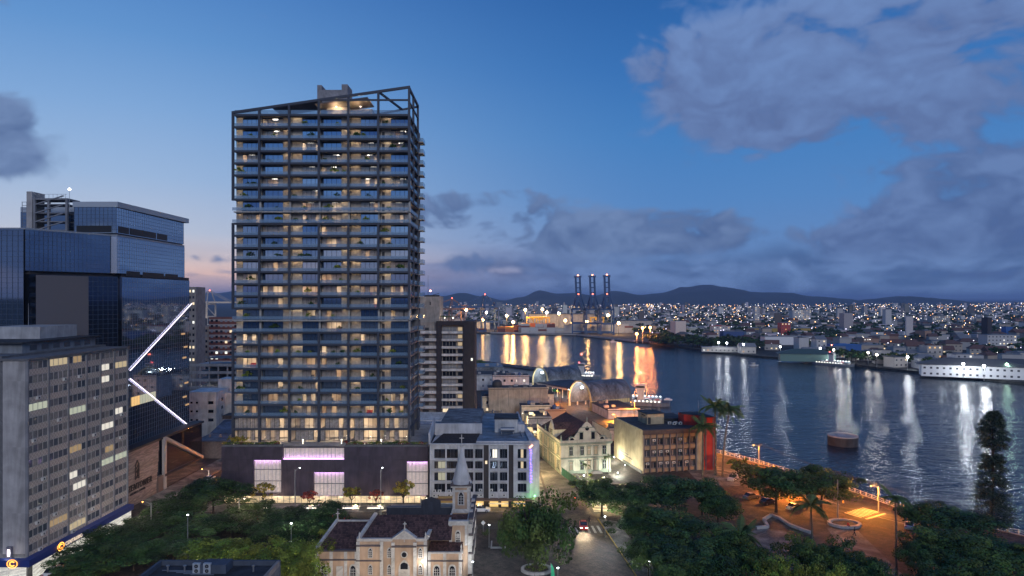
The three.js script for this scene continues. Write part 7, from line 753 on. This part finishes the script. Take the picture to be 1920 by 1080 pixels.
function ferry(x, z, turn, len, label, cars, k) { // double-ended car ferry
  const t = thing('car_ferry', label, 'ferry', [x, -1.6, z], turn), h = len / 2, w = 6.2; part(t, 'hull', mb().prism([[-h, -w * .7], [-h + 4, -w], [h - 4, -w], [h, -w * .7], [h, w * .7], [h - 4, w], [-h + 4, w], [-h, w * .7]], -.6, 1.7), M([.16, .2, .25], .6, { map: T.streak })); part(t, 'deck', mb().box(-h + .5, h - .5, 1.71, 1.76, -w + .5, w - .5), mt.concD); for (const s of [-1, 1]) part(t, 'bulwark', mb().box(-h + 4, h - 4, 1.7, 3.0, s * w - .15, s * w + .15), M([.22, .28, .36], .6)); part(t, 'ramp', mb().quad([-h - 4, 1.1, w * .6], [-h, 1.75, w * .6], [-h, 1.75, -w * .6], [-h - 4, 1.1, -w * .6]), mt.metal); part(t, 'wheelhouse', mb().box(h * .1 - 1.6, h * .1 + 1.6, 3, 8, w - 2.4, w + .1).box(h * .1 - 2.2, h * .1 + 2.2, 8, 10.4, w - 3, w + .3), mt.white); part(t, 'wheelhouse_window', mb().box(h * .1 - 2.1, h * .1 + 2.1, 8.9, 9.8, w + .3, w + .34), dg[1]); part(t, 'mast', mb().cyl([h * .1, 10.4, w - 1.4], [h * .1, 16, w - 1.4], .12, .07, 5), mt.dark); part(t, 'mast_light', mb().ball(h * .1, 16.2, w - 1.4, .45, 6), glow([1, .2, .12], 14)); part(t, 'stern_light', mb().ball(h * .1 - 1.6, 10.8, w - 1.4, .35, 6), glow([1, .12, .1], 10));
  const c = Math.cos(turn), s = Math.sin(turn), W = (a, b) => [x + a * c + b * s, z - a * s + b * c]; for (let i = 0; i < k; i++) { const a = -h + 4 + (i + .5) * (len - 8) / k, p = W(a, -w + 1); part(t, 'deck_light', mb().ball(a, 3.3, -w + .5, .22, 5), mt.lampC); const e = W(a, w + .2); part(t, 'hull_light', mb().box(a - .35, a + .35, 2.2, 2.6, w + .16, w + .24), mt.lampW); if (i % 3 === 0) point(p[0], 3.6, p[1], WHITE, 90, .3); }
  for (let i = 0; i < cars; i++) { const row = i % 3, a = -h + 5 + Math.floor(i / 3) * 5, [px, pz] = W(a, -3 + row * 2.9); if (Math.abs(a - h * .1) < 2.6 && row === 2) continue; solo('ferry_car', simpleCar, paint[(i * 3 + 1) % 5], 'small car standing on the deck of a river ferry', 'car', [px, .16, pz], turn, 'cars on the ferries'); } return t; }
ferry(X(1196, 342), -341, -.26, 31, 'car ferry with lit deck leaving the ramp of the large arched shed', 16, 12); ferry(X(1088, 452), -452, -.2, 26, 'car ferry with bright deck lamps moored behind the arched sheds', 12, 11); ferry(X(1540, 560), -540, -.9, 30, 'car ferry with red lights moored at the far bank terminal', 12, 10);
{ const d = 246, t = thing('mooring_platform', 'round concrete platform standing alone in the river', 'platform', [X(1580, d), -1.6, -d]); part(t, 'drum', mb().cyl([0, -1, 0], [0, 3.1, 0], 5, 5.1, 24), M([.06, .06, .065], .9, { map: T.streak })); part(t, 'top', mb().cyl([0, 3.1, 0], [0, 3.2, 0], 4.6, 4.6, 24), mt.conc); for (let i = 0; i < 18; i++) { const a = i / 18 * 6.283; part(t, 'edge_stone', mb().bar([Math.cos(a) * 4.9, 3.3, Math.sin(a) * 4.9], [Math.cos(a + .33) * 4.9, 3.3, Math.sin(a + .33) * 4.9], .4, .4), mt.conc); } }
{ const boat = (px, py, s, label, turn) => { const d = (EYE + 1.6) * F / (py - HOR), t = thing('small_boat', label, 'boat', [X(px, d), -1.6, -d], turn); part(t, 'hull', mb().prism([[-3, -.9], [1.4, -1], [3.4, 0], [1.4, 1], [-3, .9]], -.2, .8), mt.white); part(t, 'cabin', mb().box(-1.4, .8, .8, 2.2, -.7, .7), mt.pale); t.scale.setScalar(s); }; boat(1413, 686, 1.2, 'small motor boat crossing the river below the headland', .2); boat(1242, 646, 1.6, 'pale boat moored at the wooded headland', .4); boat(1150, 642, 1.5, 'small boat off the quay below the blue cranes', 0); }
// ---------------------------------------------------------------- container port
{ const q = rng(121), qd = M([.2, .19, .18], .9, { map: T.asph }); struct('quay', mb().prism([[-900, -1019], [-32, -1021], [91, -968], [146, -820], [172, -748], [230, -760], [330, -1000], [260, -1250], [-900, -1250]], 0, .6), qd); struct('quay_edge', mb().bar([-32, .2, -1020], [91, .2, -967], 1.6, 2.2).bar([91, .2, -967], [147, .2, -816], 1.6, 2.2), mt.conc);
  const cg = mb().box(-6.1, 6.1, 0, 2.6, -1.22, 1.22).geo(), cm = [M([.5, .14, .04], .7), M([.45, .45, .44], .7), M([.42, .4, .36], .7), M([.16, .05, .04], .7), M([.05, .1, .2], .7), M([.5, .3, .05], .7)]; const stack = (x, z, hgt, pal, label, grp) => { for (let k = 0; k < hgt; k++) solo('shipping_container', cg, cm[pick(pal, q)], label, 'container', [x, .6 + k * 2.6, z], 0, grp); };
  for (let i = 0; i < 7; i++) for (let r = 0; r < 2; r++) stack(X(940, 1035) + i * 12.6, -1035 - r * 12, 3 + Math.floor(q() * 3), [0, 0, 5, 3], 'orange or red shipping container stacked on the port quay', 'orange containers on the quay'); for (let i = 0; i < 13; i++) for (let r = 0; r < 2; r++) stack(X(985, 1010) + i * 12.6 - r * 4, -1012 + i * 1.2 - r * 14, 3 + Math.floor(q() * 3), [1, 1, 2, 1, 3], 'pale shipping container stacked on the port quay', 'pale containers on the quay');
  for (let i = 0; i < 9; i++) stack(X(905, 1040) - i * 13, -1040 - (i % 2) * 10, 2 + Math.floor(q() * 3), [3, 4, 2], 'dark shipping container at the dim end of the port quay', 'dark containers on the quay');
  const wh = thing('port_warehouse', 'long pale port warehouse behind the container stacks', 'building', [X(1045, 1150), .6, -1150]); part(wh, 'wall', mb().box(-48, 62, 0, 24, -40, 0), M([.5, .46, .42], .8, { map: T.streak })); part(wh, 'roof', mb().box(-49, 63, 24, 25, -41, 1), mt.roofG); for (const [px, d, w, h] of [[895, 1120, 40, 12], [1130, 1100, 50, 10], [1190, 1180, 60, 12], [850, 1180, 40, 16]]) { const b = thing('port_shed', 'low pale shed at the edge of the container port', 'building', [X(px, d), .6, -d], 0, 'low port sheds'); part(b, 'wall', mb().box(-w / 2, w / 2, 0, h, -30, 0), mt.pale); part(b, 'roof', mb().box(-w / 2 - 1, w / 2 + 1, h, h + .8, -31, 1), mt.roofG); }
  const blueC = M([.03, .085, .2], .6), yel = M([.6, .38, .04], .6);
  const sts = (x, z, m, up, label, s = 1) => { const t = thing('quay_crane', label, 'crane', [x, .6, z]); for (const [a, b] of [[-9, 0], [9, 0], [-9, -22], [9, -22]]) part(t, 'leg', mb().box(a - .9, a + .9, 0, 36, b - .9, b + .9), m); for (const b of [0, -22]) { part(t, 'sill_beam', mb().box(-9, 9, 2, 4, b - .8, b + .8), m); part(t, 'portal_beam', mb().box(-9, 9, 14, 16, b - .9, b + .9), m); part(t, 'top_beam', mb().box(-9, 9, 34, 36.5, b - .9, b + .9), m); } for (const a of [-9, 9]) { part(t, 'side_beam', mb().box(a - .8, a + .8, 14, 16, -22, 0), m); part(t, 'brace', mb().bar([a, 16, 0], [a, 34, -22], 1, 1), m); part(t, 'girder', mb().box(a * .5 - .9, a * .5 + .9, 36.5, 39.5, -42, 3), m); } part(t, 'apex_frame', mb().bar([-9, 36, 0], [-3, 56, -3], 1.2, 1.2).bar([9, 36, 0], [3, 56, -3], 1.2, 1.2).bar([-3, 56, -3], [-4, 38, -30], .8, .8).bar([3, 56, -3], [4, 38, -30], .8, .8), m); part(t, 'machine_house', mb().box(-5, 5, 39.5, 45, -30, -18), m); if (up) { part(t, 'boom', mb().bar([-3, 38, 3], [-5.4, 82, 10], 2.6, 2.8).bar([3, 38, 3], [.6, 82, 10], 2.6, 2.8).box(-7.6, 2.8, 80.6, 83, 8.6, 11.4).bar([-3.4, 45, 4.1], [2.6, 45, 4.1], 1.4, 1.4).bar([-3.8, 52, 5.3], [2.2, 52, 5.3], 1.4, 1.4).bar([-4.2, 59, 6.4], [1.8, 59, 6.4], 1.4, 1.4).bar([-4.6, 66, 7.6], [1.4, 66, 7.6], 1.4, 1.4).bar([-5, 73, 8.7], [1, 73, 8.7], 1.4, 1.4), m); part(t, 'beacon_light', mb().ball(-2, 83.5, 10, 1.2, 6), glow([1, .3, .15], 8)); } else { part(t, 'boom', mb().bar([-4.5, 38, 3], [-4.5, 38, 48], 2, 2.6).bar([4.5, 38, 3], [4.5, 38, 48], 2, 2.6), m); part(t, 'stay', mb().bar([-3, 56, -3], [-4, 39, 40], .6, .6).bar([3, 56, -3], [4, 39, 40], .6, .6), m); } part(t, 'top_light', mb().ball(0, 57, -3, 1, 6), glow([1, .15, .08], 7)); t.scale.setScalar(s); return t; };
  ['first from the left', 'middle one', 'rightmost one'].forEach((n, i) => sts(X(1085 + i * 26.5, 985 - i * 12), -985 + i * 14, blueC, true, `blue quay crane with raised boom, ${n} of three`)); const c4 = sts(X(905, 1030), -1045, blueC, false, 'dark quay crane with lowered boom above the dim quay end', 1.0); c4.rotation.y = -1.2; sts(X(843, 1060), -1075, M([.2, .12, .1], .7), false, 'quay crane seen just right of the charcoal-framed tower', .9).rotation.y = -1.2; const c6 = sts(X(396, 1250), -1250, M([.4, .36, .32], .7), false, 'lit harbour crane seen between the towers at the left', 1.15); c6.rotation.y = 1.2;
  for (const [px, d] of [[1000, 1060], [1018, 1058], [1120, 1060], [1012, 1075]]) { const g = thing('yard_gantry', 'yellow rubber-tyred yard gantry among the container stacks', 'crane', [X(px, d), .6, -d], 0, 'yellow yard gantries'); for (const [a, b] of [[-10, 0], [10, 0], [-10, -7], [10, -7]]) part(g, 'leg', mb().box(a - .6, a + .6, 0, 20, b - .6, b + .6), yel); part(g, 'top_beam', mb().box(-11, 11, 20, 22, -8, 1), yel); part(g, 'cabin', mb().box(-3, 0, 17, 20, -4, -1), yel); }
  for (const [px, py, d, k, o, lb] of [[985, 581, 1060, 5625, 1, 'brightest orange mast lamp above the container stacks'], [1017, 580, 1080, 3750, 1, 'orange mast lamp right of the brightest one'], [1025, 586, 1100, 2062, 0, 'pale mast lamp over the warehouse front'], [1048, 588, 1060, 2812, 1, 'orange mast lamp over the yellow gantries'], [950, 592, 1055, 3187, 1, 'lower orange mast lamp over the orange containers'], [874, 581, 1080, 2250, 1, 'orange mast lamp beside the charcoal-framed tower'], [911, 586, 1110, 937, 0, 'pale mast lamp behind the dark quay crane'], [1140, 591, 1010, 1687, 1, 'orange mast lamp right of the three blue cranes'], [373, 588, 1200, 2250, 0, 'bright harbour lamp seen between the towers at the left'], [962, 604, 1046, 3200, 1, 'added low fill lamp between the orange container rows'], [1060, 601, 1038, 3200, 1, 'added low fill lamp behind the pale container rows'], [1100, 603, 1024, 2600, 1, 'added low fill lamp under the blue cranes'], [1160, 606, 960, 2600, 1, 'added low fill lamp at the right end of the container quay'], [905, 600, 1090, 750, 1, 'dim lamp low behind the dark quay crane']]) { const y = Y(py, d), t = thing('mast_lamp', lb, 'lamp mast', [X(px, d), .6, -d]); part(t, 'mast', mb().cyl([0, 0, 0], [0, y - 1, 0], .4, .25, 6), mt.dark); part(t, 'lamp_head', mb().ball(0, y - .6, 0, 2.1, 7), o ? glow([1, .62, .26], 26) : glow([1, .9, .75], 26)); point(X(px, d), y - 4, -d + 3, o ? new THREE.Color(1, .52, .16) : new THREE.Color(1, .85, .6), k, 2.2); }  // low fill lamps among the container rows are added to brighten the yard
  for (const [px, py, k, lb] of [[1205, 615, 1800, 'orange lamp at the quay end, left of two'], [1219, 614, 1800, 'orange lamp at the quay end, right of two'], [1194, 626, 1600, 'low orange lamp at the tip of the quay']]) { const d = 770, y = Y(py, d), t = thing('quay_lamp', lb, 'lamp', [X(px, d), .6, -d]); part(t, 'post', mb().cyl([0, 0, 0], [0, y - 1, 0], .3, .2, 6), mt.pole); part(t, 'lamp_head', mb().ball(0, y - .6, 0, 1.5, 6), glow([1, .42, .1], 26)); point(X(px, d), y - 3, -d + 2, new THREE.Color(1, .3, .08), k, 1.5); }
  for (const [px, d, k, c] of [[1352, 640, 1500, 0], [1368, 634, 2600, 0], [1400, 615, 1800, 0], [1470, 585, 1800, 0], [1546, 565, 3200, 0], [1572, 548, 2400, 2], [1638, 520, 1600, 2], [1714, 480, 5200, 0], [1655, 500, 1600, 2], [1780, 447, 9000, 0], [1822, 428, 9000, 0], [1862, 416, 9000, 0], [1905, 425, 2400, 3]]) { const t = thing('bank_lamp', 'bright lamp post on the far river bank', 'lamp post', [X(px, d), 0, -d - 8], 0, 'bright lamps on the far bank'); part(t, 'post', mb().cyl([0, 0, 0], [0, 9, 0], .2, .12, 6), mt.pole); part(t, 'lamp_head', mb().ball(0, 9.3, 0, .8, 6), [glow([.95, .97, 1], 26), 0, glow([1, .9, .7], 20), glow([.6, 1, .7], 20)][c]); point(X(px, d), 8.6, -d - 6.6, [COOL, 0, WHITE, new THREE.Color(.6, 1, .75)][c], k / 16, .9); }  // strongest white lamps are unseen ones, placed to light the long white building
}
// ---------------------------------------------------------------- town on the far bank
{ const q = rng(141), wallM = [[.5, .5, .5], [.42, .42, .43], [.55, .52, .48], [.36, .34, .32], [.46, .4, .34], [.6, .6, .61], [.3, .3, .32], [.4, .26, .2]].map((c) => M(c, .85, { map: T.streak })), roofM = [M([.11, .06, .05], .9), M([.08, .085, .095], .9), M([.16, .17, .19], .8), M([.14, .07, .055], .9), M([.22, .22, .23], .8)], blueW = M([.02, .1, .32], .7), redW = M([.4, .06, .05], .7);
  const inLand = (x, z, set = 8) => { for (let i = 0; i + 1 < farShore.length; i++) { const [a, b] = [farShore[i], farShore[i + 1]]; if (x >= Math.min(a[0], b[0]) && x < Math.max(a[0], b[0])) { const f = (x - a[0]) / (b[0] - a[0]); if (z > mix(a[1], b[1], f) - set) return false; } } return x > -400; };
  const boxW = mb().box(-.5, .5, 0, 1, -.5, .5).geo(), gab = mb().quad([-.55, 0, .55], [.55, 0, .55], [.55, .5, 0], [-.55, .5, 0]).quad([.55, 0, -.55], [-.55, 0, -.55], [-.55, .5, 0], [.55, .5, 0]).tri([.55, 0, .55], [.55, 0, -.55], [.55, .5, 0]).tri([-.55, 0, -.55], [-.55, 0, .55], [-.55, .5, 0]).geo(), hip = mb().quad([-.55, 0, .55], [.55, 0, .55], [.25, .4, 0], [-.25, .4, 0]).quad([.55, 0, -.55], [-.55, 0, -.55], [-.25, .4, 0], [.25, .4, 0]).tri([.55, 0, .55], [.55, 0, -.55], [.25, .4, 0]).tri([-.55, 0, -.55], [-.55, 0, .55], [-.25, .4, 0]).geo(), slab = mb().box(-.52, .52, 0, .08, -.52, .52).box(-.2, .1, .08, .3, -.3, 0).geo(), winG = mb().box(-.5, .5, -.5, .5, -.05, .05).geo(), litW = [glow([1, .8, .5], 1.2), glow([.95, .95, .9], 1.2), glow([1, .6, .25], .9), ...Array(5).fill(M([.05, .055, .07], .5))];
  const placed = []; let made = 0; const put = (x, z, w, dp, h, kind, wm, rm, name, label, group, wins, turn) => { const t = thing(name, label, 'house', [x, 0, z], turn, group); const a = part(t, 'wall', boxW, wm); a.scale.set(w, h, dp); const r = part(t, 'roof', [gab, hip, slab][kind], rm); r.position.y = h + .01; r.scale.set(w, kind === 2 ? 3 : Math.min(w, dp) * .7, dp); if (wins) { const ny = Math.max(1, Math.floor(h / 3.2)), nx = Math.max(2, Math.floor(w / 3.6)); for (let j = 0; j < ny; j++) for (let i = 0; i < nx; i++) { const o = part(t, 'window', winG, wins === 'dark' ? litW[4] : pick(litW, q)); o.position.set(mix(-w / 2, w / 2, (i + .5) / nx), 1.8 + j * h / ny, dp / 2 + .04); o.scale.set(1.3, 1.2, 1); } } };
  // landmarks along the bank
  const B = (px, d, w, dp, h, wm, rm, kind, label, turn = 0, wins = true) => { const x = X(px, d); placed.push([x, -d, Math.max(w, dp) * .7]); put(x, -d, w, dp, h, kind, wm, rm, 'riverside_building', label, undefined, wins, turn); };
  B(1822, 446, 58, 16, 7.6, M([.68, .7, .72], .8), roofM[1], 1, 'long brightly lit white riverside building with many small windows', -.45, 'dark'); B(1800, 470, 12, 10, 13, wallM[5], roofM[2], 2, 'white tower-like block behind the long lit riverside building'); B(1900, 450, 22, 16, 7, wallM[2], roofM[1], 1, 'cream hall at the right end of the long lit building', -.45); B(1582, 640, 26, 14, 8, blueW, M([.03, .13, .36], .7), 2, 'bright blue painted hall behind the bank trees', 0, false); B(1626, 650, 24, 14, 7, wallM[4], roofM[4], 2, 'brown warehouse right of the bright blue hall', 0, false); B(1535, 625, 9, 12, 14, wallM[5], roofM[2], 0, 'white gabled chapel left of the bright blue hall'); B(1745, 545, 12, 11, 14, wallM[2], roofM[3], 2, 'cream four-storey block with dark windows by the bank'); B(1712, 545, 28, 14, 8, wallM[1], roofM[2], 2, 'grey flat-roofed hall left of the cream four-storey block'); B(1482, 760, 62, 14, 9, M([.66, .66, .68], .7), roofM[4], 2, 'long low white warehouse above the wooded headland', 0, false); B(1350, 900, 22, 16, 15, wallM[5], redW, 2, 'white block with red roof box beyond the headland'); B(1372, 860, 26, 16, 10, M([.03, .07, .2], .7), roofM[2], 2, 'blue hall beyond the wooded headland', 0, false); B(1462, 1000, 100, 20, 8, M([.36, .25, .05], .7), roofM[4], 2, 'long yellow warehouse in the middle of the far town', 0, false); B(1470, 880, 12, 12, 20, redW, roofM[2], 2, 'small red block in the far town'); B(1663, 1150, 10, 10, 33, wallM[5], roofM[2], 2, 'tall white apartment block in the far town', 0, false); B(1418, 1300, 9, 9, 36, wallM[5], roofM[2], 2, 'slim white tower far behind the yellow warehouse'); B(1888, 900, 9, 9, 14, blueW, roofM[2], 2, 'small blue block in the right of the far town', 0, false); B(1870, 700, 30, 14, 14, wallM[5], roofM[2], 2, 'white wide block right of the far town dark tower'); B(1512, 560, 42, 14, 6, M([.12, .22, .2], .7), M([.05, .09, .09], .7), 1, 'dark green roofed ferry terminal on the far bank', -.25, false); B(1350, 655, 34, 8, 4.6, mt.pale, roofM[4], 2, 'low pale boathouse on the bank below the headland', -.2); B(1850, 760, 5, 10, 30, M([.03, .03, .04], .8), roofM[1], 2, 'narrow dark tower in the right of the far town', 0, false); B(1400, 640, 14, 10, 6, mt.pale, roofM[2], 0, 'gabled shed between the bank lamps'); B(1760, 1300, 34, 16, 18, wallM[1], roofM[2], 2, 'grey apartment row far back in the town'); B(1500, 1500, 40, 20, 26, wallM[5], roofM[2], 2, 'pale factory block at the back of the town');
  const spots = [], rest = []; let tries = 0; while (spots.length < 290 && tries++ < 6000) { const f = q(), d = 500 + 1100 * Math.pow(f, 1.15), px = 1150 + q() * 800, x = X(px, d), z = -d; if (!inLand(x, z, 34) || (d > 740 && d < 1300 && px < 1215) || (px < 1440 && d < 760)) continue; const r = 6 + d * .0042; if (placed.some((p) => Math.hypot(p[0] - x, p[1] - z) < p[2] + r)) continue; placed.push([x, z, r]); spots.push([x, z, d]); }
  const kinds = [['white', [0, 5, 1]], ['grey', [1, 3, 6]], ['cream', [2, 4]], ['brick-red', [7]]], rk = [['gabled', 0], ['hipped', 1], ['flat-roofed', 2]];
  spots.forEach(([x, z, d]) => { const w = rr(9, 17, q), dp = rr(8, 13, q), h = q() < .1 ? rr(10, 14, q) : rr(4, 8.5, q), kk = kinds[[0, 0, 0, 1, 1, 2, 2, 3][Math.floor(q() * 8)]], ro = h > 10 ? rk[2] : rk[Math.floor(q() * 3)]; put(x, z, w, dp, h, ro[1], wallM[pick(kk[1], q)], ro[1] === 2 ? roofM[pick([1, 2, 4], q)] : roofM[pick([0, 0, 3, 1, 2], q)], 'town_house', `${kk[0]} ${ro[0]} house in the far town across the river`, `${kk[0]} ${ro[0]} houses of the far town`, d < 760 && q() < .5, rr(-.5, .5, q)); });
  // farther rows merge into one mass
  const N = 4600, im = new THREE.InstancedMesh(boxW, M([1, 1, 1], .85), N), mat = new THREE.Matrix4(), cc = new THREE.Color(); let n = 0, guard = 0; while (n < N && guard++ < 60000) { const d = 850 + 3600 * Math.pow(q(), 1.5), px = 820 + q() * 1250, x = X(px, d), z = -d; if (!inLand(x, z, 40) || (px < 1230 && d < 1320) || (d < 1500 && q() < .35)) continue; if (d < 1700 && placed.some((p) => Math.hypot(p[0] - x, p[1] - z) < p[2] + 5)) continue; mat.makeRotationY(rr(-.5, .5, q)); mat.scale(new THREE.Vector3(rr(7, 16, q), q() < .02 ? rr(16, 34, q) : rr(3.5, 8.5, q), rr(8, 14, q))); mat.setPosition(x, 0, z); im.setMatrixAt(n, mat); const v = pick([.5, .42, .55, .32, .2, .1, .12, .6], q); cc.setRGB(v, v * rr(.86, 1, q), v * rr(.8, 1.02, q)); im.setColorAt(n, cc); n++; } im.count = n; im.name = 'far_town'; scene.add(im); tag(im, 'far mass of small pale houses stretching to the hills', 'houses', undefined, 'stuff');
  { const NT = 2600, it = new THREE.InstancedMesh(CROWN_T[0], LM.blue, NT); let c = 0, g5 = 0; while (c < NT && g5++ < 40000) { const d = 900 + 3900 * Math.pow(q(), 1.3), px = 820 + q() * 1200, x = X(px, d), z = -d; if (!inLand(x, z, 40) || (px < 1230 && d < 1320)) continue; const s = rr(5, 11, q); mat.makeRotationY(q() * 6); mat.scale(new THREE.Vector3(s, s * .75, s)); mat.setPosition(x, s * .4, z); it.setMatrixAt(c++, mat); } it.count = c; it.name = 'far_trees'; scene.add(it); tag(it, 'dark tree crowns scattered through the far plain to the hills', 'trees', undefined, 'stuff'); }
  for (let i = 0; i < 190; i++) { let x, z, d, px, ok = 0, g2 = 0; while (!ok && g2++ < 60) { d = 500 + 1300 * Math.pow(q(), 1.2); px = 1190 + q() * 760; x = X(px, d); z = -d; ok = inLand(x, z, 16) && !placed.some((p) => Math.hypot(p[0] - x, p[1] - z) < p[2] * .8); } if (!ok) continue; placed.push([x, z, 3]); tree(x, z, rr(7, 13, q), rr(9, 17, q), pick([LM.deep, LM.blue, LM.pine], q), 'dark rounded tree between the houses of the far town', 'trees of the far town', { set: CROWN_T, name: 'town_tree', crown: .85 }); }
  for (let i = 0; i < 46; i++) { const px = 1216 + q() * 205, f = (px - 1216) / 205, d = mix(735, 640, f) + 12 + q() * 70; tree(X(px, d), -d, rr(9, 15, q), rr(14, 20, q), pick([LM.deep, LM.blue, LM.pine], q), 'dark tree of the wooded headland at the river mouth', 'trees of the wooded headland', { set: CROWN_S, name: 'headland_tree', crown: .9 }); }
  for (let i = 0; i < 24; i++) { const px = 1560 + i * 8.2 + q() * 4, d = mix(575, 490, (px - 1560) / 200) - 2; tree(X(px, d), -d - 4, rr(7, 12, q), rr(9, 13, q), pick([LM.deep, LM.mid, LM.pine], q), 'promenade tree on the far bank before the houses', 'promenade trees on the far bank', { set: CROWN_S, name: 'bank_tree', crown: .72 }); }
  for (let i = 0; i < 8; i++) tree(X(892 + i * 5, 470), -455 - q() * 40, rr(6, 9, q), rr(8, 11, q), LM.mid, 'riverside tree beside the charcoal-framed tower and grey shed', 'riverside trees by the grey shed', { set: CROWN_S, name: 'bank_tree' }); lampPost(X(905, 460), -448, 6, 'orange lamp among the riverside trees by the grey shed', { ...con, arm: 1, k: 260 });
  // town lights: the nearest as lamps of their own, the rest as one glitter
  const lg = new THREE.OctahedronGeometry(1, 0), lm = [[1, .95, .9], [.88, .85, 1], [1, .62, .28], [1, .45, .15], [.8, .75, 1], [1, .9, .75]].map((c, i) => glow(c, i === 2 || i === 3 ? 5.5 : 3.4)); const tpost = mb().cyl([0, 0, 0], [0, 1, 0], .12, .08, 4).geo(); let k = 0, g3 = 0; while (k < 280 && g3++ < 5000) { const d = 520 + 1200 * Math.pow(q(), .9), px = 1190 + q() * 740, x = X(px, d), z = -d; if (!inLand(x, z, 14)) continue; const y = rr(6, 10.5, q), o = thing('town_lamp', 'small glowing street lamp among the far town houses', 'lamp', [x, 0, z], 0, 'street lamps of the far town'), e = part(o, 'lamp_head', lg, pick(lm, q)); e.position.y = y; e.scale.setScalar(d * rr(.0003, .0009, q)); part(o, 'post', tpost, mt.dark).scale.y = y; k++; }
  lm.forEach((m, j) => { const M2 = 240, il = new THREE.InstancedMesh(lg, m, M2); let c = 0, g4 = 0; while (c < M2 && g4++ < 9000) { const d = 1250 + 4800 * Math.pow(q(), 1.35), px = (q() < .22 && j > 1 ? 830 + q() * 400 : 1130 + q() * 850), x = X(px, d), z = -d; if (!inLand(x, z, 20) || (px < 1230 && d < 1350)) continue; const s = d * rr(.00022, .0006, q) * (q() < .05 ? 1.8 : 1); mat.makeScale(s, s, s); mat.setPosition(x, rr(8, 16, q), z); il.setMatrixAt(c++, mat); } il.count = c; il.name = numbered('town_lights'); scene.add(il); tag(il, `${['warm white', 'cool violet white', 'amber', 'deep orange', 'pale violet', 'creamy'][j]} glitter of street lamps across the far plain`, 'lights', undefined, 'stuff'); });
}

scene.fog = new THREE.FogExp2(0x8fa6cc, 0.00007);
renderer.render(scene, camera);
